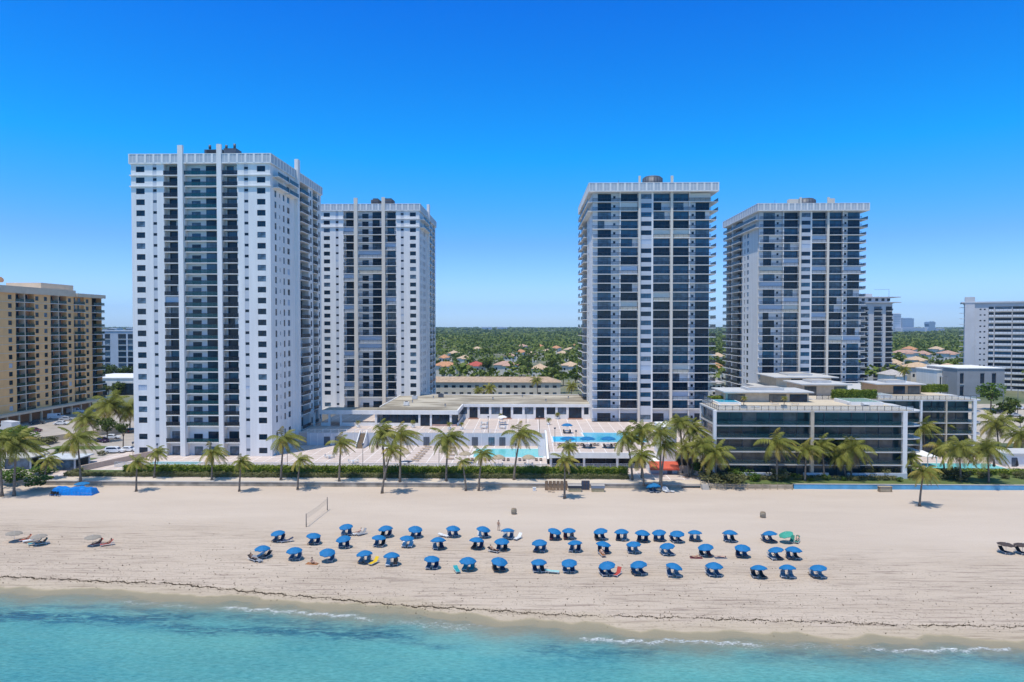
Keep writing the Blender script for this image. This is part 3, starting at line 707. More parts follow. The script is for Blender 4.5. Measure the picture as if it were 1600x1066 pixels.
SHG = [crown_mesh(30 + s, HEDGE_G, 16, 60, .08, .7) for s in range(2)]
def leaf_tree(X, Y, z, h, r, label, var=0, group='broad-leaved trees inland', me=None):
    root = thing('leafy_tree', label, 'tree', (X, Y, z), 0, group)
    mb = MB(); t = h - r * .95
    mb.tube([(0, 0, 0), (.1, 0, t * .6), (.05, .1, t + r * .4)], [.05 * h * .5, .04 * h * .5, .02 * h * .5], BARK, 6)
    for a in (0.3, 2.2, 4.4): mb.tube([(.1, 0, t * .6), (r * .45 * math.cos(a), r * .45 * math.sin(a), t + r * .35)], [.012 * h, .006 * h], BARK, 5)
    mb.build('trunk', root)
    c = ob('crown', me or TCR[var % 5], root, (0, 0, h - r * .8), var * 1.3); c.scale = (r, r, r * .92); return root
def shrub(X, Y, z, r, label, me=None, sq=.8, cat='shrub', name='shrub', group=None):
    o = ob(name, me or SHR[0], None, (X, Y, z + r * .45 * sq), X); o.scale = (r, r, r * sq)
    return tag(o, label, cat, group)
def hedge(x0, x1, y0, y1, z0, z1, m, label, dens=26, size=.17, rough=.12, path=None, name='hedge'):
    """clipped hedge: dense leaves over a rounded body"""
    g = np.random.default_rng(int(abs(x0 * 13 + y0 * 7 + z1 * 3)) % 99991)
    lx, ly, lz = x1 - x0, y1 - y0, z1 - z0
    area = lx * ly + 2 * lx * lz + 2 * ly * lz; n = int(area * dens); C = np.zeros((n, 3)); k = g.random(n) * area
    u, v = g.random(n), g.random(n)
    a1, a2 = lx * ly, lx * ly + lx * lz
    top = k < a1; fr = (k >= a1) & (k < a2); bk = (k >= a2) & (k < a2 + lx * lz); sd = k >= a2 + lx * lz
    C[top] = np.stack([x0 + u * lx, y0 + v * ly, np.full(n, z1)], 1)[top]
    C[fr] = np.stack([x0 + u * lx, np.full(n, y0), z0 + v * lz], 1)[fr]
    C[bk] = np.stack([x0 + u * lx, np.full(n, y1), z0 + v * lz], 1)[bk]
    C[sd] = np.stack([np.where(u < .5, x0, x1), y0 + v * ly, z0 + ((u * 2) % 1) * lz], 1)[sd]
    wob = .10 * np.sin(C[:, 0] * 1.9) + .07 * np.sin(C[:, 0] * .63 + 1) + .06 * np.sin(C[:, 0] * 4.7)
    C[top, 2] += wob[top] * .9; C[fr, 1] -= wob[fr] * .8
    C += g.normal(size=C.shape) * rough * .6
    C[:, 2] = np.clip(C[:, 2], z0 + .03, z1 + .35)
    o0 = np.array([(x0 + x1) / 2, (y0 + y1) / 2, z0])
    V = leaf_quads(C - o0, size, .5)
    i = .12; b = []
    X0, X1, Y0, Y1, Z1 = x0 + i - o0[0], x1 - i - o0[0], y0 + i - o0[1], y1 - i - o0[1], z1 - i - z0
    b = [[(X0, Y0, 0), (X1, Y0, 0), (X1, Y0, Z1), (X0, Y0, Z1)], [(X1, Y0, 0), (X1, Y1, 0), (X1, Y1, Z1), (X1, Y0, Z1)], [(X1, Y1, 0), (X0, Y1, 0), (X0, Y1, Z1), (X1, Y1, Z1)], [(X0, Y1, 0), (X0, Y0, 0), (X0, Y0, Z1), (X0, Y1, Z1)], [(X0, Y0, Z1), (X1, Y0, Z1), (X1, Y1, Z1), (X0, Y1, Z1)]]
    V = np.concatenate([V, np.array(b, float)])
    return tag(ob(name, quads(name, V, np.zeros(len(V)), [m]), None, tuple(o0)), label, 'hedge')
hedge(-102, 22, 150.6, 152.0, .92, 1.85, HEDGE_G, 'long low grey-green hedge along the back of the promenade', 30, .15)
hedge(-91, 22, 152.5, 154.2, 1.0, 2.95, HEDGE_B, 'long tall bright-green clipped hedge between the pool deck and the lower hedge', 30, .19, .18)
hedge(-103.4, -102.1, 150.7, 156, .93, 1.85, HEDGE_G, 'short return of grey-green hedge at the end of the promenade beds', 30, .15)
o = struct(wall_thing('lawn_bed', None, [(-101.9, -91.2, 152.1, 156.5, .9, 1.25)], LAWN)); del o['category']

# ---- palms
PALMS = [
 # crown x, y, foot x, y, frond px, label, variant, kwargs
 (22, 694, 22, 775, 40, 'big wind-blown palm on the sand at the far left edge of the beach', 1, dict(z=0)),
 (-6, 690, 3, 776, 38, 'palm cut by the left edge, its foot on the sand', 0, dict(z=0)),
 (119, 686, 126, 753, 34, 'large palm beside the end of the two-tier hedge, behind the blue tarpaulin', 0, {}),
 (172, 634, 169, 676, 38, 'large round palm in the car park, left of the white tower', 7, dict(z=.93)),
 (203, 640, 203, 674, 26, 'palm half hidden by the left edge of the white tower', 7, dict(z=.93)),
 (133, 655, 133, 690, 27, 'palm by the car park wall, in front of the parked white cars', 7, dict(z=.93)),
 (70, 719, 70, 749, 20, 'small palm between the two flat-roofed beach pavilions', 2, {}),
 (211, 721, 213, 768, 20, 'small palm with its foot on the sand, left of the white tower front', 5, dict(z=0)),
 (243, 707, 241, 747, 20, 'small palm in the hedge before the left balconies of the white tower', 0, {}),
 (330, 707, 331, 750, 24, 'palm in the hedge before the middle bay of the white tower', 3, {}),
 (376, 722, 374, 768, 19, 'small palm standing alone on the sand before the white tower', 1, dict(z=0)),
 (442, 686, 439, 750, 30, 'tall palm in the hedge at the right corner of the white tower', 3, {}),
 (468, 718, 465, 765, 20, 'small palm on the sand left of the volleyball net', 5, dict(z=0)),
 (532, 692, 530, 753, 24, 'palm with a straight trunk in front of the shaded deck corner', 3, {}),
 (596, 677, 601, 750, 31, 'tall palm of the trio by the deck, with a straight trunk behind the hedge', 1, {}),
 (626, 680, 625, 754, 31, 'tall palm of the trio by the deck, with a thin trunk and dark crown', 3, {}),
 (612, 703, 597, 771, 23, 'leaning yellow-green palm of the trio, its foot on the sand', 6, dict(z=0)),
 (700, 686, 697, 752, 31, 'tall palm with a brown-tinged crown left of the lower pool', 4, {}),
 (722, 722, 728, 767, 15, 'small leaning palm with a thin yellow-green crown on the sand', 5, dict(z=0)),
 (753, 710, 748, 767, 22, 'dark palm on the sand in front of the lower pool', 2, dict(z=0)),
 (814, 678, 803, 750, 31, 'tall leaning palm with fronds blown right, above the lower pool', 3, {}),
 (889, 699, 889, 748, 18, 'small palm just behind the hedge below the upper pool', 2, {}),
 (883, 719, 882, 779, 22, 'yellow palm standing on the open sand by the stacked loungers', 6, dict(z=0)),
 (980, 685, 988, 750, 30, 'tall palm at the right end of the upper pool', 1, {}),
 (1003, 672, 1003, 748, 26, 'dark palm behind the cluster, left of the white stair block', 4, {}),
 (1001, 712, 1006, 759, 28, 'leaning palm with yellow lower fronds, right end of the hedge', 2, {}),
 (1032, 676, 1032, 761, 28, 'tallest palm by the white stair block, with a straight trunk', 1, {}),
 (1040, 696, 1033, 761, 24, 'shorter palm leaning before the white stair block', 3, {}),
 (1064, 662, 1066, 740, 27, 'palm rising behind the white stair block', 4, {}),
 (1085, 672, 1082, 742, 26, 'palm in the dense clump between the stair block and glass building', 1, {}),
 (1072, 700, 1076, 746, 26, 'low palm in the clump beside the brick ramp', 2, {}),
 (1097, 695, 1100, 748, 28, 'bushy palm in the clump at the left end of the glass building', 4, {}),
 (1118, 708, 1118, 752, 31, 'broad palm before the left end of the glass building', 7, {}),
 (1214, 692, 1214, 752, 33, 'tall palm with hanging yellow fronds before the glass facade', 3, dict(z=1)),
 (1262, 702, 1258, 752, 27, 'palm left of the middle column of the glass building', 3, dict(z=1)),
 (1286, 697, 1288, 748, 26, 'palm right of the middle column of the glass building', 1, dict(z=1)),
 (1333, 700, 1330, 748, 34, 'bushy palm before the right half of the glass building', 4, dict(z=1)),
 (1313, 712, 1322, 748, 25, 'low spreading palm under the right half of the glass facade', 2, dict(z=1)),
 (1445, 737, 1437, 791, 26, 'yellow palm standing alone on the sand at the right', 6, dict(z=0)),
 (1425, 715, 1424, 746, 20, 'palm at the right end of the front glass building', 2, dict(z=1)),
 (1445, 668, 1444, 712, 26, 'palm at the left of the grove before the rear glass building', 1, dict(z=1)),
 (1471, 664, 1472, 708, 22, 'palm at the middle of the grove before the rear glass building', 3, dict(z=1)),
 (1497, 670, 1495, 706, 26, 'palm at the right of the grove before the rear glass building', 4, dict(z=1)),
 (1474, 700, 1476, 742, 22, 'low palm by the slanted white canopy', 0, dict(z=1)),
 (1502, 702, 1501, 752, 33, 'large palm with bronze fronds left of the small right-hand pool', 4, dict(z=1)),
 (1547, 702, 1545, 755, 33, 'large palm with bronze fronds before the small right-hand pool', 4, dict(z=1)),
 (1559, 662, 1560, 700, 30, 'bushy palm at the corner of the rear glass building', 7, dict(z=1)),
 (1597, 680, 1597, 715, 26, 'palm cut by the right edge of the photograph', 7, dict(z=1)),
 (838, 594, 841, 616, 11, 'small palm in front of the long beige motel', 7, dict(Y=300)),
 (893, 603, 893, 622, 11, 'small dark palm between the motel and the banded tower', 7, dict(Y=296)),
 (765, 607, 765, 620, 13, 'low palm clump before the middle of the beige motel', 7, dict(Y=290)),
 (748, 609, 747, 620, 10, 'low palm clump before the motel, just left of the other clump', 4, dict(Y=291)),
 (1414, 578, 1414, 592, 10, 'small palm before the white villa right of the slim tower', 7, dict(Y=330)),
]
for cx, cy, bx, by, rad, lb, v, kw in PALMS: palm(cx, cy, bx, by, rad, lb, v, **kw)

# ---- shrubs round the beach
def sh_px(px, py, rpx, label, me, z=.9, sq=.8):
    X, Y = G(px, py, z); return shrub(X, Y, z, rpx * Y / F, label, me, sq)
sh_px(60, 758, 26, 'wide rounded bright-green shrub on the left of the blue tarpaulin', SHR[0], sq=.55)
sh_px(18, 752, 30, 'wide rounded shrub at the left edge behind the beach wall', SHR[1], sq=.6)
sh_px(68, 741, 26, 'clipped oval shrub before the right pavilion', SHR[2], sq=.55)
sh_px(22, 690, 38, 'large sea-grape thicket at the left edge by the car park', SHR[1], sq=.55)
sh_px(64, 694, 26, 'dark thicket below the car park wall', SHG[0], sq=.5)
sh_px(60, 709, 18, 'low green mound on the sandy path', SHR[0], sq=.45); sh_px(97, 705, 18, 'flat green mound beside the sandy path', SHR[2], sq=.3)
sh_px(1156, 746, 22, 'bright rounded sea-grape bush before the glass building', SHR[1], z=1, sq=.62)
sh_px(1216, 750, 20, 'leafy shrub right of the tall palm before the glass facade', SHG[1], z=1)
sh_px(1093, 742, 16, 'pale green bush in the palm clump by the ramp', SHR[2], z=1, sq=1.2); sh_px(1062, 737, 10, 'small yellow-green bush at the head of the brick ramp', SHR[0], z=1)
sh_px(1110, 752, 24, 'dark shrub at the foot of the palm clump', SHG[0], z=1, sq=.6); sh_px(1140, 755, 26, 'dark grey-green shrub under the broad palm', SHG[1], z=1, sq=.5)
sh_px(1380, 744, 22, 'grey-green shrub at the foot of the glass building', SHG[0], z=1); sh_px(1358, 746, 16, 'silvery shrub beside the low garden wall', SHG[1], z=1)
sh_px(1408, 742, 18, 'dark shrub by the right corner of the front glass building', SHG[0], z=1); sh_px(1489, 749, 26, 'dark spreading shrub under the bronze palm', SHG[1], z=1, sq=.6)
hedge(42, 80, 150.6, 152, 1, 1.7, HEDGE_G, 'low mixed hedge at the foot of the front glass building', 26, .17)
hedge(90, 140, 156.5, 158.2, 1, 2.1, HEDGE_B, 'clipped hedge below the small right-hand pool', 26, .18)
hedge(-131, -113, 160, 163, .93, 1.5, HEDGE_G, 'low hedge along the car park edge by the pavilions', 22, .18)
# trees of the car park and the right side
for px, py, hpx, rpx, lb, v in ((190, 700, 40, 12, 'small brown-tinged tree over the parked cars beside the white tower', 1), (165, 690, 40, 18, 'dark green tree behind the parked purple car', 0), (185, 588, 22, 15, 'dark tree in front of the far grey office block', 2), (168, 590, 18, 10, 'small tree at the foot of the far grey office block', 3)):
    X, Y = G(px, py, .9); Y = min(Y, 330); X = GX(px, Y); s = Y / F; leaf_tree(X, Y, .9, hpx * s, rpx * s, lb, v)
X, Y = G(1548, 641, .9); leaf_tree(X, Y, .9, 12.0, 6.4, 'round bright green tree right of the rear glass building', 1, me=SHR[1])
leaf_tree(GX(1580, 250), 250, .9, 8, 4.5, 'dark tree behind the round tree by the right-hand tower', 2)
# ================================================================== clubhouse, pools, deck furniture
root = thing('clubhouse', 'low white clubhouse with a flat gravel roof between the towers', 'clubhouse', (0, 0, 0))
mb = MB()
mb.box(-46, -21.2, 209, 253, 8.4, 9.15, ROOFG); mb.box(-21.2, 21, 225, 253, 8.4, 9.15, ROOFG); mb.box(-62, -46, 208, 214, 8.4, 9.05, ROOFG); r_ = mb.build('roof', root)
mb = MB()
mb.box(-62.2, -20.9, 204.8, 205.2, 8.0, 9.25, W_WHITE); mb.box(-21.2, -20.8, 205.2, 221.8, 8.0, 9.25, W_WHITE); mb.box(-20.8, 21, 221.8, 222.2, 8.3, 9.25, W_WHITE); mb.box(-62.2, -21.2, 205.2, 209, 8.3, 9.0, ROOFG); mb.box(-21.2, 21, 222.2, 225, 8.3, 9.0, ROOFG)
mb.box(-46.3, -46, 214, 253.2, 8.9, 9.35, W_WHITE); mb.box(-46, 21, 252.9, 253.2, 8.4, 9.35, W_WHITE); mb.build('fascia', root)
mb = MB()
for px in (490, 514, 532, 587, 655, 673, 704): X = GX(px, 205.3); mb.box(X - .3, X + .3, 205.05, 205.6, 4.5, 8.3, W_WHITE)
mb.box(-62, GX(514, 205.3) - .3, 205.1, 205.4, 4.5, 5.5, W_WHITE); mb.box(GX(532, 205) + .3, GX(587, 205) - .3, 205.1, 205.4, 4.5, 5.5, W_WHITE); mb.box(GX(587, 205) + .3, GX(655, 205) - .3, 205.1, 205.4, 4.5, 5.4, W_WHITE); mb.box(GX(673, 205) + .3, -21.3, 205.1, 205.4, 4.5, 5.0, mat('pink_planter', (.55, .36, .30)))
mb.box(GX(592, 209), -21.5, 209, 209.3, 4.5, 8.4, W_GREY); mb.box(-46, -45.6, 209.5, 252, 4.5, 8.4, W_WHITE)
edges = [716, 731.5, 748, 765.8, 783, 800, 818, 835.4, 852.5, 869.8, 887, 911, 922]
for px in edges: X = GX(px, 222); mb.box(X - .38, X + .38, 222.02, 222.5, 4.5, 8.4, W_WHITE)
doors = {1, 4, 7, 10}
for i in range(12):
    if i not in doors: mb.box(GX(edges[i], 222) + .38, GX(edges[i + 1], 222) - .38, 222.05, 222.4, 4.5, 5.9, W_WHITE)
    else: mb.box(GX(edges[i], 222) + .1, GX(edges[i + 1], 222) - .1, 220.9, 222, 4.5, 4.75, mat('brick_step', (.42, .22, .15)))
mb.box(-21.2, -20.9, 206, 221.8, 4.5, 5.4, W_WHITE); mb.box(-21.2, 20.6, 250, 252.5, 4.5, 8.4, W_WHITE)
mb.build('wall', root)
for i in range(12):
    z0 = 4.8 if i in doors else 5.95
    wd = GX(edges[i + 1], 222) - GX(edges[i], 222) - .8
    ob('door' if i in doors else 'window', door_mesh(wd, 8.3 - z0, GLASS if i % 3 else GLASS2), root, (GX(edges[i], 222) + .4, 222.3, z0))
for a, b_, z0 in ((597, 654, 5.45), (657, 672, 4.6), (675, 703, 5.05)):
    ob('window', door_mesh(GX(b_, 205) - GX(a, 205) + .2, 8.2 - z0, GLASS), root, (GX(a, 205), 205.35, z0))
mb = MB()
for i in range(5): mb.box(-21.1, -20.98, 206.6 + i * 3, 209.2 + i * 3, 5.45, 7.9, GLASS)
mb.build('side_glazing', root)
for px, py, sx, lb, m in ((635, 634, 1.6, 'white air conditioner on the clubhouse roof', W_WHITE), (648, 624, 1.7, 'grey air conditioner at the middle of the clubhouse roof', W_GREY), (689, 621, 1.8, 'dark ventilation unit on the clubhouse roof', MECH)):
    X, Y = G(px, py, 9.15); mb = MB(); mb.box(-sx / 2, sx / 2, -.7, .7, .15, 1.2, m); mb.tube([(0, 0, 1.2), (0, 0, 1.4)], [.5, .5], MECH, 12); mb.box(-sx / 2, -sx / 2 + .2, -.7, .7, 0, .15, MECH); mb.box(sx / 2 - .2, sx / 2, -.7, .7, 0, .15, MECH)
    tag(mb.build('air_conditioner', None, (X, Y, 9.15)), lb, 'air conditioner')
for i, (X, Y) in enumerate(((-38, 226), (-33, 240), (-12, 236), (-2, 244), (6, 231), (14, 240), (-26, 216))):
    mb = MB(); mb.tube([(0, 0, 0), (0, 0, .7)], [.16, .16], W_GREY, 8); mb.tube([(0, 0, .7), (0, 0, .78), (0, 0, .9)], [.16, .32, .06], MECH, 8); tag(mb.build('roof_vent', None, (X, Y, 9.15)), f'small mushroom vent on the clubhouse roof, {ORD[sorted((-38, -33, -12, -2, 6, 14, -26)).index(X)]} from the left', 'roof vent', 'vents on the clubhouse roof')
# ---- pools
def water_mat(name, c, c2):
    m, t, b, pos = newmat(name)
    n = noise(t, pos, .9, 4, .6, None, 1.5); t.links.new(ramp(t, n, [(.35, c), (.65, c2)]), b.inputs['Base Color']); b.inputs['Roughness'].default_value = .08; b.inputs['Specular IOR Level'].default_value = .3
    bp = node(t, 'ShaderNodeBump', Strength=.15, Distance=.05); t.links.new(noise(t, pos, 4, 3), bp.inputs['Height']); t.links.new(bp.outputs[0], b.inputs['Normal']); return m
POOLB = water_mat('pool_water_blue', (.055, .42, .60), (.09, .52, .70)); POOLT = water_mat('pool_water_turquoise', (.13, .52, .52), (.20, .62, .60))
COPE = mat('pool_coping', (.72, .70, .66), .7, .06)
def pool(label, poly, z, m, cw=.6, rim=.12):
    root = thing('swimming_pool', label, 'pool', (poly[0][0], poly[0][1], z)); ox, oy = poly[0]
    P = [(x - ox, y - oy) for x, y in poly]; mb = MB(); mb.face([(x, y, .02) for x, y in P], m); mb.build('water', root)
    mb = MB(); n = len(P)
    for i in range(n):
        a, b_ = P[i], P[(i + 1) % n]; x0, x1 = sorted((a[0], b_[0])); y0, y1 = sorted((a[1], b_[1]))
        if x1 - x0 > y1 - y0: mb.box(x0 - cw, x1 + cw, (y0 - cw) if i == 0 else y0, y0 if i == 0 else y0 + cw, 0, rim, COPE)
        else: mb.box(x0 - (cw if x0 < .01 else 0), x0 + (cw if x0 > .01 else 0), y0 + (cw if x0 > .01 and i > 2 else 0), y1 - (0 if i == 1 or x0 < .01 else 0), 0, rim - .003, COPE)
    mb.build('coping', root); return root
a = G(741, 714.5, 1.02); b_ = G(849, 714.5, 1.02); c = G(849, 702, 1.02)
pool('long turquoise lower pool with white coping, below the retaining wall', [(a[0] - .3, a[1]), (b_[0], a[1]), (b_[0], c[1]), (a[0] - .3, c[1])], 1.0, POOLT, .8)
pool('L-shaped bright blue upper pool in front of the banded tower', [(6.6, 177.5), (31, 177.5), (31, 193), (14.7, 193), (14.7, 186.3), (6.6, 186.3)], 4.5, POOLB, .5)
pool('narrow pale green wading pool at the foot of the white tower', [(-92, 164.2), (-80, 164.2), (-80, 167.2), (-92, 167.2)], 1.0, POOLT, .4)
# ---- retaining wall, railings, stairs
q = MB(); q.box(-62, 5.0, 191.9, 192.3, 1.0, 4.4, W_GREY)
for i in range(34): q.box(-61 + i * 2, -60.9 + i * 2, 191.86, 191.9, 1.0, 4.35, W_WHITE)
rt = thing('retaining_wall', 'long pale grey retaining wall with doors between the two decks', 'wall', (0, 0, 0)); q.build('wall', rt)
for px in (505, 522, 661, 688, 737, 763, 780): ob('door', door_mesh(1.7, 2.4, GLASS2 if px in (522, 763) else MECH), rt, (GX(px, 191.8), 191.78, 1.0))
def fence(label, pts, z, h, post=2.0, m=None, g=None, name='railing', cat='railing', th=.03):
    mb = MB(); m = m or W_WHITE
    for (x0, y0), (x1, y1) in zip(pts, pts[1:]):
        L = math.hypot(x1 - x0, y1 - y0); n = max(1, round(L / post)); ax = (x1 - x0) / L; ay = (y1 - y0) / L
        def seg(a, b_, z0, z1, w_, mm):
            pa = (x0 + ax * a, y0 + ay * a); pb = (x0 + ax * b_, y0 + ay * b_); nx, ny = -ay * w_, ax * w_
            mb.prism([(pa[0] - nx, pa[1] - ny), (pb[0] - nx, pb[1] - ny), (pb[0] + nx, pb[1] + ny), (pa[0] + nx, pa[1] + ny)], z0, z1, mm)
        seg(0, L, z + h - .07, z + h, th, m); seg(0, L, z + .1, z + .15, th * .8, m)
        for i in range(n + 1): a = L * i / n; seg(max(0, a - .04), min(L, a + .04), z, z + h - .07, th + .01, m)
        if g: seg(0.05, L - .05, z + .16, z + h - .08, .01, g)
        else:
            for i in range(n * 6): a = L * (i + .5) / (n * 6); seg(a - .012, a + .012, z + .15, z + h - .07, .012, m)
    return tag(mb.build(name), label, cat)
PALEG = mat('clear_railing_glass', (.45, .52, .55), .1, .1, 1, alpha=.30)
fence('white railing along the top of the retaining wall between the decks', [(-62, 192.1), (5, 192.1)], 4.42, 1.05, 2.2)
fence('thin pale fence between the tall hedge and the lower deck', [(-98, 161), (4.6, 161)], 1.0, 1.25, 2.4, W_GREY, PALEG, 'fence', 'fence')
rt = thing('staircase', 'white-walled staircase between the upper pool deck and the lower pool', 'staircase', (0, 0, 0))
mb = MB()
mb.face([(4.6, 166, 1.0), (4.6, 191.8, 1.0), (4.6, 191.8, 5.4), (4.6, 182, 5.4), (4.6, 166, 2.4)], W_WHITE); mb.face([(5.1, 166, 1.0), (5.1, 166, 2.4), (5.1, 182, 5.4), (5.1, 191.8, 5.4), (5.1, 191.8, 1.0)], W_WHITE)
mb.face([(4.6, 166, 2.4), (4.6, 182, 5.4), (5.1, 182, 5.4), (5.1, 166, 2.4)], W_WHITE); mb.face([(4.6, 182, 5.4), (4.6, 191.8, 5.4), (5.1, 191.8, 5.4), (5.1, 182, 5.4)], W_WHITE); mb.build('side_wall', rt)
mb = MB()
for i in range(16): mb.box(2.7, 4.58, 176 + i * .5, 184, 1.0 + i * .2, 1.2 + i * .2, W_GREY)
mb.build('steps', rt)
rt = thing('staircase', 'brown stairway with white sides in the retaining wall, left of the palm trio', 'staircase', (0, 0, 0))
WOOD = mat('weathered_wood', (.30, .22, .14), .85, .25, 2); WOODL = mat('light_wood', (.45, .36, .24), .85, .2, 2)
mb = MB(); x0 = GX(563, 192); 
for i in range(17): mb.box(x0, x0 + 1.7, 186.8 + i * .3, 191.85, 1.0 + i * .2, 1.2 + i * .2, WOOD)
mb.build('steps', rt); mb = MB()
for xx in (x0 - .22, x0 + 1.72): mb.face([(xx, 186.6, 1), (xx, 191.8, 1), (xx, 191.8, 5.3), (xx, 186.6, 1.9)], W_WHITE); mb.face([(xx + .2, 186.6, 1), (xx + .2, 186.6, 1.9), (xx + .2, 191.8, 5.3), (xx + .2, 191.8, 1)], W_WHITE); mb.face([(xx, 186.6, 1.9), (xx, 191.8, 5.3), (xx + .2, 191.8, 5.3), (xx + .2, 186.6, 1.9)], W_WHITE); mb.face([(xx, 186.6, 1), (xx, 186.6, 1.9), (xx + .2, 186.6, 1.9), (xx + .2, 186.6, 1)], W_WHITE)
mb.build('side_wall', rt)
# room under the upper pool deck
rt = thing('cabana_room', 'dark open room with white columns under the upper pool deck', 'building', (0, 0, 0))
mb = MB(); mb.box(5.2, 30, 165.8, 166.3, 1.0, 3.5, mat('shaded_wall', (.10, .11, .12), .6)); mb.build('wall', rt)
mb = MB(); mb.box(5.0, 41.1, 161.6, 161.95, 3.45, 4.75, W_WHITE); mb.build('fascia', rt)
for X in (5.4, 13.2, 21.0, 29.5): mb = MB(); mb.box(X - .25, X + .25, 162.1, 162.6, 1.0, 3.5, W_WHITE); mb.build('column', rt)
mb = MB()
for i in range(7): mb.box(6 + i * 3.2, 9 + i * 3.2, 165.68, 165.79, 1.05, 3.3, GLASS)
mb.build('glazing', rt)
fence('pale railing across the dark room under the upper pool deck', [(5.8, 162.3), (29, 162.3)], 1.0, 1.1, 2.0, W_GREY, PALEG)
# ---- white stair block with the red awning
rt = thing('stair_block', 'tall white stair block with a red awning at the end of the promenade', 'building', (0, 0, 0))
mb = MB(); mb.box(30.3, 33.7, 157, 166, .9, 11.5, W_WHITE); mb.box(27.6, 30.25, 157.3, 162, .9, 3.6, W_WHITE); mb.box(27.5, 33.8, 156.8, 157, .9, 2.2, W_GREY); mb.build('wall', rt)
mb = MB(); RED = mat('red_awning', (.62, .10, .05), .7, .1)
mb.face([(27.4, 154.9, 2.5), (33.9, 154.9, 2.5), (33.9, 156.9, 3.75), (27.4, 156.9, 3.75)], RED); mb.face([(27.4, 154.9, 2.1), (33.9, 154.9, 2.1), (33.9, 154.9, 2.5), (27.4, 154.9, 2.5)], RED); mb.face([(27.4, 154.9, 2.1), (27.4, 154.9, 2.5), (27.4, 156.9, 3.75)], RED); mb.face([(33.9, 154.9, 2.1), (33.9, 156.9, 3.75), (33.9, 154.9, 2.5)], RED); mb.build('awning', rt)
ob('door', door_mesh(1.1, 2.0, MECH), rt, (31.6, 156.72, .95))
BRICK = tile_mat('ramp_pavers', (.40, .26, .19), (.5, .4, .32), .5, .3, .03)
mb = MB(); mb.face([(33.9, 152.6, 1.03), (40.5, 148.2, .6), (41.5, 150.5, .95), (36.5, 157, 1.03)], BRICK); o = struct(mb.build('path'))
q = MB(); q.prism([(36.8, 156.4), (41.7, 149.2), (42.0, 149.4), (37.1, 156.6)], .9, 2.0, mat('pink_block_wall', (.52, .40, .33))); tag(q.build('garden_wall'), 'low pinkish block wall beside the brick ramp', 'wall')
q = MB(); q.box(33.85, 36.6, 157.0, 157.3, .9, 2.7, mat('pink_block_wall', (0, 0, 0))); tag(q.build('garden_wall'), 'pinkish block wall between the stair block and the palms', 'wall')
# ---- lamp posts
LMB = MB(); LMB.tube([(0, 0, 0), (0, 0, 5.2)], [.07, .05], BRONZE, 6); LHB = MB(); LHB.tube([(0, 0, 5.2), (0, 0, 5.35), (0, 0, 5.75), (0, 0, 5.85)], [.06, .22, .26, .05], MECH, 8)
_lp, _lh = LMB.mesh('pole'), LHB.mesh('lantern')
for px, py, z, lb in ((567, 731, 1, 'black lamp post on the lower deck before the brown stairway'), (686, 731, 1, 'black lamp post on the lower deck left of the brown-tinged palm'), (806, 731, 1, 'black lamp post on the lower deck behind the leaning palm'), (246, 731, 1, 'black lamp post at the left balconies of the white tower'), (330, 730, 1, 'black lamp post at the middle bay of the white tower'), (208, 728, 1, 'black lamp post at the left corner of the white tower'), (449, 731, 1, 'black lamp post at the right corner of the white tower'),
                      (763, 676, 4.5, 'lamp post on the upper deck by the patio tables'), (843, 676, 4.5, 'lamp post on the upper deck near the stairs'), (867, 697, 4.5, 'lamp post at the left tip of the upper pool'), (900, 702, 4.5, 'lamp post before the upper pool'), (822, 661, 4.5, 'twin lamp post by the clubhouse wall')):
    X, Y = G(px, py, z); r = thing('lamp_post', lb, 'lamp post', (X, Y, z), 0, 'lamp posts on the decks'); ob('pole', _lp, r); ob('lantern', _lh, r)
    r.scale = (1, 1, .8 if z > 2 else 1)
# ---- deck furniture
BLUE = mat('blue_umbrella_canvas', (.001, .155, .37), .75, .12, 2.5); TAN = mat('thatch', (.50, .40, .27), .9, .3, 6, .5, 12); WHITEC = mat('white_canvas', (.78, .76, .72), .8, .05)
STEEL = mat('white_pole', (.6, .6, .6), .4, .1); DARKC = mat('dark_wicker', (.05, .045, .05), .7, .2, 6); WPL = mat('white_plastic', (.72, .72, .70), .45, .05)
def canopy_mesh(r, h, m, n=8, val=.14, sag=.12, name='canopy'):
    mb = MB(); rings = [(0, h), (.35 * r, h * .86), (.7 * r, h * .5), (r, 0)]
    def pt(k, i, f=0):
        rr, z = rings[k]; a = 2 * math.pi * (i + .0) / (2 * n); edge = i % 2
        q = rr * (1 - (sag * .55 if edge else 0) * (rr / r)); return (q * math.cos(a), q * math.sin(a), z - (0 if not edge else -.05 * r * rr / r))
    for i in range(2 * n):
        mb.face([pt(0, 0), pt(1, i), pt(1, i + 1)], m)
        for k in (1, 2): mb.face([pt(k, i), pt(k + 1, i), pt(k + 1, i + 1), pt(k, i + 1)], m)
        a, b_ = pt(3, i), pt(3, i + 1); mb.face([(a[0], a[1], a[2] - val), (b_[0], b_[1], b_[2] - val), b_, a], m)
    mb.tube([(0, 0, h - .03), (0, 0, h + .12)], [.03, .02], STEEL, 6)
    return mb.mesh(name)
def pole_mesh(h, m=None):
    def mk():
        mb = MB(); mb.tube([(0, 0, -.05), (0, 0, h)], [.024, .022], m or STEEL, 8); mb.tube([(0, 0, h * .55), (0, 0, h * .6)], [.036, .036], m or STEEL, 8); return mb.mesh('pole')
    return cached(('pole', h, m), mk)
def patio_umbrella(X, Y, z, m, label, r=1.5, h=2.3, group='patio umbrellas on the pool decks'):
    t = thing('patio_umbrella', label, 'umbrella', (X, Y, z), 0, group)
    ob('pole', pole_mesh(h), t); ob('canopy', cached(('can', r, m.name), lambda: canopy_mesh(r, .55 if m is not TAN else .75, m, 8, .12)), t, (0, 0, h - .1)); return t
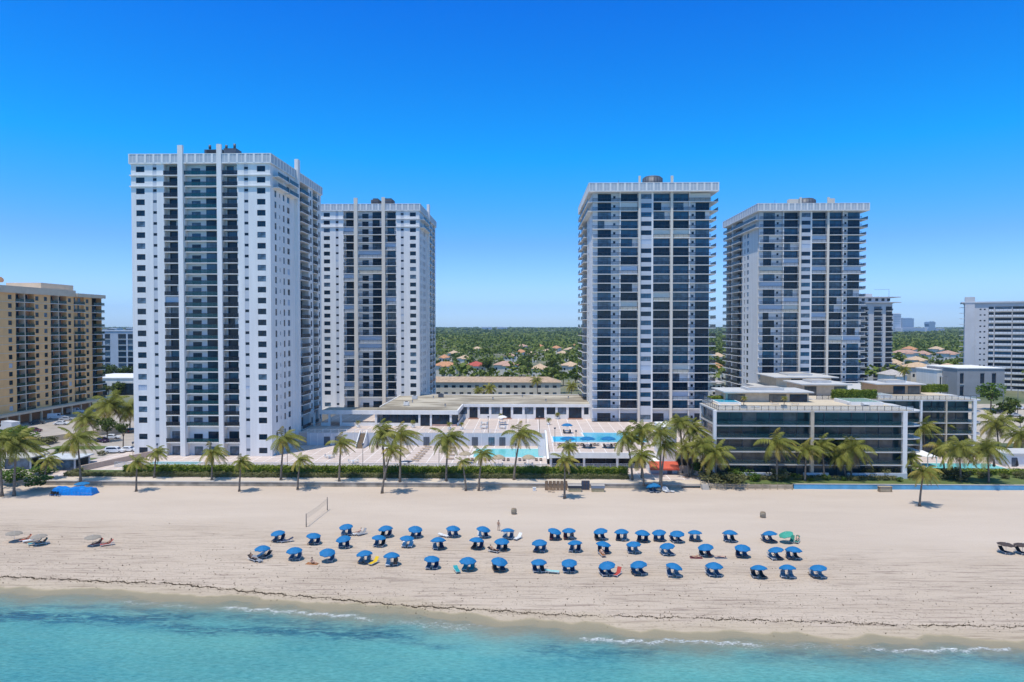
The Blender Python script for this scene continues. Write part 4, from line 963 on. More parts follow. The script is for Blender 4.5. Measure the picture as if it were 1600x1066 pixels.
def chair_mesh(m):
    def mk(w_):
        mb = MB()
        if w_ == 'seat': mb.box(-.26, .26, -.26, .24, .40, .46, m)
        elif w_ == 'backrest': mb.box(-.26, .26, .2, .26, .47, .92, m); mb.box(-.30, -.25, -.24, .24, .62, .66, m); mb.box(.25, .30, -.24, .24, .62, .66, m)
        else: mb.box(-.025, .025, -.025, .025, 0, .42, m)
        return mb.mesh(w_)
    return {k: cached((k, m.name), lambda k=k: mk(k)) for k in ('seat', 'backrest', 'leg')}
def patio_chair(X, Y, z, rz, m, label, group):
    t = thing('patio_chair', label, 'chair', (X, Y, z), rz, group); M_ = chair_mesh(m)
    ob('seat', M_['seat'], t); ob('backrest', M_['backrest'], t)
    for a in (-.22, .22):
        for b_ in (-.2, .2): ob('leg', M_['leg'], t, (a, b_, 0))
def table_set(px, py, z, where, m=WPL, n=4, r=.7):
    X, Y = G(px, py, z); t = thing('patio_table', 'round patio table ' + where, 'table', (X, Y, z), 0, 'patio tables on the pool decks')
    mb = MB(); mb.tube([(0, 0, .70), (0, 0, .75)], [r, r], WPL, 16); mb.build('table_top', t); mb = MB(); mb.tube([(0, 0, 0), (0, 0, .04), (0, 0, .7)], [.3, .06, .05], WPL, 8); mb.build('pedestal', t)
    for i in range(n):
        a = math.pi / 4 + i * 2 * math.pi / n; patio_chair(X + 1.05 * math.cos(a), Y + 1.05 * math.sin(a), z, a - math.pi / 2, m, 'chair at the round table ' + where, 'chairs at the table ' + where)
    return X, Y
table_set(757, 664, 4.5, 'in the back row left, by the clubhouse'); X, Y = table_set(785, 664, 4.5, 'under the white umbrella by the clubhouse'); patio_umbrella(X, Y, 4.5, WHITEC, 'white patio umbrella over a table by the clubhouse', 1.5, 2.4)
table_set(756, 670, 4.5, 'in the front row left on the upper deck'); table_set(785.5, 670, 4.5, 'in the front row right on the upper deck')
X, Y = table_set(886, 677, 4.5, 'under the blue umbrella behind the upper pool', DARKC); patio_umbrella(X, Y, 4.5, BLUE, 'blue patio umbrella standing behind the upper pool', 1.6)
for px, nm in ((887, 'left'), (918, 'middle'), (950, 'right')):
    X, Y = table_set(px, 700, 4.5, f'under the {nm} blue umbrella before the upper pool', DARKC); patio_umbrella(X, Y, 4.5, BLUE, f'{nm} blue patio umbrella of three before the upper pool', 1.9)
for px, nm in ((779, 'second from the left'), (826, 'rightmost')):
    X, Y = table_set(px, 730, 1.0, f'under the thatched umbrella, {nm}', WPL); patio_umbrella(X, Y, 1.0, TAN, f'thatched umbrella by the lower pool, {nm} of four', 1.7, 2.3)
for px, py, nm in ((727, 724, 'leftmost'), (632, 722, 'by the palm trio')):
    X, Y = G(px, py, 1); patio_umbrella(X, Y, 1.0, TAN, f'thatched umbrella on the lower deck, {nm}', 1.6, 2.3)
# loungers ---------------------------------------------------------------
FAB = {k: mat('fabric_' + k, c, .85, .12, 4) for k, c in dict(navy=(.022, .035, .085), slate=(.10, .13, .19), grey=(.30, .31, .33), white=(.74, .74, .73), maroon=(.16, .025, .045), orange=(.68, .13, .04), teal=(.02, .33, .36), yellow=(.75, .50, .02), rust=(.36, .14, .04), red=(.50, .07, .05), aqua=(.32, .60, .58), tan=(.40, .27, .16), black=(.02, .02, .025), green=(.02, .22, .16)).items()}
FRW = mat('white_frame', (.7, .7, .7), .4, .05); FRB = mat('brown_frame', (.20, .12, .07), .6, .2)
def lounger_parts(fab, fr, ang=48):
    """0.66 m wide, foot towards -y, backrest raised at +y"""
    def fm():
        mb = MB()
        for s in (-1, 1):
            x = s * .32; mb.box(x - .02, x + .02, -.95, .95, .26, .31, fr)
            for y in (-.8, .55): mb.box(x - .022, x + .022, y - .022, y + .022, 0, .26, fr)
        for y in (-.93, .93): mb.box(-.30, .30, y - .02, y + .02, .265, .305, fr)
        return mb.mesh('frame')
    def sm():
        mb = MB(); mb.box(-.295, .295, -.93, .30, .315, .345, fab)
        for i in range(6): mb.box(-.296, .296, -.9 + i * .2, -.88 + i * .2, .345, .352, fab)
        return mb.mesh('sling')
    def bm():
        mb = MB(); c, s = math.cos(R(ang)), math.sin(R(ang)); L = .78; th = .035
        y0, z0 = .32, .33; y1, z1 = y0 + c * L, z0 + s * L; ny, nz = -s * th, c * th
        for xa, xb in ((-.3, .3),):
            P = [(xa, y0, z0), (xb, y0, z0), (xb, y1, z1), (xa, y1, z1)]; Q = [(x, y + ny, z + nz) for x, y, z in P]
            mb.face(P[::-1], fab); mb.face(Q, fab)
            for i in range(4): j = (i + 1) % 4; mb.face([P[i], P[j], Q[j], Q[i]], fab)
        return mb.mesh('backrest')
    return [('frame', cached(('lf', fr.name), fm)), ('sling', cached(('ls', fab.name), sm)), ('backrest', cached(('lb', fab.name, ang), bm))]
def lounger(X, Y, z, rz, fab, label, group, fr=FRW, ang=48, name='sun_lounger'):
    t = thing(name, label, 'sun lounger', (X, Y, z), rz, group)
    for nm, me in lounger_parts(FAB[fab], fr, ang): ob(nm, me, t)
    return t
for i, px in enumerate((732, 738, 758, 764, 787, 794, 812, 819, 838, 845)):
    X, Y = G(px, 719.5, 1.0); lounger(X, Y, 1.0, math.pi, 'tan', f'tan lounger facing the lower pool, {ORD[i]} from the left of ten', 'tan loungers along the lower pool', FRB, 30)
for i in range(7):
    X, Y = G(669 - i * 3.3, 699.5 + i * 3.5, 1.0); lounger(X, Y, 1.0, R(78), 'tan', f'brown lounger in the diagonal row right of the palm trio, {ORD[i]} from the back', 'brown loungers in the diagonal row', FRB, 12)
for i, (px, py) in enumerate(((707, 701), (706, 706), (705, 712), (704, 718))):
    X, Y = G(px, py, 1.0); lounger(X, Y, 1.0, R(80), 'tan', f'brown lounger behind the brown-tinged palm, {ORD[i]} from the back', 'brown loungers behind the brown-tinged palm', FRB, 12)
for i, px in enumerate((874, 880, 897, 902, 908, 928, 933, 960)):
    X, Y = G(px, 696, 4.5); lounger(X, Y, 4.5, math.pi + .2, ('tan', 'white')[i in (3, 6)], f'lounger along the front edge of the upper pool, {ORD[i]} from the left', 'loungers along the upper pool', FRB, 30)
for px, py, lb, m in ((513, 714, 'pair of seats left on the shaded lower deck', WPL), (526, 708, '', WPL)): pass
for px, py, nm in ((515, 716, 'near the fence, left of the straight palm'), (534, 707, 'at the edge of the tower shade'), (552, 724, 'left of the black lamp post'), (604, 704, 'behind the palm trio'), (632, 728, 'under the palm trio by the fence')):
    table_set(px, py, 1.0, nm, WPL if px < 560 else DARKC, 3)
# planters with small palms on the upper deck
for i, (px, py, lb) in enumerate(((702, 671, 'potted palm in a white bowl by the clubhouse corner'), (721, 671, 'potted palm on the upper deck behind the brown-tinged palm'), (645, 668, 'potted palm before the dark clubhouse windows'), (783, 656, 'potted palm between two clubhouse doors'), (871, 655, 'round planter by the clubhouse, left of the banded tower'), (801, 676, 'tall potted shrub by the railing'), (857, 664, 'potted shrub near the stair head'), (559, 668, 'small potted palm beside the brown stairway'))):
    X, Y = G(px, py, 4.5); t = thing('potted_palm', lb, 'potted plant', (X, Y, 4.5), 0, 'potted palms on the upper deck')
    mb = MB(); mb.tube([(0, 0, 0), (0, 0, .1), (0, 0, .6)], [.35, .45, .6], W_WHITE, 10); mb.build('pot', t)
    mb = MB(); mb.tube([(0, 0, .5), (.05, 0, 1.7)], [.09, .06], TRUNK, 6); mb.build('trunk', t)
    c = ob('crown', CROWNS[4 + i % 2], t, (.05, 0, 1.7), i); c.scale = (1.1,) * 3
# ================================================================== low glass apartment buildings on the right
TEALG = mat('teal_facade_glass', (.028, .080, .092), .07, .45, .35, spec=.6); GREYG = mat('curtain_facade_glass', (.15, .155, .145), .12, .3, .8, spec=.5); TERRF = mat('white_slab_edge', (.56, .55, .53), .7, .10, .6); STONE = mat('travertine', (.60, .50, .37), .8, .12, 1)
POT = mat('grey_pot', (.22, .25, .26), .7, .1)
def glass_block(label, x0, x1, y0, y1, zs, cols, seed, group='low glass apartment buildings', over=1.4, left=.4, right=3.2):
    rnd = random.Random(seed); root = thing('glass_building', label, 'apartment building', (x0, y0, 0), 0, group); w_, d_ = x1 - x0, y1 - y0
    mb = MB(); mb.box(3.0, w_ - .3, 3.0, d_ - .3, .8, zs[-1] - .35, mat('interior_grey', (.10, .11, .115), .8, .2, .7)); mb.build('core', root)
    for k, z in enumerate(zs[1:]):
        last = k == len(zs) - 2
        poly = [(0, -over), (w_, -over)] + [(w_ + right * math.sin(a), -over + right * .9 * (1 - math.cos(a))) for a in (.3, .7, 1.1, 1.5)] + [(w_ + right, d_ * .6), (w_, d_), (2.2, d_), (2.2, 13.5), (-left, 13.5), (-left, 1.0), (-.3, -over)]
        mb = MB(); mb.prism(poly, z - (.34 if last else .20), z, TERRF); mb.build('slab', root)
        # glazing of the storey below this slab
        za, zb = zs[k], z - .20; n = max(6, round(w_ / 3.1)); mb = MB()
        for i in range(n):
            a, c = w_ * i / n, w_ * (i + 1) / n; g = (TEALG if rnd.random() < .8 else GREYG) if k > 1 else (GREYG if rnd.random() < .78 else TEALG)
            mb.box(a + .04, c - .04, .6 + .12 * (i % 2), .7 + .12 * (i % 2), za + .05, zb - .06, g)
            mb.box(c - .04, c + .04, .55, .85, za, zb, MECH)
        mb.build('glazing', root)
        mb = MB(); mb.box(.5, .6, 2, 13.3, za, zb, GREYG); mb.box(w_ + .3, w_ + .4, 1.5, d_ - 2, za, zb, TEALG); mb.build('side_glazing', root)
        if k > 0:
            mb = MB(); mb.box(0, w_ + .6, -over + .12, -over + .15, za, za + 1.0, mat('teal_balustrade', (.02, .085, .095), .1, .2, .5, alpha=.28))
            mb.box(-left + .1, -left + .13, 1.2, 13.3, za, za + 1.0, attr_mat('teal_balustrade')); mb.build('balustrade', root)
    for c0, c1 in cols:
        mb = MB(); mb.box(c0 - x0, c1 - x0, -over - .08, -over + .7, .8, zs[-1] - .02, W_WHITE if c0 != cols[1][0] else STONE); mb.build('column', root)
    mb = MB(); mb.box(-left + .05, -left + .75, 12.6, 13.4, .8, zs[-1] - .42, W_WHITE); mb.build('column', root)
    return root
ZS1 = [.9, 3.9, 6.75, 9.7, 12.5, 15.8]
glass_block('four-storey dark glass apartment building with white slabs facing the beach', 41.9, 84.0, 154.4, 176, ZS1, [(GX(1116, 153), GX(1120.6, 153)), (GX(1268.4, 153), GX(1273.6, 153)), (GX(1413, 153), GX(1419.8, 153))], 5)
mb = MB(); 
for a, c in ((46, 57), (60.5, 66), (70, 83)): mb.box(a, c, 152.5, 152.8, 1, 2.2, W_GREY)
tag(mb.build('garden_wall'), 'low pale garden wall in sections before the glass building', 'wall')
ZS2 = [.9, 3.8, 6.6, 9.5, 12.4, 15.4]
glass_block('rear dark glass apartment building with a rounded white roof edge', 74, 114.5, 181.5, 204, ZS2, [(GX(1440, 180), GX(1443, 180)), (GX(1480, 180), GX(1482, 180)), (GX(1523, 180), GX(1528, 180))], 6, over=1.5)
# roof terraces
mb = MB(); mb.box(41.9, 84.4, 153.4, 167.6, 15.8, 15.84, TERR); mb.box(44.3, 84.4, 167.6, 175.6, 15.8, 15.84, TERR); struct(mb.build('roof_terrace')); mb = MB(); mb.box(74.3, 115, 180.4, 203.4, 15.4, 15.44, TERR); struct(mb.build('roof_terrace'))
fence('dark-posted glass railing along the roof edge of the front glass building', [(44.5, 175.4), (44.5, 167.5), (42.0, 167.5), (42.0, 153.3), (84.6, 153.3)], 15.84, 1.05, 1.6, BRONZE, PALEG)
fence('dark-posted glass railing along the roof edge of the rear glass building', [(74.6, 180.3), (115.5, 180.3)], 15.44, 1.05, 1.6, BRONZE, PALEG)
def flat_house(label, x0, x1, y0, y1, z, h, over=.8, wallm=STONE, pil=True, upper=True):
    t = thing('penthouse', label, 'penthouse', (x0, y0, z), 0, 'penthouses on the glass buildings'); w_, d_ = x1 - x0, y1 - y0
    mb = MB(); mb.box(0, w_, 0, d_, 0, h, wallm); mb.build('wall', t)
    mb = MB(); mb.box(-over, w_ + over, -over * 1.6, d_ + over, h, h + .3, TERRF); 
    if upper: mb.box(w_ * .3, w_ * .75, d_ * .25, d_ * .8, h + .3, h + .9, TERRF); mb.box(w_ * .34, w_ * .71, d_ * .3, d_ * .75, h + .9, h + 1.05, CONC)
    mb.build('roof', t)
    n = max(2, round(w_ / 4.5))
    for i in range(n):
        if (i * 7 + int(x0)) % 3 != 1: ob('window', door_mesh(w_ / n - .8, h - .5, GLASS if i % 2 else GREYG), t, (w_ * i / n + .4, -.12, .1))
    return t
flat_house('long white-roofed penthouse on the front glass building', 48.5, 68.5, 170, 180, 15.84, 2.3)
flat_house('beige penthouse with a stepped white roof, left on the rear glass building', 75, 87, 190, 202, 15.44, 2.9)
flat_house('tan-walled penthouse with a wide white roof, right on the rear glass building', 97, 109, 194, 203, 15.44, 2.7, wallm=mat('tan_wall', (.52, .36, .22), .8, .12))
flat_house('white flat-roofed pavilion behind the rear glass building, left', 82, 100, 230, 246, 14.0, 3.4, 1.5)
rt = thing('apartment_building', 'pale flat-roofed block behind the glass buildings, mostly hidden', 'apartment building', (78, 208, 0)); mb = MB(); mb.box(0, 46, 0, 40, .9, 13.6, W_GREY); mb.build('wall', rt); mb = MB(); mb.box(-.5, 46.5, -.5, 40.5, 13.6, 14.0, TERRF); mb.build('roof', rt)
for a, c, y, z, lb in ((1250, 1283, 206, 15.4, 'clipped green roof hedge before the white shuttered tower'), (1304, 1372, 178, 15.84, 'long clipped roof hedge right of the front penthouse'), (1350, 1377, 209, 15.4, 'roof hedge below the slim grey tower'), (1379, 1404, 222, 14, 'farther roof hedge right of the slim tower'), (1443, 1466, 199.5, 15.44, 'roof hedge right of the tan penthouse'), (1466, 1483, 216, 14, 'small roof hedge behind the tan penthouse')):
    hedge(GX(a, y), GX(c, y), y, y + 1.6, z, z + 2.2, HEDGE_B, lb, 30, .18)
hedge(45, 50, 172.5, 174, 15.84, 16.9, HEDGE_B, 'low roof planting behind the small terrace pool', 30, .18)
hedge(57, 62, 175.2, 176.6, 15.84, 17.0, HEDGE_B, 'roof planting before the dark penthouse glass', 30, .18) if False else None
def small_pool(label, x0, x1, y0, y1, z, m, h=.25):
    t = thing('plunge_pool', label, 'pool', (x0, y0, z)); mb = MB(); mb.box(0, x1 - x0, 0, y1 - y0, 0, h, W_WHITE); mb.build('surround', t); mb = MB(); mb.face([(.3, .3, h + .01), (x1 - x0 - .3, .3, h + .01), (x1 - x0 - .3, y1 - y0 - .3, h + .01), (.3, y1 - y0 - .3, h + .01)], m); mb.build('water', t)
small_pool('small blue roof pool at the left end of the front glass building', 45, 50.5, 164.5, 171, 15.84, POOLB, .5)
small_pool('pale green roof pool at the right end of the front glass building', 75.5, 83, 163, 172, 15.84, water_mat('pale_pool', (.32, .50, .45), (.40, .56, .50)), .8)
small_pool('pale blue roof pool on the rear glass building', 85, 96, 184, 190, 15.44, water_mat('pale_blue_pool', (.36, .52, .58), (.45, .60, .64)), .8)
for i, (px, py, fb) in enumerate(((1128, 636, 'white'), (1141, 636, 'white'), (1160, 636, 'white'), (1180, 637, 'white'), (1210, 632, 'tan'), (1242, 633, 'tan'), (1330, 633, 'white'), (1352, 634, 'white'))):
    X, Y = G(px, py, 15.84); lounger(X, Y, 15.84, R(60 + 20 * (i % 2)), fb, f'{fb} lounger on the roof terrace of the front glass building, {ORD[i]} from the left', 'loungers on the glass building roof', FRW, 35)
for px, py, lb in ((1162, 638, 'grey roof planter with a small palm, left on the front glass building'), (1225, 638, 'grey roof planter with a small palm, by the white posts of the front building')):
    X, Y = G(px, py, 15.84); t = thing('potted_palm', lb, 'potted plant', (X, Y, 15.84), 0, 'potted palms on the roof'); mb = MB(); mb.box(-.5, .5, -.5, .5, 0, .75, POT); mb.build('pot', t)
    mb = MB(); mb.tube([(0, 0, .7), (.1, 0, 2.3)], [.09, .06], TRUNK, 6); mb.build('trunk', t); c = ob('crown', CROWNS[6], t, (.1, 0, 2.3), 1); c.scale = (1.1,) * 3
rp = random.Random(41)
for i in range(13):
    X = 43 + i * 3.1 + rp.uniform(-.6, .6); r_ = rp.uniform(.9, 1.7); shrub(X, rp.uniform(149.6, 151.6), 1.0, r_, f'rounded garden shrub in the bed before the front glass building, {ORD[i]} from the left', (SHR + SHG)[rp.randrange(5)], rp.uniform(.6, .95), group='garden shrubs before the front glass building')
for i in range(9):
    X = -145 + i * 4.3 + rp.uniform(-.8, .8); r_ = rp.uniform(1.2, 2.3); shrub(X, rp.uniform(164, 176), .93, r_, f'green shrub between the pavilions and the car park, {ORD[i]} from the left', (SHR + SHG)[rp.randrange(5)], rp.uniform(.6, .9), group='shrubs by the left car park')
for i in range(8):
    X = 88 + i * 4.0 + rp.uniform(-.8, .8); r_ = rp.uniform(1.0, 2.0); shrub(X, rp.uniform(153, 156), 1.0, r_, f'garden shrub under the bronze palms on the right, {ORD[i]} from the left', (SHR + SHG)[rp.randrange(5)], rp.uniform(.6, .9), group='shrubs under the bronze palms')
# blue sea wall, rail fence, steps, crate
BLUEW = mat('blue_painted_wall', (.13, .42, .66), .75, .2, .5); 
q = MB(); q.box(56.2, 200, 146.6, 146.95, -.2, 1.0, BLUEW); q.box(56.1, 200, 146.55, 147.0, 1.0, 1.1, CONC); tag(q.build('sea_wall'), 'long blue painted sea wall along the lawn', 'wall')
q = MB(); q.box(39.0, 56.0, 146.7, 147.0, -.2, .75, SEAW); tag(q.build('sea_wall'), 'grey section of sea wall behind the wooden rail fence', 'wall')
rt = thing('rail_fence', 'weathered wooden rail fence between the brick ramp and the blue wall', 'fence', (38.5, 145.8, 0))
for i in range(12): mb = MB(); mb.box(-.07, .07, -.07, .07, 0, 1.25, WOODL); mb.build('post', rt, (i * 1.55, -.0 + .03 * (i % 3), 0))
mb = MB(); mb.box(0, 17.05, .08, .13, .55, .65, WOODL); mb.box(0, 17.05, .08, .13, 1.0, 1.1, WOODL); mb.build('rail', rt)
rt = thing('beach_steps', 'short wooden steps with handrails from the ramp down to the sand', 'staircase', (36.6, 145.4, 0))
mb = MB()
for i in range(5): mb.box(0, 1.6, i * .3, 1.6, i * .17, i * .17 + .17, CONC)
mb.build('steps', rt)
for x in (-.06, 1.6): mb = MB(); mb.tube([(x + .03, -.1, .9), (x + .03, 1.6, 1.8)], [.05, .05], WOODL, 6); mb.box(x, x + .06, -.1, -.04, 0, .9, WOODL); mb.box(x, x + .06, 1.5, 1.56, .6, 1.75, WOODL); mb.build('handrail', rt)
X, Y = G(1382.5, 768.5, 0); rt = thing('wooden_crate', 'wooden crate standing on the sand against the blue wall', 'crate', (X, Y, 0))
mb = MB()
for i in range(5): mb.box(-1.3, 1.3, -.42, -.36, .05 + i * .2, .2 + i * .2, WOODL); mb.box(-1.3, 1.3, .36, .42, .05 + i * .2, .2 + i * .2, WOODL)
for s in (-1, 1): mb.box(s * 1.27 - .03, s * 1.27 + .03, -.36, .36, .05, 1.0, WOOD); mb.box(s * 1.2 - .06, s * 1.2 + .06, -.47, -.42, 0, 1.05, WOOD)
mb.build('body', rt); mb = MB(); mb.box(-1.38, 1.38, -.5, .5, 1.06, 1.14, WOODL); mb.build('lid', rt)
# small pool, canopy and fence at the far right
small_pool('turquoise pool with a pale deck at the far right behind the lawn', 93.5, 112, 161.5, 169.5, 1.0, POOLT, .15)
mb = MB(); mb.box(91, 135, 158.5, 178, 1.0, 1.05, DECK); struct(mb.build('pool_terrace'))
fence('dark fence between the right-hand pool and the lawn hedge', [(91, 158.4), (135, 158.4)], 1.05, 1.1, 1.6, BRONZE)
rt = thing('canopy', 'slanted white shade canopy behind the bronze palms', 'canopy', (86.5, 163, 1)); mb = MB(); mb.face([(0, 4, 4.6), (6.5, -1.0, 2.9), (6.5, 4.0, 2.9), (0, 9, 4.6)], WHITEC); mb.face([(0, 4, 4.5), (0, 9, 4.5), (6.5, 4.0, 2.8), (6.5, -1, 2.8)], WHITEC); mb.face([(0, 4, 4.5), (6.5, -1, 2.8), (6.5, -1, 2.9), (0, 4, 4.6)], WHITEC); mb.build('canvas', rt)
for x, y, z in ((.1, 4.1, 4.5), (.1, 8.8, 4.5), (6.4, -.8, 2.8), (6.4, 3.9, 2.8)): mb = MB(); mb.box(x - .06, x + .06, y - .06, y + .06, 0, z, STEEL); mb.build('post', rt)
rt = thing('pool_pavilion', 'white pavilion with a pyramid roof among the bronze palms', 'pavilion', (94, 166.5, 1)); mb = MB(); mb.face([(-2.6, -2, 2.6), (2.6, -2, 2.6), (0, 0, 3.8)], WHITEC); mb.face([(2.6, -2, 2.6), (2.6, 2, 2.6), (0, 0, 3.8)], WHITEC); mb.face([(2.6, 2, 2.6), (-2.6, 2, 2.6), (0, 0, 3.8)], WHITEC); mb.face([(-2.6, 2, 2.6), (-2.6, -2, 2.6), (0, 0, 3.8)], WHITEC); mb.build('roof', rt)
for x in (-2.4, 2.4):
    for y in (-1.8, 1.8): mb = MB(); mb.box(x - .08, x + .08, y - .08, y + .08, 0, 2.6, W_WHITE); mb.build('post', rt)
rt = thing('gatehouse', 'small white flat-roofed kiosk at the right edge by the pool', 'building', (113.5, 166, 1)); mb = MB(); mb.box(0, 8, 0, 6, 0, 3.0, W_WHITE); mb.build('wall', rt); mb = MB(); mb.box(-.6, 8.6, -.6, 6.6, 3.0, 3.3, TERRF); mb.build('roof', rt); ob('door', door_mesh(1.2, 2.2, MECH), rt, (1.2, -.12, 0))
for px, py, nm in ((1553, 735, 'nearer'), (1589, 734, 'farther')):
    X, Y = G(px, py, 1); t = thing('folded_umbrella', f'dark folded umbrella by the right-hand pool, {"left" if px < 1570 else "right"} of two', 'umbrella', (X, Y, 1.05), 0, 'folded umbrellas by the right-hand pool'); ob('pole', pole_mesh(2.6), t); mb = MB(); mb.tube([(0, 0, .8), (0, 0, 1.0), (0, 0, 1.9), (0, 0, 2.7)], [.22, .34, .2, .03], FAB['black'], 8); mb.build('canopy', t)
# ================================================================== buildings behind
def strip_building(name, label, cat, X, Y, w_, d_, z0, z1, rows, wallm, seed, bays, roofm=None, group=None, railm=None):
    """plain block; bays: list of (u0,u1,kind) on the front, kind 'w' window, 'b' balcony band"""
    rnd = random.Random(seed); root = thing(name, label, cat, (X, Y, 0), 0, group); mb = MB(); mb.box(0, w_, .4, d_, z0, z1, wallm)
    ph = (z1 - 1.0 - z0) / rows
    us = [0] + [v for a, c, k in bays for v in (a, c)] + [w_]
    for a, c in zip(us[::2], us[1::2]): mb.box(a, c, 0, .4, z0, z1, wallm)
    for a, c, k in bays:
        for i in range(rows + 1): zt = z0 + ph * i; mb.box(a, c, 0, .4, zt - (.0 if i == 0 else ph * (.55 if k == 'w' else .16)), zt + (ph * .2 if k == 'w' and i < rows else (.0 if i < rows else z1 - zt)), wallm)
    mb.build('wall', root)
    for a, c, k in bays:
        for i in range(rows):
            zt = z0 + ph * i
            if k == 'w': ob('window', win_mesh(c - a, ph * .26, 2 if c - a > 1.3 else 1, gl(rnd)), root, (a, .18, zt + ph * .2))
            else:
                b_ = ob('balcony' if 'apartment' in name else 'ledge', slab_mesh(c - a, .35, 1.1 if 'apartment' in name else .3, .2), root, (a, 0, zt)); ob('glass_door' if 'apartment' in name else 'window', door_mesh(c - a, ph * .78, gl(rnd)), b_, (0, .3, 0)); 'apartment' in name and ob('railing', rail_mesh(c - a, railm or RAILD), b_, (0, -1.05, 0))
    mb = MB(); mb.box(-.3, w_ + .3, -.3, d_ + .3, z1, z1 + .4, roofm or wallm); mb.build('roof', root)
    return root
GREYB = mat('pale_grey_concrete', (.58, .58, .59), .8, .08, .2); BLUB = mat('blue_shaded_concrete', (.42, .48, .56), .8, .08, .2)  # second one: grey-white concrete with the blue of shade put into its colour
# slim grey tower
Y = 376; xa = GX(1343, Y); sw = GX(1394, Y) - xa
t = strip_building('apartment_tower', 'slim grey tower with dark balcony stacks behind the right banded tower', 'tower', xa, Y, sw, 22, .9, 46.3, 16, GREYB, 3, [(.6, 4.2, 'b'), (7.6, 11.6, 'b'), (13.9, 17.2, 'b')])
mb = MB(); mb.box(-4, sw + 4.0, -1.5, 23, 46.8, 47.2, GREYB); mb.box(-1, sw - 1.5, 0, 20, 47.2, 49.6, GREYB); mb.box(-3, sw + 4, -1, 22, 49.6, 50.0, GREYB); mb.build('roof_deck', t)
for u in (1, 4.5, 8.2, 11.5, 14.5): ob('window', win_mesh(1.6, 1.4, 2, GLASS), t, (u, -.2, 47.7))
mb = MB(); mb.box(5.5, 9, 5, 9, 50, 51.8, GREYB); mb.build('stair_head', t); mb = MB(); mb.tube([(17, 3, 50), (17, 3, 54.2)], [.08, .06], MECH, 5); mb.tube([(17, 3, 54.1), (9, 3, 54.0)], [.06, .05], MECH, 5); mb.build('antenna', t)
# right-hand grey tower with balconies
Y = 372; xa = GX(1508, Y); Y = 372; t = strip_building('apartment_tower', 'grey tower with stacked white balconies and a dark roof slab at the right edge', 'tower', xa, Y, 52, 20, .9, 46.0, 15, GREYB, 8, [(6.3, 7.1, 'w'), (8.1, 8.9, 'w'), (10.2, 12.4, 'b'), (12.9, 20.0, 'b'), (20.4, 26, 'b'), (30, 36, 'b'), (40, 46, 'b')], railm=mat('white_balcony_panel', (.70, .71, .73), .6, .05, 1))
mb = MB(); mb.box(-1.8, 54, -.8, 21, 46.4, 47.1, W_GREY); mb.box(-.2, 4.2, -.6, 5, .9, 49.6, GREYB); mb.box(4.2, 5.6, 0.2, .25, 0.9, 46, GREYG); mb.build('roof_slab', t)
for i in range(15): ob('balcony', slab_mesh(2.6, 3, .2, .25, GREYB), t, (-2.6, 1.0, .9 + 2.95 * i + 2))
t.rotation_euler.z = R(-30)
# low grey office and white block
Y = 330; strip_building('office_building', 'low grey three-storey block with dark window slots and a white band', 'building', GX(1497, Y), Y, GX(1571, Y) - GX(1497, Y), 25, .9, 14.2, 2, mat('grey_panel', (.33, .33, .34), .8, .08, .3), 4, [(1.2, 3.0, 'b'), (10.6, 12.6, 'b'), (16, 18, 'b')], W_WHITE)
strip_building('office_building', 'small white ribbed block beside the low grey office', 'building', GX(1465, 342), 342, 10, 18, .9, 12.6, 1, W_WHITE, 5, [(1.4, 2.2, 'b'), (4.2, 5.0, 'b'), (7.0, 7.8, 'b')], W_WHITE)
# far left: office block and parking deck
Y = 420; strip_building('office_building', 'distant grey-white office block, shaded blue, with dark glass bands between the left towers', 'building', GX(128, Y), Y, GX(222, Y) - GX(128, Y), 30, .9, 31, 8, BLUB, 6, [(1.2, 7.8, 'b'), (9.2, 13, 'b'), (14.2, 17.5, 'b'), (22.5, 27.5, 'b'), (28.5, 35, 'b')])
Y = 330; t = strip_building('parking_garage', 'white parking garage with dark openings left of the white tower', 'building', GX(120, Y), Y, GX(224, Y) - GX(120, Y), 30, .9, 8.9, 1, W_WHITE, 7, [(2, 14.5, 'b'), (17, 28.5, 'b')])
for i, (px, py) in enumerate(((172, 590), (199, 590), (152, 592))):
    leaf_tree(GX(px, 372), 372, .9, 13 - i, 5.2, f'dark tree before the distant office block, {ORD[i]} of three planted there', i)
# ---- peach apartment building on the left, its long side facing the car park
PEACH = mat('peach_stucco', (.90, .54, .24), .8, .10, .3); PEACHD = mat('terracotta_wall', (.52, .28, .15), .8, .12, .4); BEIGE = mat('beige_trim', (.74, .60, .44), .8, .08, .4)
GRN = mat('green_railing_glass', (.012, .060, .045), .12, .3, .6, alpha=.72); GRNG = mat('green_glass', (.015, .055, .05), .08, .5, .5)
PF = [(5.0 + 2.9 * k, 7.9 + 2.9 * k) for k in range(14)]
root = thing('apartment_building', 'peach apartment building with green glass balconies at the left edge', 'apartment building', (-175, 205, 0)); bud = Budget(root); rnd = random.Random(4)
LP = 75.0
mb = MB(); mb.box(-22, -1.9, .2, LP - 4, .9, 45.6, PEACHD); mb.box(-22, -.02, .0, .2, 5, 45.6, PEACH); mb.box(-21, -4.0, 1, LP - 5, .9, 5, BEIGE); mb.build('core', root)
f = Face(root, bud, (0, 0, 0), R(90), LP, PEACH, rnd, PF, 5.0, 45.6)
Yb = lambda px: 175 * F / (825 - px) - 205
def wcol(u0, u1, pc): c = Yb(pc); f.windows(u0, u1, c - .85, c + .85, .7, 1.55, dark=.7)
e = [Yb(v) for v in (11.2, 26, 42, 67.5, 80.5, 94, 105, 122, 134)]
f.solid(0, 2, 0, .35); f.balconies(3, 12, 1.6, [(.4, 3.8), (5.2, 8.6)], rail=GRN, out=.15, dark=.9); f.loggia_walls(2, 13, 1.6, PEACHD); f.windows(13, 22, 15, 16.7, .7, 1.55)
f.windows(22, e[0], 23.9, 25.6, .7, 1.55)
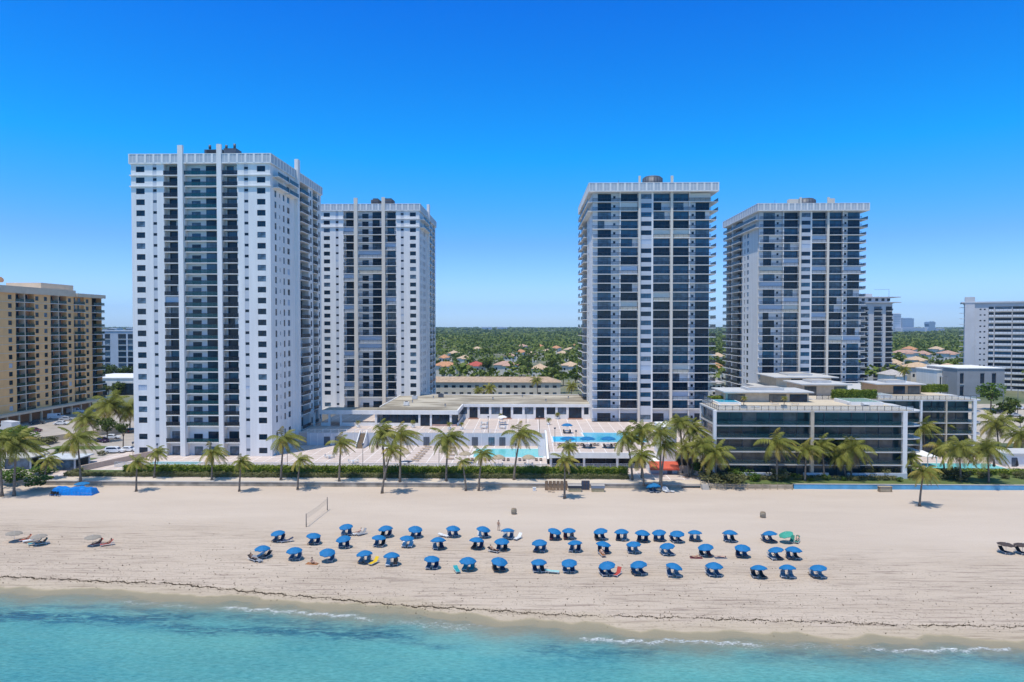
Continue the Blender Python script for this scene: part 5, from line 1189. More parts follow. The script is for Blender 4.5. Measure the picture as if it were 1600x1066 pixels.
f.loggia_walls(e[0], e[2], 1.7, PEACHD); f.solid(e[1] - .15, e[1] + .15, -.1, 1.7, BEIGE)
f.balconies(e[0], e[1] - .16, 1.7, [(.8, 3.6)], rail=GRN, key='b1'); f.balconies(e[1] + .16, e[2], 1.7, [(.8, 3.4)], rail=GRN, key='b1')
mid = (Yb(46) + Yb(60)) / 2
wcol(e[2], mid, 46); wcol(mid, e[3], 60)
f.loggia_walls(e[3], e[5], 1.7, PEACHD); f.solid(e[4] - .15, e[4] + .15, -.1, 1.7, BEIGE)
f.balconies(e[3], e[4] - .16, 1.7, [(.8, 3.4)], rail=GRN, key='b1'); f.balconies(e[4] + .16, e[5], 1.7, [(.8, 3.4)], rail=GRN, key='b1')
wcol(e[5], e[6], 98.5)
f.loggia_walls(e[6], e[7], .9, PEACH); f.balconies(e[6], e[7], .9, [(.5, 2.2), (3.6, 5.3)], rail=GRN, out=.5, key='b1', limit=84)
wcol(e[7], e[8], 127)
f.loggia_walls(e[8], LP, 2.2, GRNG); f.balconies(e[8], LP + .7, 2.2, [(.4, 5.6)], rail=GRN, out=.9, key='b1', limit=98, dark=.4)
for k, (za, zb) in enumerate(PF): mb = f.mb; mb.box(0, LP, -.06, -.001, za - .2, za + .02, BEIGE)
f.done(); bud.flush()
mb = MB(); mb.box(-22.2, .6, -.2, 58, 45.6, 48.0, BEIGE); mb.box(-22.2, 1.2, 58, LP + .9, 45.6, 47.0, BEIGE); mb.box(-16, -3, 44, 62, 48.0, 50.2, BEIGE); mb.build('roof', root)
mb = MB(); mb.box(-1.0, 3.2, -2, LP + 4, 4.3, 5.0, BEIGE)
mb.build('canopy', root)
for i in range(14): mb = MB(); mb.box(2.2, 2.7, 3 + i * 5.4, 3.5 + i * 5.4, .9, 4.3, BEIGE); mb.build('column', root)
for k, (u, z) in enumerate(((21.5, 50.0), (24.0, 49.6))):
    mb = MB(); mb.tube([(-3, u, 48), (-3, u, z)], [.12, .1], BEIGE, 6); mb.tube([(-3.0, u, z), (-2.6, u - .1, z + .3), (-2.4, u - .2, z + .4)], [.3, .95, 1.1], PEACHD, 12); mb.build('satellite_dish', root)
# ---- beige motel in the middle
MOTEL = mat('cream_motel_wall', (.72, .66, .56), .85, .08, .3); TANR = mat('tan_shingle_roof', (.50, .36, .25), .9, .2, .8, .2, 6)
TERRA = mat('terracotta_tile', (.62, .30, .15), .85, .25, 1.2, .3, 8); PINKT = mat('faded_pink_tile', (.56, .34, .25), .85, .25, 1.2, .3, 8); TANT = mat('sandy_tile', (.66, .47, .30), .85, .25, 1.2, .3, 8); REDT = mat('red_tile', (.50, .10, .07), .85, .2, 1.2, .3, 8); GREYT = mat('pale_grey_tile', (.52, .47, .43), .85, .2, 1.2, .3, 8)
CREAM = mat('cream_villa_wall', (.76, .71, .62), .85, .08, .4)
def hip(mb, x0, x1, y0, y1, z, h, m, over=.6):
    x0 -= over; x1 += over; y0 -= over; y1 += over; r = min(x1 - x0, y1 - y0) / 2
    if x1 - x0 >= y1 - y0: a, c = (x0 + r, (y0 + y1) / 2, z + h), (x1 - r, (y0 + y1) / 2, z + h); P = [[(x0, y0, z), (x1, y0, z), c, a], [(x1, y0, z), (x1, y1, z), c], [(x1, y1, z), (x0, y1, z), a, c], [(x0, y1, z), (x0, y0, z), a]]
    else: a, c = ((x0 + x1) / 2, y0 + r, z + h), ((x0 + x1) / 2, y1 - r, z + h); P = [[(x0, y0, z), (x1, y0, z), a], [(x1, y0, z), (x1, y1, z), c, a], [(x1, y1, z), (x0, y1, z), c], [(x0, y1, z), (x0, y0, z), a, c]]
    for q in P: mb.face(q, m)
    mb.face([(x0, y0, z - .02), (x0, y1, z - .02), (x1, y1, z - .02), (x1, y0, z - .02)], W_WHITE)
Y = 318; xa, xb = GX(640, Y), GX(876, Y); root = thing('motel', 'long cream two-storey motel with a tan roof behind the clubhouse', 'motel', (xa, Y, 0)); mw = xb - xa
mb = MB(); mb.box(0, mw, 0, 11, .9, 8.4, MOTEL); mb.build('wall', root); mb = MB(); hip(mb, 0, mw, 0, 11, 8.4, 2.2, TANR); mb.build('roof', root)
for k in range(19):
    u = 1.6 + k * (mw - 3.4) / 18.5
    for z in (5.9, 2.7): ob('window', win_mesh(1.75, 1.1, 2, GLASS if (k * 3 + int(z)) % 7 else GLASS2), root, (u, -.16, z))
# ---- villas
def villa(X, Y, w_, d_, h, roof, label, wall=CREAM, seed=0, group='tiled-roof villas inland', rh=2.4):
    root = thing('villa', label, 'house', (X, Y, .9), 0, group); rs = random.Random(seed + int(X))
    mb = MB(); mb.box(0, w_, 0, d_, 0, h, wall); mb.box(w_ * .35, w_ * .7, -1.5, -.01, 0, h * .93, wall); mb.build('wall', root)
    mb = MB(); hip(mb, 0, w_, 0, d_, h, rh, roof, .7); hip(mb, w_ * .35, w_ * .7, -1.5, d_ * .4, h * .93, rh * .6, roof, .5); mb.build('roof', root)
    n = max(3, int(w_ / 2.6))
    for fl in range(2):
        for i in range(n):
            u = w_ * (i + .5) / n; y = -1.66 if w_ * .37 < u - .5 and u + .5 < w_ * .68 else -.16
            if y == -.16 and w_ * .31 < u + .6 and u - .6 < w_ * .72: continue
            ob('window', win_mesh(1.1, 1.6 if rs.random() < .6 else 1.2, 1 if i % 2 else 2, GLASS), root, (u - .55, y, .9 + fl * h * .47))
    ob('door', door_mesh(1.8, 2.2, MECH), root, (w_ * .35 + .6, -1.6, 0)) if w_ > 8 else None
    return root
def villa_px(px0, px1, ey, Y, roof, label, wall=CREAM, rh=2.4, dep=11):
    X0, X1 = GX(px0, Y), GX(px1, Y); return villa(X0, Y, X1 - X0, dep, GZ(ey, Y) - .9, roof, label, wall, px0, rh=rh)
for a in ((676, 713, 571.5, 452, TERRA, 'villa with an orange terracotta roof beside the rear white tower'), (729, 757, 571, 455, REDT, 'villa with a bright red tiled roof'), (772, 809, 570.5, 452, PINKT, 'wide villa with a faded pink roof right of the red-roofed villa'), (831, 857, 576, 440, TANT, 'villa with a sandy pyramid roof behind the lone motel palm', CREAM, 3.0), (879, 905, 571, 450, TANT, 'villa with a pale sandy roof next to the banded tower'),
          (714, 735, 560, 560, TANT, 'sandy-roofed house behind the red-roofed villa'), (686, 700, 559, 570, TERRA, 'small orange roof behind the terracotta villa'), (788, 806, 556.5, 600, PINKT, 'small pink roof in the trees behind the wide pink villa'), (848, 862, 549, 700, TANT, 'sandy-roofed house in the trees, left of the banded tower'), (862, 877, 543.5, 760, TERRA, 'orange roof high in the trees left of the banded tower'), (836, 850, 541, 820, TERRA, 'farthest orange roof in the trees left of the banded tower'), (882, 902, 546.5, 720, TANT, 'broad sandy roof touching the banded tower'), (890, 905, 540.5, 850, TERRA, 'small orange roof beside the banded tower, up the slope of trees'),
          (806, 822, 550, 660, TERRA, 'orange roof in the middle of the trees behind the pink villa'), (822, 838, 553.5, 630, TANT, 'sandy roof in the trees behind the sandy pyramid roof'), (872, 888, 552, 640, TANT, 'long sandy roof in the trees before the broad sandy roof'), (700, 716, 552, 650, TANT, 'sandy roof in the trees behind the orange terracotta villa'), (808, 824, 541, 830, PINKT, 'faint pink roof far back in the trees'), (738, 752, 545, 760, TANT, 'pale roof far back behind the red-roofed villa'),
          (1420, 1434, 545, 640, TERRA, 'orange roof far back between the right-hand towers'), (1462, 1476, 545, 660, TANT, 'pale roof far back beside the right-hand grey tower'),
          (1390, 1418, 585, 345, GREYT, 'white villa with a pale roof right of the slim tower', W_WHITE), (1424, 1462, 573, 372, TANT, 'large cream villa with balconies between the two right-hand towers', CREAM), (1462, 1482, 576, 360, GREYT, 'pale villa left of the ribbed white block', W_WHITE), (1478, 1504, 574, 400, TANT, 'sandy-roofed villa beside the right-hand grey tower', CREAM), (1402, 1438, 551, 560, PINKT, 'wide pink-brown roof in the trees between the right-hand towers'), (1442, 1456, 552.5, 570, PINKT, 'small pink-brown roof in the trees right of the wide one'), (1476, 1500, 552, 560, PINKT, 'pink-brown roof beside the right-hand grey tower'), (1396, 1412, 567, 430, TANT, 'sandy roof behind the white villa right of the slim tower'), (1428, 1450, 562, 480, TANT, 'sandy roof behind the large cream villa'),
          (1113, 1132, 597, 330, GREYT, 'pale flat house between the two banded towers', CREAM, .6), (1112, 1133, 573, 420, TERRA, 'orange-roofed villa between the two banded towers'), (1118, 1132, 556, 540, TANT, 'sandy roof in the trees between the banded towers'), (150, 207, 601, 340, GREYT, '', W_WHITE)):
    if a[5]: villa_px(*a[:5], a[5], *(a[6:7] or (CREAM,)), rh=a[7] if len(a) > 7 else 2.4)
# ---- individual trees among the villas
VT = [(702, 588, 'dark tree left of the red-roofed villa', 18), (718, 590, 'tree between the terracotta and the red villa', 20), (762, 589, 'tall dark tree right of the red-roofed villa', 24), (768, 591, 'dark bushy tree before the wide pink villa', 16), (815, 588, 'tall dark tree right of the wide pink villa', 24), (824, 591, 'broad tree left of the sandy pyramid roof', 22), (826, 578, 'tree behind the sandy pyramid roof, left side', 22), (862, 588, 'broad green tree right of the sandy pyramid roof', 24), (872, 592, 'tree before the pale sandy villa', 20), (868, 578, 'tree behind the pale sandy villa', 22), (690, 591, 'low tree before the terracotta villa', 12), (745, 593, 'low tree between motel roof and red-roofed villa', 10), (790, 594, 'low tree before the wide pink villa door', 9), (880, 603, 'dark tree at the right end of the motel', 22), (899, 606, 'dark tree against the base of the banded tower', 22), (905, 598, 'tall dark tree behind the base of the banded tower', 26),
      (1119, 594, 'dark tree between the banded towers, left', 20), (1127, 588, 'tree between the banded towers, right', 22), (1124, 580, 'tree above the orange villa between the banded towers', 18), (1408, 592, 'dark tree before the white villa', 18), (1420, 586, 'tree between the white and the large cream villa', 20), (1467, 583, 'tree right of the large cream villa', 18), (1458, 590, 'green tree before the pale villa by the ribbed block', 14), (1489, 584, 'tree before the sandy villa beside the grey tower', 16), (1399, 578, 'tree at the right edge of the slim tower', 16), (1440, 580, 'low tree before the cream villa balconies', 10), (1475, 566, 'tree behind the pale villas', 16), (1450, 566, 'tree behind the large cream villa', 16), (1412, 570, 'tree behind the white villa', 16), (1392, 566, 'dark tree beside the slim tower, farther back', 18)]
for i, (px, py, lb, hp) in enumerate(VT):
    X, Y = G(px, py, .9); s = Y / F; leaf_tree(X, Y, .9, hp * s * 1.15, hp * s * .46, lb, i, 'trees among the inland villas')
# ---- forest to the horizon: nobody could count it
def forest():
    g = np.random.default_rng(5); C, S = [], []
    bands = [(345, 640, 11, 3.9, 40), (640, 1000, 15, 5.6, 22), (1000, 1700, 22, 8.5, 16), (1700, 3000, 36, 14, 12), (3000, 6500, 66, 24, 10)]
    holes = [(o.location.x - 7, o.location.x + 20, o.location.y - (34 if o.location.y < 480 else 22), o.location.y + 13) for o in bpy.data.objects if o.name.startswith('villa') and o.parent is None]
    for y0, y1, st, r, per in bands:
        yy = np.arange(y0, y1, st); P = []
        for y in yy: xs_ = np.arange(-.86 * y, .80 * y, st); P.append(np.stack([xs_ + g.uniform(-st, st, len(xs_)) * .5, np.full(len(xs_), y) + g.uniform(-st, st, len(xs_)) * .5], 1))
        P = np.concatenate(P)
        if y0 < 1000:
            P = P[g.random(len(P)) < .93]; keep = np.ones(len(P), bool)
            for hx0, hx1, hy0, hy1 in holes: keep &= ~((P[:, 0] > hx0) & (P[:, 0] < hx1) & (P[:, 1] > hy0) & (P[:, 1] < hy1))
            P = P[keep]
        if y0 == 345: P = P[(np.hypot(P[:, 0] + 10, 0) > 0) & ((P[:, 0] > -150) | (P[:, 1] > 470)) & (g.random(len(P)) < .62)]
        n = len(P); rr = r * g.uniform(.5, 1.45, n); hh = g.uniform(5.5, 11.5, n) + (y0 > 2900) * 4 + 2.5 * np.sin(P[:, 0] * .011) * np.sin(P[:, 1] * .004)
        u = g.normal(size=(n, per, 3)); u /= np.linalg.norm(u, axis=2, keepdims=True); u[:, :, 2] = np.abs(u[:, :, 2]) * 1.1 - .25
        q = u * (rr[:, None, None] * g.uniform(.55, 1.0, (n, per, 1))); q[:, :, 2] *= np.minimum(1, 5.0 / rr[:, None])
        q[:, :, 0] += P[:, 0:1]; q[:, :, 1] += P[:, 1:2]; q[:, :, 2] += hh[:, None]
        C.append(q.reshape(-1, 3)); S.append(np.repeat(rr * .30, per))
    C = np.concatenate(C); S = np.concatenate(S); V = leaf_quads(C, S, .5, .75)
    return tag(ob('forest', quads('forest', V, np.zeros(len(V)), [BIG_FOREST])), 'unbroken green woods reaching back to the horizon', None, None, 'stuff')
forest()
# ---- far skyline
SKY1 = mat('far_hazed_concrete', (.62, .62, .64), .8, .05, .02); SKY2 = mat('far_hazed_blue_glass', (.30, .40, .50), .3, .1, .02)  # paleness of distance haze put into both skyline colours
def far_block(label, px0, px1, py, Y, d_, m, rows=10, name='distant_tower'):
    X0, X1 = GX(px0, Y), GX(px1, Y); z1 = GZ(py, Y, px0); t = thing(name, label, 'tower', (X0, Y, .9), 0, 'distant towers on the horizon'); mb = MB(); w_ = X1 - X0
    mb.box(0, w_, 0, d_, 0, z1, m)
    for i in range(rows): z = z1 * (i + .4) / rows; mb.box(w_ * .06, w_ * .94, -.6, 0, z, z + z1 / rows * .45, SKY2)
    mb.build('wall', t); mb = MB(); mb.box(w_ * .1, w_ * .9, d_ * .1, d_ * .9, z1, z1 + z1 * .03, m); mb.build('roof', t); return t
far_block('taller pale tower of the distant skyline', 1395, 1408, 491, 2600, 60, SKY1, 12)
far_block('wider blue-grey slab of the distant skyline', 1409, 1428, 498, 2620, 60, SKY2, 9)
far_block('low long pale block of the distant skyline', 1408, 1448, 513, 2560, 50, SKY1, 4)
far_block('thin tower at the left end of the distant skyline', 1389, 1394, 508, 2650, 50, SKY2, 6)
far_block('small low block right of the distant blue tower', 1464, 1476, 514, 2700, 50, SKY1, 3)
far_block('low roof slab far away above the woods, left', 752, 768, 511.5, 3600, 60, SKY1, 2); far_block('low roof slab far away above the woods, right', 776, 792, 511.5, 3600, 60, SKY1, 2)
for i, (a, c, py) in enumerate(((160, 168, 514.5), (170, 182, 513.5), (184, 196, 515), (197, 206, 513))): far_block(f'low far building over the woods beside the white tower, {ORD[i]} from the left', a, c, py, 2400 + 90 * i, 40, SKY1 if i % 2 else mat('far_tan_block', (.36, .30, .26), .8, .05, .02), 3)
Y = 2600; X = GX(1456.5, Y); s = Y / F; t = thing('distant_tower', 'pale blue waisted tower with curved sides on the horizon', 'tower', (X, Y, .9), 0, 'distant towers on the horizon'); mb = MB()
prof = [(0, 7.2), (.25, 7.6), (.45, 6.2), (.62, 4.3), (.8, 5.2), (.95, 5.0), (1.0, 2.6)]; ht = GZ(502.5, Y) - .9
for (u0, r0), (u1, r1) in zip(prof, prof[1:]): mb.face([(-r0 * s, 0, u0 * ht), (r0 * s, 0, u0 * ht), (r1 * s, 0, u1 * ht), (-r1 * s, 0, u1 * ht)], SKY2); mb.face([(r0 * s, 30, u0 * ht), (-r0 * s, 30, u0 * ht), (-r1 * s, 30, u1 * ht), (r1 * s, 30, u1 * ht)], SKY2); mb.face([(r0 * s, 0, u0 * ht), (r0 * s, 30, u0 * ht), (r1 * s, 30, u1 * ht), (r1 * s, 0, u1 * ht)], SKY2); mb.face([(-r0 * s, 30, u0 * ht), (-r0 * s, 0, u0 * ht), (-r1 * s, 0, u1 * ht), (-r1 * s, 30, u1 * ht)], SKY2)
mb.build('wall', t)
# ================================================================== left car park: pavilions, walls, vehicles
def pavilion(label, x0, x1, y0, y1, z, roofm, group='flat-roofed pavilions on the left'):
    t = thing('pavilion', label, 'pavilion', (x0, y0, z), 0, group); mb = MB(); mb.box(-.6, x1 - x0 + .6, -.6, y1 - y0 + .6, 2.7, 2.95, roofm); mb.build('roof', t)
    for a in (0, x1 - x0 - .3):
        for c in (0, y1 - y0 - .3): mb = MB(); mb.box(a, a + .3, c, c + .3, 0, 2.7, W_GREY); mb.build('column', t)
    mb = MB(); mb.box(.4, x1 - x0 - .4, y1 - y0 - .25, y1 - y0 - .05, 0, 2.6, GREYG); mb.box(.4, x1 - x0 - .4, .5, .6, .0, 2.4, GLASS2); mb.build('glazing', t)
pavilion('flat-roofed pavilion at the far left behind the beach shrubs', -123, -116, 158, 163, .93, mat('pale_roof', (.55, .52, .46), .9, .15))
pavilion('glazed flat-roofed pavilion beside the hedge end', -112, -104.5, 156.5, 162, .93, mat('grey_white_roof', (.55, .57, .58), .9, .15))
q = MB(); q.prism([(-103, 156), (-96.5, 176), (-96.2, 176), (-102.6, 156)], .9, 2.3, mat('pink_stucco', (.60, .46, .36), .85, .1)); tag(q.build('garden_wall'), 'pinkish wall running back beside the white tower', 'wall')
q = MB(); q.prism([(-147, 182), (-128, 216), (-127.5, 216), (-146.5, 182)], .9, 2.6, BEIGE); tag(q.build('garden_wall'), 'beige retaining wall along the upper car park', 'wall')
q = MB(); q.box(-110, -103.6, 163, 163.3, .9, 2.0, W_GREY); tag(q.build('garden_wall'), 'short grey wall behind the glazed pavilion', 'wall')
q = MB(); q.box(-146, -129.2, 148.2, 148.6, -.2, 1.5, mat('ochre_block', (.52, .42, .26), .85, .1)); tag(q.build('garden_wall'), 'low ochre wall at the left end of the sea wall', 'wall')
TYRE = mat('tyre', (.02, .02, .02), .8, .1); CARG = mat('car_glass', (.015, .02, .028), .05, .3, .6)
def paint(n, c): return mat('car_paint_' + n, c, .28, .03, .5, spec=.6)
LAMP = mat('headlamp', (.7, .7, .68), .15, .05); REDL = mat('tail_lamp', (.4, .02, .02), .2, .05); CHROME = mat('wheel_rim', (.45, .45, .47), .3, .1, metal=.6)
def vehicle(X, Y, rz, kind, pname, pcol, label, z=.93, name='parked_car'):
    t = thing(name, label, {'car': 'car', 'suv': 'car', 'van': 'van', 'truck': 'truck'}[kind], (X, Y, z), rz, 'vehicles in the left car park'); P = paint(pname, pcol)
    L, W_, prof, cab = {'car': (4.5, 1.8, [(-2.25, .35), (-2.25, .8), (-1.7, .92), (-1.1, .95), (1.0, .95), (2.05, .78), (2.25, .6), (2.25, .35)], [(-1.75, .93), (-1.0, 1.42), (.35, 1.42), (1.1, .94)]),
        'suv': (4.8, 1.9, [(-2.4, .4), (-2.4, 1.05), (-2.3, 1.1), (1.1, 1.1), (2.2, .98), (2.4, .8), (2.4, .4)], [(-2.3, 1.1), (-2.1, 1.72), (.4, 1.74), (1.2, 1.1)]),
        'van': (5.6, 2.0, [(-2.8, .4), (-2.8, 1.3), (1.6, 1.3), (2.6, 1.05), (2.8, .8), (2.8, .4)], [(-2.8, 1.3), (-2.78, 2.1), (1.0, 2.1), (1.9, 1.25)]),
        'truck': (8.4, 2.4, [(2.2, .5), (2.2, 1.5), (3.7, 1.5), (4.2, 1.4), (4.2, .5)], [(2.2, 1.5), (2.25, 2.5), (3.3, 2.5), (3.9, 1.5)])}[kind]
    def ext(pts, w0, w1, m, mb):
        n = len(pts); zmin = min(p[1] for p in pts); zmax = max(p[1] for p in pts)
        a = [(x, -(w0 + (w1 - w0) * (zz - zmin) / (zmax - zmin)), zz) for x, zz in pts]; b_ = [(x, -y, zz) for x, y, zz in a]
        mb.face(a, m); mb.face(b_[::-1], m)
        for i in range(n): j = (i + 1) % n; mb.face([a[i], b_[i], b_[j], a[j]][::-1], m)
    mb = MB(); ext(prof[::-1], W_ / 2, W_ / 2 - .04, P, mb); roof = [(x, zz) for x, zz in cab]; ext(roof[::-1], W_ / 2 - .06, W_ / 2 - .26, P, mb)
    if kind == 'truck': mb.box(-4.2, 2.1, -.9, .9, .55, .8, MECH)
    mb.build('body', t)
    mb = MB(); (xa, za), (xb, zb), (xc, zc), (xd, zd) = cab; hw0, hw1 = W_ / 2 - .05, W_ / 2 - .235; 
    def sd(x, zz, sg): return (x, sg * (hw0 + (hw1 - hw0) * (zz - za) / (zb - za)), zz)
    zl, zh = za + .08, zb - .10
    for sg in (-1, 1):
        xs_ = (xa + .35 if kind != 'van' else .4, xb + .25 if kind != 'van' else .4, xc - .1, xd - .25)
        mb.face([sd(xs_[0], zl, sg), sd(xs_[3], zl, sg), sd(xs_[2], zh, sg), sd(xs_[1], zh, sg)], CARG)
    mb.face([(xd + .02, -hw0 + .12, zl), (xd + .02, hw0 - .12, zl), (xc + .10, hw1 - .05, zh), (xc + .10, -hw1 + .05, zh)], CARG); mb.face([(xa - .02, hw0 - .12, zl), (xa - .02, -hw0 + .12, zl), (xb - .10, -hw1 + .05, zh), (xb - .10, hw1 - .05, zh)], CARG); mb.build('windows', t)
    if kind == 'truck': mb = MB(); mb.box(-4.2, 2.1, -1.22, 1.22, .8, 3.4, P); mb.box(-4.25, 2.15, -1.25, 1.25, 3.4, 3.46, W_GREY); mb.build('cargo_box', t)
    for x in ((L * .31, -L * .31) if kind != 'truck' else (3.1, -2.7)):
        for sg in (-1, 1):
            r_ = .34 if kind != 'truck' else .46; wh = MB(); wh.tube([(0, -.11, 0), (0, .11, 0)], [r_, r_], TYRE, 14, True, False); wo_ = wh.build('wheel', t, (x, sg * (W_ / 2 - .1), r_)); rm = MB(); rm.tube([(0, -.12, 0), (0, .12, 0)], [r_ * .55, r_ * .55], CHROME, 10, True, False); rm.build('rim', wo_)
    xf = prof[-1][0]
    for sg in (-1, 1): mb = MB(); mb.box(xf - .04, xf + .02, sg * W_ * .36 - .18, sg * W_ * .36 + .18, .62, .76, LAMP); mb.build('headlight', t); mb = MB(); xr = -4.22 if kind == 'truck' else prof[0][0]; mb.box(xr - .02, xr + .04, sg * W_ * .38 - .12, sg * W_ * .38 + .12, .66, .85, REDL); mb.build('tail_light', t)
    return t
WHT = (.72, .73, .74)
for px, py, rz, k, pn, pc, lb, nm in ((14, 675, -28 + 180, 'truck', 'white', WHT, 'white box truck parked under the peach building', 'box_truck'), (89, 655, 15, 'van', 'white', WHT, 'white van in the shade of the peach building canopy', 'parked_van'), (58, 663, 20, 'car', 'black', (.03, .03, .035), 'dark car behind the white box truck', 'parked_car'), (96, 664, 10, 'car', 'white', WHT, 'white sedan in the sun before the white van', 'parked_car'), (118, 646, 20, 'van', 'white', WHT, 'white van farther back beneath the peach building canopy', 'parked_van'), (104, 657, 18, 'car', 'silver', (.4, .42, .44), 'silver car between the two white vans', 'parked_car'), (53, 675, 0, 'car', 'maroon', (.10, .02, .03), 'dark red car in front of the box truck', 'parked_car'),
        (160, 691, -25, 'car', 'purple', (.05, .02, .06), 'dark purple car under the trees by the white tower', 'parked_car'), (175, 686, 10, 'car', 'white', WHT, 'white car behind the purple car', 'parked_car'), (180, 708, 5, 'suv', 'white', WHT, 'white off-road car parked left of the white tower', 'parked_car'), (200, 706, 8, 'car', 'white', WHT, 'white car touching the left edge of the white tower', 'parked_car'), (204, 676, 90, 'car', 'black', (.03, .03, .035), 'black car in the gap beside the white tower', 'parked_car')):
    X, Y = G(px, py, .93); vehicle(X, Y, R(rz), k, pn, pc, lb, name=nm)
for px, py, z, rz, lb in ((557, 668, 4.5, 0, 'white van seen through the open breezeway of the clubhouse'), (505, 656, 4.5, 0, 'white car in the breezeway beside the white tower')):
    Y = 232; X = GX(px, Y); vehicle(X, Y, R(rz), 'van' if px > 550 else 'car', 'white', WHT, lb, 4.5, 'parked_van' if px > 550 else 'parked_car')
for px, py, rz, k, pn, pc, lb in ((1585, 651, 10, 'car', 'silver', (.4, .42, .44), 'silver car on the pale street at the far right'), (1592, 640, 12, 'suv', 'white', WHT, 'white off-road car on the street behind the silver car'), (1560, 646, 8, 'car', 'black', (.03, .03, .035), 'black car on the street beyond the rear glass building')):
    X, Y = G(px, py, .94); o = vehicle(X, Y, R(rz), k, pn, pc, lb, .95); o['group'] = 'vehicles on the right-hand street'
for px, py, hh, lb in ((1567, 656, 11, 'grey street lamp right of the rear glass building'), (1590, 650, 10, 'grey street lamp near the right edge of the photograph'), (1480, 634, 12, 'thin street lamp behind the rear glass building')):
    X, Y = G(px, py, .94); t = thing('street_lamp', lb, 'street lamp', (X, Y, .94), 0, 'street lamps on the right'); mb = MB(); mb.tube([(0, 0, 0), (0, 0, hh)], [.13, .09], MECH, 7); mb.build('pole', t); mb = MB(); mb.tube([(0, 0, hh - .1), (-.9, 0, hh + .35), (-2.0, 0, hh + .4)], [.06, .05, .05], MECH, 6); mb.build('arm', t); mb = MB(); mb.box(-2.7, -1.9, -.16, .16, hh + .3, hh + .46, W_GREY); mb.build('lantern', t)
for i, (px, py, hp) in enumerate(((1549, 654, 15), (1578, 662, 14), (1594, 668, 18))): X, Y = G(px, py, .9); s_ = Y / F; leaf_tree(X, Y, .9, hp * s_, hp * s_ * .5, f'low green tree along the right-hand street, {ORD[i]} from the left', i, 'trees along the right-hand street')
# tarpaulin over stored beach chairs
X, Y = G(117, 772, 0); TARP = mat('blue_tarpaulin', (.003, .20, .62), .45, .15, 2, .4, 3)
g = np.random.default_rng(3); nx, ny = 40, 14; P = {}
mb = MB(); LX, LY, HH = 8.4, 2.6, 1.35
for i in range(nx + 1):
    for j in range(ny + 1):
        u, v = i / nx, j / ny; e_ = min(u, 1 - u) * LX; f_ = min(v, 1 - v) * LY
        h_ = HH * min(1, e_ / .55) ** .7 * min(1, f_ / .4) ** .7 * (1 + .10 * math.sin(i * .33) + .06 * math.sin(i * .8 + j * .6)); P[i, j] = ((u - .5) * LX * (1.04), (v - .5) * LY * 1.05 + .06 * math.sin(i * 1.7), max(.02, h_))
for i in range(nx):
    for j in range(ny): mb.face([P[i, j], P[i + 1, j], P[i + 1, j + 1], P[i, j + 1]], TARP, True)
t = thing('tarpaulin', 'bright blue tarpaulin covering a long stack on the sand', 'tarpaulin', (X, Y, 0)); mb.build('sheet', t); mb = MB(); mb.tube([(-4.6, -1.0, .55), (4.6, -1.35, .5)], [.012, .012], W_WHITE, 4); mb.build('rope', t)
# ================================================================== beach: umbrellas, loungers, people
UMB = {'back': [(434, 832), (490, 836), (541, 822), (592, 839), (602, 825), (649, 826), (708, 825), (755, 826), (793, 828), (867, 829), (889, 828), (938, 829), (971, 830), (1004, 832), (1030, 831), (1058, 833), (1086, 831), (1141, 832), (1203, 833)],
       'middle': [(537, 841), (636, 840), (685, 843), (745, 843), (784, 845), (843, 847), (898, 847), (943, 849), (990, 849), (1043, 852), (1103, 854), (1160, 855), (1212, 858), (1240, 858)],
       'front': [(410, 856), (460, 859), (511, 862), (569, 864), (612, 867), (675, 872), (731, 875), (780, 876), (842, 877), (889, 878), (948, 882), (998, 881), (1053, 884), (1116, 883), (1186, 886), (1231, 886), (1279, 886)]}
HU = 1.6
BCAN = [canopy_mesh(1.18, .50, BLUE, 8, .10), canopy_mesh(1.14, .42, BLUE, 8, .10), canopy_mesh(1.22, .54, BLUE, 8, .12)]
TAUPE = mat('taupe_canvas', (.30, .26, .21), .85, .1, 3); BROWN = mat('dark_brown_canvas', (.06, .042, .036), .85, .1, 3); SEAG = mat('sea_green_canvas', (.05, .34, .24), .8, .12, 3)
OCAN = {m.name: canopy_mesh(1.22, .30, m, 8, .06) for m in (TAUPE, BROWN)}; OCAN[SEAG.name] = canopy_mesh(1.15, .35, SEAG, 8, .08)
def beach_umbrella(X, Y, label, me, group, rs, tilt=10):
    t = thing('beach_umbrella', label, 'umbrella', (X, Y, 0), 0, group); ax, ay = R(rs.uniform(-tilt, tilt * .3)), R(rs.uniform(-tilt, tilt))
    p = ob('pole', pole_mesh(HU + .1), t); c = ob('canopy', me, t, (math.sin(ay) * .25, -math.sin(ax) * .25, HU - .28), rs.random() * 6.28)
    c.rotation_euler = (ax, ay, rs.random() * 6.28); return t
rs = random.Random(12); SPOT = {}
COLS_ = ['navy', 'slate', 'grey', 'navy', 'slate', 'navy', 'black']
SPECIAL = {('back', 9): ('maroon', 'slate'), ('back', 10): ('maroon', 'white'), ('middle', 10): ('black', 'maroon'), ('front', 6): ('teal', 'teal'), ('front', 4): ('white', 'rust'), ('middle', 1): ('white', 'white'), ('back', 7): ('white', 'navy'), ('back', 0): ('slate', 'navy'), ('front', 0): ('white', 'black')}
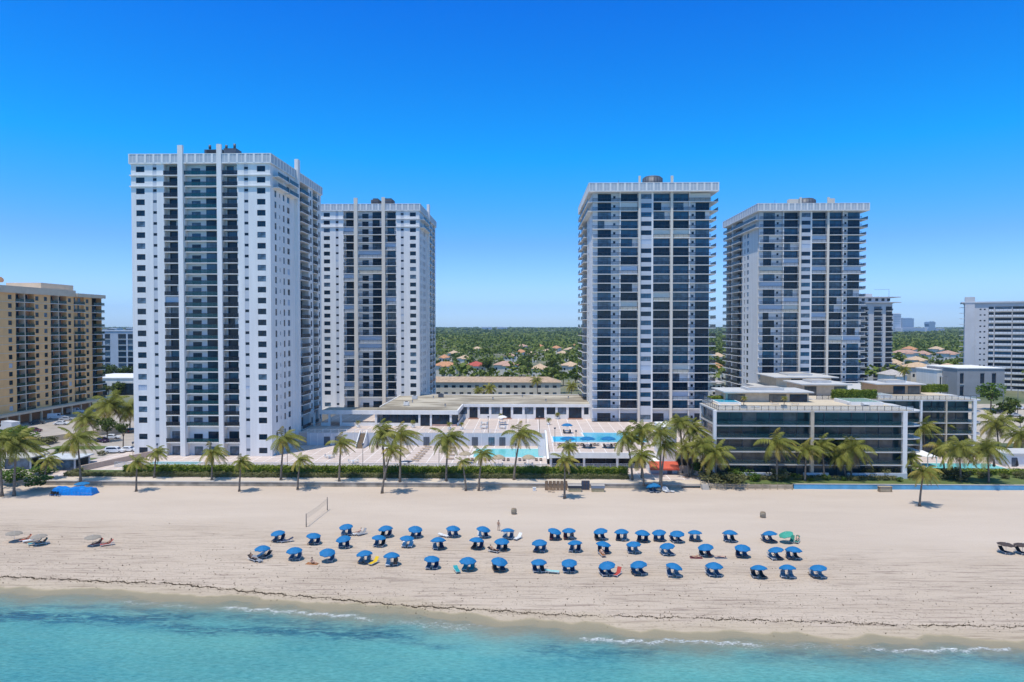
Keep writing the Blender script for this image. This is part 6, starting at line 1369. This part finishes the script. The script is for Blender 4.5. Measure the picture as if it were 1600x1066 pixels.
for row, L in UMB.items():
    for i, (px, py) in enumerate(L):
        X, Y = G(px, py - 1, HU); beach_umbrella(X, Y, f'blue beach umbrella, {ORD[i]} from the left in the {row} row', BCAN[rs.randrange(3)], 'blue beach umbrellas in three rows', rs); SPOT[row, i] = (X, Y)
        fab = SPECIAL.get((row, i)) or tuple(rs.choice(COLS_) for _ in range(2)); ang = rs.choice((35, 45, 52, 28)); yaw = rs.uniform(-.25, .25)
        for k, (dx, nm) in enumerate(((-.52, 'left'), (.52, 'right'))):
            if (row, i) == ('front', 2) and k == 0: continue
            c, s = math.cos(yaw), math.sin(yaw); y0 = rs.uniform(.05, .45)
            lounger(X + c * dx - s * y0, Y + s * dx + c * y0 + .1, 0, yaw + rs.uniform(-.08, .08), fab[k], f'{fab[k]} sun lounger, {nm} under the {ORD[i]} umbrella of the {row} row', 'sun loungers under the blue umbrellas', FRW if rs.random() < .7 else FRB, ang)
# extra loungers, towels and other umbrellas
def at(row, i, dx, dy): X, Y = SPOT[row, i]; return X + dx, Y + dy
for row, i, dx, dy, rz, fab, lb, ang in (('front', 3, 1.5, -.4, -25, 'yellow', 'bright yellow lounger beside the fourth umbrella of the front row', 45), ('back', 2, 1.9, .2, -50, 'white', 'white lounger standing in the sun beside the third back umbrella', 60), ('back', 2, 2.6, .1, -45, 'grey', 'grey lounger beside the white one at the third back umbrella', 60), ('back', 0, 1.5, -.2, -60, 'navy', 'navy lounger sticking out of the shade of the first back umbrella', 25), ('back', 8, 1.7, -.1, -30, 'white', 'white lounger in the sun right of the ninth back umbrella', 40), ('back', 6, -1.5, 0, 60, 'white', 'white lounger in the sun left of the seventh back umbrella', 8), ('front', 9, -2.3, -.3, 80, 'aqua', 'pale aqua lounger left of the tenth front umbrella', 10), ('front', 10, 1.5, .0, -30, 'red', 'red and white lounger beside the eleventh front umbrella', 58), ('front', 0, -.9, -1.3, 55, 'black', 'black lounger in the sun before the first front umbrella', 30), ('front', 0, -.1, -1.6, 55, 'grey', 'grey lounger in the sun before the first front umbrella', 30), ('middle', 7, -.3, -1.2, 10, 'rust', 'rust-red lounger in the sun before the eighth middle umbrella', 25), ('middle', 4, -1.2, -.9, 60, 'black', 'black lounger in the sun left of the fifth middle umbrella', 25), ('front', 6, -1.5, -.5, 20, 'teal', 'teal lounger in the sun left of the seventh front umbrella', 15)):
    X, Y = at(row, i, dx, dy); lounger(X, Y, 0, R(rz), fab, lb, 'sun loungers in the sun', FRW, ang)
def towel(X, Y, rz, m, label, w_=.9, l_=1.8, z=0):
    mb = MB(); n = 8
    for i in range(n):
        y0, y1 = -l_ / 2 + l_ * i / n, -l_ / 2 + l_ * (i + 1) / n; h0, h1 = .035 + .012 * math.sin(i * 1.9), .035 + .012 * math.sin((i + 1) * 1.9)
        mb.face([(-w_ / 2, y0, h0), (w_ / 2, y0, h0), (w_ / 2, y1, h1), (-w_ / 2, y1, h1)], m)
        mb.face([(-w_ / 2, y0, 0), (-w_ / 2, y0, h0), (-w_ / 2, y1, h1), (-w_ / 2, y1, 0)], m); mb.face([(w_ / 2, y0, h0), (w_ / 2, y0, 0), (w_ / 2, y1, 0), (w_ / 2, y1, h1)], m)
    mb.face([(-w_ / 2, -l_ / 2, 0), (w_ / 2, -l_ / 2, 0), (w_ / 2, -l_ / 2, .04), (-w_ / 2, -l_ / 2, .04)], m)
    return tag(mb.build('beach_towel', None, (X, Y, z), rz), label, 'towel')
FLAGM = None
def striped(name, a, b_, sc):
    m, t, bs, pos = newmat(name); tc = t.nodes.new('ShaderNodeTexCoord'); wv = t.nodes.new('ShaderNodeTexWave'); wv.inputs['Scale'].default_value = sc; t.links.new(tc.outputs['Object'], wv.inputs['Vector'])
    t.links.new(ramp(t, wv.outputs['Fac'], [(.48, a), (.52, b_)]), bs.inputs['Base Color']); bs.inputs['Roughness'].default_value = .85; return m
X, Y = at('front', 10, 1.55, .05); 
for k, (px, py, m, lb, tl) in enumerate(((22, 832, TAUPE, 'flat taupe umbrella at the far left of the beach', 4), (60, 837, TAUPE, 'taupe umbrella over the teal loungers on the left', 4), (145, 838, TAUPE, 'taupe umbrella beside the two sunbathers on red loungers', 4), (1572, 849.5, BROWN, 'dark brown umbrella, left of the pair at the right edge', 5), (1598, 850.5, BROWN, 'dark brown umbrella cut by the right edge of the photograph', 5), (1228, 834, SEAG, 'single sea-green umbrella behind the middle row', 16))):
    X, Y = G(px, py, HU - .1); beach_umbrella(X, Y, lb, OCAN[m.name], 'other umbrellas on the beach', rs, tl); SPOT['o', k] = (X, Y)
for k, dx, dy, rz, fab, lb, ang in ((0, 1.7, .3, -55, 'orange', 'orange lounger right of the far-left taupe umbrella', 55), (0, 2.6, -.1, -55, 'white', 'white lounger between the two taupe umbrellas', 20), (1, -.6, .1, -55, 'teal', 'teal lounger under the second taupe umbrella, left', 45), (1, .5, .1, -50, 'teal', 'teal lounger under the second taupe umbrella, right', 55), (2, .6, .2, -40, 'red', 'red lounger under the taupe umbrella with sunbathers', 55), (2, 2.2, .1, -55, 'red', 'red lounger in the sun right of the third taupe umbrella', 45), (3, -.2, .2, 0, 'black', 'black lounger under the left dark brown umbrella', 40), (4, -.2, .2, 0, 'black', 'black lounger under the right dark brown umbrella', 40), (5, 1.1, .4, -30, 'green', 'green lounger under the sea-green umbrella, left', 50), (5, 1.9, .3, -30, 'green', 'green lounger right of the sea-green umbrella', 50)):
    X, Y = at('o', k, dx, dy); lounger(X, Y, 0, R(rz), fab, lb, 'loungers of the other umbrellas', FRW, ang)
towel(*at('front', 2, -1.9, -.9), R(80), FAB['rust'], 'rust towel on the sand left of the third front umbrella'); towel(*at('middle', 10, -1.6, -.6), R(85), FAB['maroon'], 'maroon towel under the sunbather left of the eleventh middle umbrella'); towel(*at('middle', 10, 2.0, -.6), R(95), FAB['slate'], 'slate towel under the sunbather right of the eleventh middle umbrella')
# ---- people: one continuous skinned body each
SKIN = [mat('skin_tan', (.42, .24, .15), .6, .06, 6), mat('skin_fair', (.58, .36, .26), .6, .06, 6), mat('skin_dark', (.20, .11, .07), .6, .06, 6)]
HAIR = [mat('brown_hair', (.05, .03, .02), .7, .2, 10), mat('dark_hair', (.015, .012, .012), .7, .2, 10), mat('fair_hair', (.40, .28, .12), .7, .2, 10)]
FACE = mat('face_features', (.05, .025, .02), .6, .1)
POSES = {
 'standing': dict(pel=(0, 0, .95), chest=(0, .01, 1.32), neck=(0, 0, 1.50), head=(0, -.02, 1.64), sh=.19, arms=[((-.25, .02, 1.14), (-.27, -.08, .90)), ((.25, .02, 1.14), (.23, -.16, .95))], legs=[((-.10, -.02, .50), (-.12, .02, .08)), ((.12, -.04, .50), (.15, .03, .08))], fw=(0, -1, 0)),
 'reclining': dict(pel=(0, .10, .50), chest=(0, .38, .72), neck=(0, .50, .84), head=(0, .55, .98), sh=.19, arms=[((-.27, .30, .58), (-.24, .05, .48)), ((.27, .30, .58), (.24, .05, .48))], legs=[((-.11, -.33, .62), (-.12, -.72, .44)), ((.12, -.35, .48), (.13, -.78, .43))], fw=(0, -.8, .5)),
 'lying': dict(pel=(0, 0, .15), chest=(0, .38, .17), neck=(0, .56, .16), head=(0, .70, .17), sh=.19, arms=[((-.30, .25, .12), (-.33, .0, .10)), ((.36, .50, .12), (.20, .66, .10))], legs=[((-.11, -.44, .14), (-.13, -.86, .10)), ((.13, -.40, .34), (.12, -.70, .09))], fw=(0, 0, 1)),
 'sitting': dict(pel=(0, 0, .16), chest=(0, .10, .50), neck=(0, .08, .67), head=(0, .04, .82), sh=.19, arms=[((-.26, .20, .34), (-.26, .30, .10)), ((.24, -.02, .38), (.16, -.28, .42))], legs=[((-.12, -.38, .42), (-.14, -.58, .08)), ((.12, -.42, .22), (.14, -.84, .08))], fw=(0, -1, 0))}
def chainmesh(V, E, RD, roots, name, m):
    me = bpy.data.meshes.new(name); me.from_pydata(V, E, []); me.materials.append(m); tmp = bpy.data.objects.new(name, me); COL.objects.link(tmp)
    md = tmp.modifiers.new('skin', 'SKIN'); md.use_smooth_shade = True; sv = me.skin_vertices[0].data
    for i, r in enumerate(RD): sv[i].radius = (r, r) if not isinstance(r, tuple) else r; sv[i].use_root = i in roots
    sb = tmp.modifiers.new('sub', 'SUBSURF'); sb.levels = 1; sb.render_levels = 1
    dg = bpy.context.evaluated_depsgraph_get(); out = bpy.data.meshes.new_from_object(tmp.evaluated_get(dg)); out.name = name
    bpy.data.objects.remove(tmp); out.materials.clear(); out.materials.append(m)
    out.polygons.foreach_set('use_smooth', [True] * len(out.polygons)); return out
def body_meshes(pose, skin, top):
    p = POSES[pose]; V, E, RD, RT = [], [], [], []
    def add(q, r, par=None):
        V.append(tuple(q)); RD.append(r); i = len(V) - 1
        if par is not None: E.append((par, i))
        return i
    pel, ch, nk, hd = (Vector(p[k]) for k in ('pel', 'chest', 'neck', 'head')); fw = Vector(p['fw'])
    a = add(pel, (.15, .11)); RT.append(a); w1 = add(pel.lerp(ch, .5), (.13, .10), a); c = add(ch, (.165, .115), w1); n = add(nk, .055, c); h0 = add(nk.lerp(hd, .55), .075, n); h1 = add(hd, .095, h0); add(hd + (hd - nk).normalized() * .09, .075, h1)
    side = Vector((1, 0, 0)); up = (nk - ch).normalized(); hips = {}
    for k, sg in ((0, -1), (1, 1)):
        s0 = ch + up * .10 + side * sg * p['sh']; el, wr = (Vector(v) for v in p['arms'][k])
        i = add(s0, .058, c); i = add(s0.lerp(el, .5), .047, i); i = add(el, .04, i); i = add(el.lerp(wr, .5), .036, i); i = add(wr, .026, i); d = (wr - el).normalized(); hnd = wr + d * .07; i = add(hnd, (.034, .020), i)
        for f_ in range(5):                         # fingers of unequal length, slightly curled; the thumb leaves the side
            off = side * (f_ - 1.5) * .017 if f_ < 4 else side * (-sg) * .03; b0 = hnd + (off + d * .02 if f_ < 4 else off * .6 - d * .02)
            ln = (.062, .075, .07, .055, .05)[f_]; dd = d if f_ < 4 else (d + side * (-sg) * .8).normalized()
            j = add(b0, .0085); RT.append(j); j = add(b0 + dd * ln * .55 + fw * .006, .008, j); add(b0 + dd * ln * .95 + fw * .022, .0065, j)
        kn, an = (Vector(v) for v in p['legs'][k]); hp = pel + side * sg * .095 - up * .02
        i = add(hp, .088, a); hips[k] = hp; i = add(hp.lerp(kn, .5), .074, i); i = add(kn, .053, i); i = add(kn.lerp(an, .4), .054, i); i = add(an, .034, i); ft = an + (Vector((0, -.16, -.05)) if pose in ('standing', 'sitting') else Vector((0, -.04, .17))); add(ft, (.036, .026), i)
    body = chainmesh(V, E, RD, RT, 'body', skin)
    mb = MB(); q = hd + fw * .09; rt = (Vector((1, 0, 0)) if abs(fw.x) < .9 else Vector((0, 1, 0)))
    sw = pel; kn = [Vector(p['legs'][k][0]) for k in (0, 1)]
    V2 = [tuple(pel + up * .07), tuple(pel), tuple(hips[0]), tuple(hips[1]), tuple(hips[0].lerp(kn[0], .34)), tuple(hips[1].lerp(kn[1], .34))]
    cl = chainmesh(V2, [(0, 1), (1, 2), (1, 3), (2, 4), (3, 5)], [(.165, .125), (.168, .128), .103, .103, .094, .094], {1}, 'swimwear', top)
    return body, cl, hd, fw, up
_bp = {}
def person(X, Y, z, rz, pose, si, hi, topc, label, long_hair=False, sc=1.0):
    key = (pose, si, topc)
    if key not in _bp: _bp[key] = body_meshes(pose, SKIN[si], FAB[topc])
    bo, cl, hd, fw, up = _bp[key]; t = thing('person', label, 'person', (X, Y, z), rz); t.scale = (sc,) * 3
    ob('body', bo, t); ob('swimwear', cl, t)
    mb = MB(); rr = .112; ax = up; bk = (-fw - ax * (-fw).dot(ax)).normalized(); sd = ax.cross(bk); n = 10
    rings = []
    for k in range(5):                              # cap of hair over crown and back of the head
        th = k / 4 * (1.75 if not long_hair else 2.0); ring = []
        for j in range(n): an = 2 * math.pi * j / n; dirv = (ax * math.cos(th * (1 - .42 * max(0, -math.cos(an)))) + (bk * math.cos(an) + sd * math.sin(an)) * math.sin(th * (1 - .42 * max(0, -math.cos(an))))); ring.append(tuple(hd + ax * .03 + dirv * rr))
        rings.append(ring)
    for k in range(4):
        for j in range(n): mb.face([rings[k][j], rings[k][(j + 1) % n], rings[k + 1][(j + 1) % n], rings[k + 1][j]], HAIR[hi], True)
    if long_hair: mb.tube([tuple(hd + bk * .09), tuple(hd + bk * .11 - ax * .15), tuple(hd + bk * .09 - ax * .30)], [.08, .07, .03], HAIR[hi], 8)
    mb.build('hair', t)
    mb = MB(); fx = (fw - ax * fw.dot(ax)).normalized()
    for e_ in (-1, 1): mb.tube([tuple(hd + fx * .088 + sd * e_ * .034 + ax * .012), tuple(hd + fx * .102 + sd * e_ * .034 + ax * .012)], [.013, .010], FACE, 6)
    mb.tube([tuple(hd + fx * .088 + sd * .024 - ax * .052), tuple(hd + fx * .096 - ax * .055), tuple(hd + fx * .088 - sd * .024 - ax * .052)], [.006, .009, .006], FACE, 5)
    mb.build('face', t)
    mb = MB(); mb.tube([tuple(hd + fx * .085 + ax * .015), tuple(hd + fx * .115 - ax * .018)], [.010, .016], SKIN[si], 6); mb.build('nose', t)
    for e_ in (-1, 1): mb = MB(); mb.tube([tuple(hd + sd * e_ * .088 - ax * .02), tuple(hd + sd * e_ * .105 + ax * .025)], [.014, .020], SKIN[si], 6); mb.build('ear', t)
    return t
X, Y = G(779, 829.5, 0); person(X, Y, 0, R(160), 'standing', 0, 0, 'grey', 'person in grey shorts standing on the sand between two back-row umbrellas')
def pat(spot, dx, dy, rz, pose, si, hi, tc, lb, z=0, lh=False): X, Y = at(*spot, dx, dy); person(X, Y, z, R(rz), pose, si, hi, tc, lb, lh)
pat(('front', 2), -1.9, -.9, 80, 'sitting', 1, 0, 'black', 'person in black swimwear sitting on the rust towel', .04)
pat(('middle', 10), -1.6, -.6, 85, 'lying', 0, 1, 'red', 'person in red swimwear lying left of the eleventh middle umbrella', .04)
pat(('middle', 10), 2.0, -.6, -85, 'lying', 1, 0, 'navy', 'person in navy swimwear lying right of the eleventh middle umbrella', .04)
pat(('o', 0), 1.7, .3, -55, 'reclining', 0, 1, 'black', 'person in black swimwear reclining on the orange lounger')
pat(('o', 1), .5, .1, -50, 'reclining', 2, 1, 'white', 'person in white swimwear reclining under the second taupe umbrella')
pat(('o', 2), .6, .2, -40, 'reclining', 0, 1, 'maroon', 'person in maroon swimwear reclining under the third taupe umbrella')
pat(('o', 2), 2.2, .1, -55, 'reclining', 0, 0, 'black', 'person in black swimwear reclining on the red lounger in the sun', 0, True)
pat(('o', 5), 1.9, .3, -30, 'reclining', 1, 2, 'teal', 'person in teal swimwear reclining on the green lounger', 0, True)
pat(('front', 0), -.9, -1.3, 55, 'reclining', 2, 1, 'white', 'person in white swimwear reclining on the black lounger in the sun')
pat(('middle', 7), -.3, -1.2, 10, 'reclining', 1, 0, 'navy', 'person in navy swimwear reclining on the rust-red lounger')
pat(('middle', 4), -1.2, -.9, 60, 'reclining', 0, 0, 'grey', 'person in grey swimwear reclining on the black lounger left of an umbrella')
pat(('back', 2), 1.9, .2, -50, 'reclining', 1, 2, 'navy', 'person in navy swimwear reclining on the white lounger by the third back umbrella')
pat(('front', 4), .55, .2, 0, 'reclining', 0, 1, 'rust', 'person in rust swimwear reclining under the fifth front umbrella')
pat(('back', 10), .55, .25, 0, 'reclining', 0, 0, 'maroon', 'person in maroon swimwear reclining under the eleventh back umbrella')
# ---- volleyball net
Xa, Ya = G(478.5, 823.5, 0); Xb, Yb_ = G(511.5, 797.5, 0); t = thing('volleyball_net', 'volleyball net strung between two grey posts on the sand', 'net', (Xa, Ya, 0))
PST = mat('grey_timber_post', (.22, .19, .17), .85, .2, 3); dv = Vector((Xb - Xa, Yb_ - Ya, 0))
for q, hh in ((Vector((0, 0, 0)), 2.3), (dv, 2.5)): mb = MB(); mb.tube([tuple(q + Vector((0, 0, -.1))), tuple(q + Vector((0, 0, hh)))], [.085, .075], PST, 8); mb.build('post', t)
NETM = mat('net_cord', (.30, .26, .23), .9, .1); mb = MB()
sag = lambda u, z: tuple(dv * u + Vector((0, 0, z - .16 * math.sin(math.pi * u))))
for z, r_ in ((2.2, .022), (1.95, .008), (1.7, .008), (1.45, .012)): mb.tube([sag(u / 10, z) for u in range(11)], [r_] * 11, NETM, 4)
for i in range(1, 40): u = i / 40; mb.tube([sag(u, 1.45), sag(u, 2.2)], [.006, .006], NETM, 3, False)
mb.tube([sag(u / 10, .3 + .1 * abs(u - 5) / 5) for u in range(11)], [.012] * 11, NETM, 4); mb.build('net', t)
# ---- rubbish barrels
for px, py, lb in ((803, 803.5, 'slatted rubbish barrel on the sand behind the back umbrella row'), (1192, 809, 'slatted rubbish barrel on the sand at the right, above the umbrellas')):
    X, Y = G(px, py, 0); t = thing('barrel', lb, 'barrel', (X, Y, 0), 0, 'rubbish barrels on the sand'); mb = MB(); mb.tube([(0, 0, 0), (0, 0, .25), (0, 0, .55), (0, 0, .8), (0, 0, 1.0)], [.40, .48, .52, .48, .42], WOODL, 14); mb.build('body', t); mb = MB()
    for z in (.2, .5, .78): mb.tube([(0, 0, z - .03), (0, 0, z + .03)], [.515 + .02 * (z == .5)] * 2, MECH, 14, False)
    mb.build('hoop', t); mb = MB(); mb.tube([(0, 0, 1.0), (0, 0, 1.04)], [.45, .42], WOOD, 14); mb.build('lid', t)
# ---- stored loungers and huts by the sea wall
for i in range(6):
    X, Y = G(854 + i * 6, 767.5, 0); t = lounger(X, Y, .02, 0, 'tan', f'brown stored lounger standing on end by the sea wall, {ORD[i]} of six', 'stored loungers by the sea wall', FRB, 0); t.rotation_euler = (R(80), 0, R(180)); t.location.z = .98
for i, (px, py) in enumerate(((858, 769), (864, 769.5))):
    X, Y = G(px, py, 0); patio_chair(X, Y, 0, R(180 * i), FAB['tan'], f'tan folding chair before the stored loungers, {("left", "right")[i]} one', 'tan chairs by the sea wall')
for i in range(3):
    X, Y = G(911 + i * 4, 767, 0); t = lounger(X, Y, .02, 0, 'slate', f'slate lounger standing on end between the two storage bins, {ORD[i]} of three', 'stored loungers between the bins', FRB, 0); t.rotation_euler = (R(80), 0, R(180)); t.location.z = .98
for px, py, roof, lb in ((898, 768, BRONZE, 'brown-topped storage bin with a yellowish base by the sea wall'), (934, 768, mat('slate_lid', (.16, .19, .24), .6, .1), 'grey-lidded storage bin right of the stored loungers')):
    X, Y = G(px, py, 0); t = thing('storage_bin', lb, 'storage bin', (X, Y, 0), 0, 'storage bins by the sea wall'); mb = MB(); mb.box(-1.3, 1.3, -.5, .5, .05, .75, mat('straw_panel', (.55, .46, .26), .85, .15, 3))
    for s in range(-3, 4): mb.box(s * .42 - .03, s * .42 + .03, -.53, -.5, .05, .75, WOODL)
    mb.build('body', t); mb = MB(); mb.face([(-1.4, -.62, .76), (1.4, -.62, .76), (1.4, -.52, 1.25), (-1.4, -.52, 1.25)], roof); mb.box(-1.4, 1.4, -.52, .62, .78, 1.28, roof); mb.box(-1.42, 1.42, -.54, .64, 1.28, 1.34, CONC); mb.build('lid', t)
X, Y = G(835, 767, 0); t = thing('cool_box', 'small white box on the sand by the sea wall', 'box', (X, Y, 0)); mb = MB(); mb.box(-.33, .33, -.25, .25, .02, .6, WPL); mb.build('body', t); mb = MB(); mb.box(-.36, .36, -.28, .28, .6, .72, WPL); mb.box(-.1, .1, -.31, -.28, .5, .62, W_GREY); mb.build('lid', t)
# big umbrella stand near the steps
X, Y = G(1021, 766, .3); t = thing('beach_umbrella', 'large blue umbrella low on the sand beside the leaning palm', 'umbrella', (X, Y, 0), 0, 'other umbrellas on the beach'); ob('pole', pole_mesh(1.4), t); c = ob('canopy', canopy_mesh(1.6, .85, BLUE, 8, .2), t, (0, 0, .95)); c.rotation_euler = (R(-18), 0, .2)
for i, (dx, dy, rz) in enumerate(((2.3, -.3, 20), (2.9, .0, 35), (3.3, -.5, 60))): lounger(X + dx, Y + dy, 0, R(rz), 'white', f'white lounger leaning by the large blue umbrella, {ORD[i]} of three', 'white loungers by the large umbrella', FRW, 55)
for i, (dx, dy, rz) in enumerate(((-.6, -.5, 0), (.4, -.6, 20))): lounger(X + dx, Y + dy, 0, R(rz), 'slate', f'slate lounger beneath the large blue umbrella, {("left", "right")[i]} one', 'loungers beneath the large umbrella', FRW, 35)
X, Y = G(130, 757, .92); t = thing('beach_umbrella', 'folded-out blue canopy lying behind the tarpaulin', 'umbrella', (X + .4, Y - 1, .92), 0, 'other umbrellas on the beach'); c = ob('canopy', canopy_mesh(1.5, .35, BLUE, 8, .08), t, (0, 0, .35)); ob('pole', pole_mesh(.7), t)
X, Y = G(80, 775, 0)
for i in range(3): patio_chair(X + i * .9, Y - .2 * i, 0, R(40 * i), FAB['black'], f'black folding chair at the left end of the tarpaulin, {ORD[i]} from the left', 'black chairs by the tarpaulin')
# ---- seaweed wrack along the high-water line and loose debris: nobody could count it
def wrack():
    g = np.random.default_rng(8); q = [G(px, py, -.2) for px, py in ((-30, 901), (0, 902), (140, 908.5), (260, 912.5), (400, 925), (530, 936.5), (640, 945.5), (780, 955), (900, 962), (1050, 966.5), (1200, 971), (1400, 977), (1600, 981), (1640, 982))]
    qx = np.array([p[0] for p in q]); qy = np.array([p[1] for p in q]); n = 15000; X = g.uniform(qx[0] - 20, qx[-1] + 20, n)
    dens = .40 + .6 * (np.sin(X * .9) * np.sin(X * .37 + 1) > -.35); keep = g.random(n) < dens * np.where(X < 0, 1, .55); X = X[keep]; n = len(X)
    Yc = np.interp(X, qx, qy) + .16 * np.sin(X * 1.9) + .10 * np.sin(X * 4.7 + 1) + .05 * np.sin(X * 11)
    Y = Yc + g.normal(size=n) * np.where(g.random(n) < .84, .06, .55)
    m_ = 7000; X2 = g.uniform(-80, 64, m_); Y2 = np.interp(X2, qx, qy) + np.abs(g.normal(size=m_)) * 9.0 * np.where(g.random(m_) < .12, -.12, 1)
    X = np.concatenate([X, X2]); Y = np.concatenate([Y, Y2]); C = np.stack([X, Y, sand_z(X, Y) + .03 + g.random(len(X)) * .03], 1)
    V = leaf_quads(C, np.where(np.arange(len(X)) < n, .085, np.where(g.random(len(X)) < .12, .13, .05)), .6, .45)
    return tag(ob('seaweed', quads('seaweed', V, np.zeros(len(V)), [mat('dry_seaweed', (.11, .075, .035), .95, .4, 3)])), 'thin broken line of brown seaweed along the wet sand', None, None, 'stuff')
wrack()
# ---- air: far things fade a little
m = bpy.data.materials.new('air'); m.use_nodes = True; t = m.node_tree; t.nodes.remove(t.nodes['Principled BSDF']); pv = t.nodes.new('ShaderNodeVolumePrincipled')
pv.inputs['Color'].default_value = (.52, .74, 1.0, 1); pv.inputs['Density'].default_value = .00007; pv.inputs['Anisotropy'].default_value = .2; t.links.new(pv.outputs[0], t.nodes['Material Output'].inputs['Volume'])
mb = MB(); mb.box(-7000, 7000, -1200, 9200, -6, 300, m); o = mb.build('haze'); o['kind'] = 'stuff'
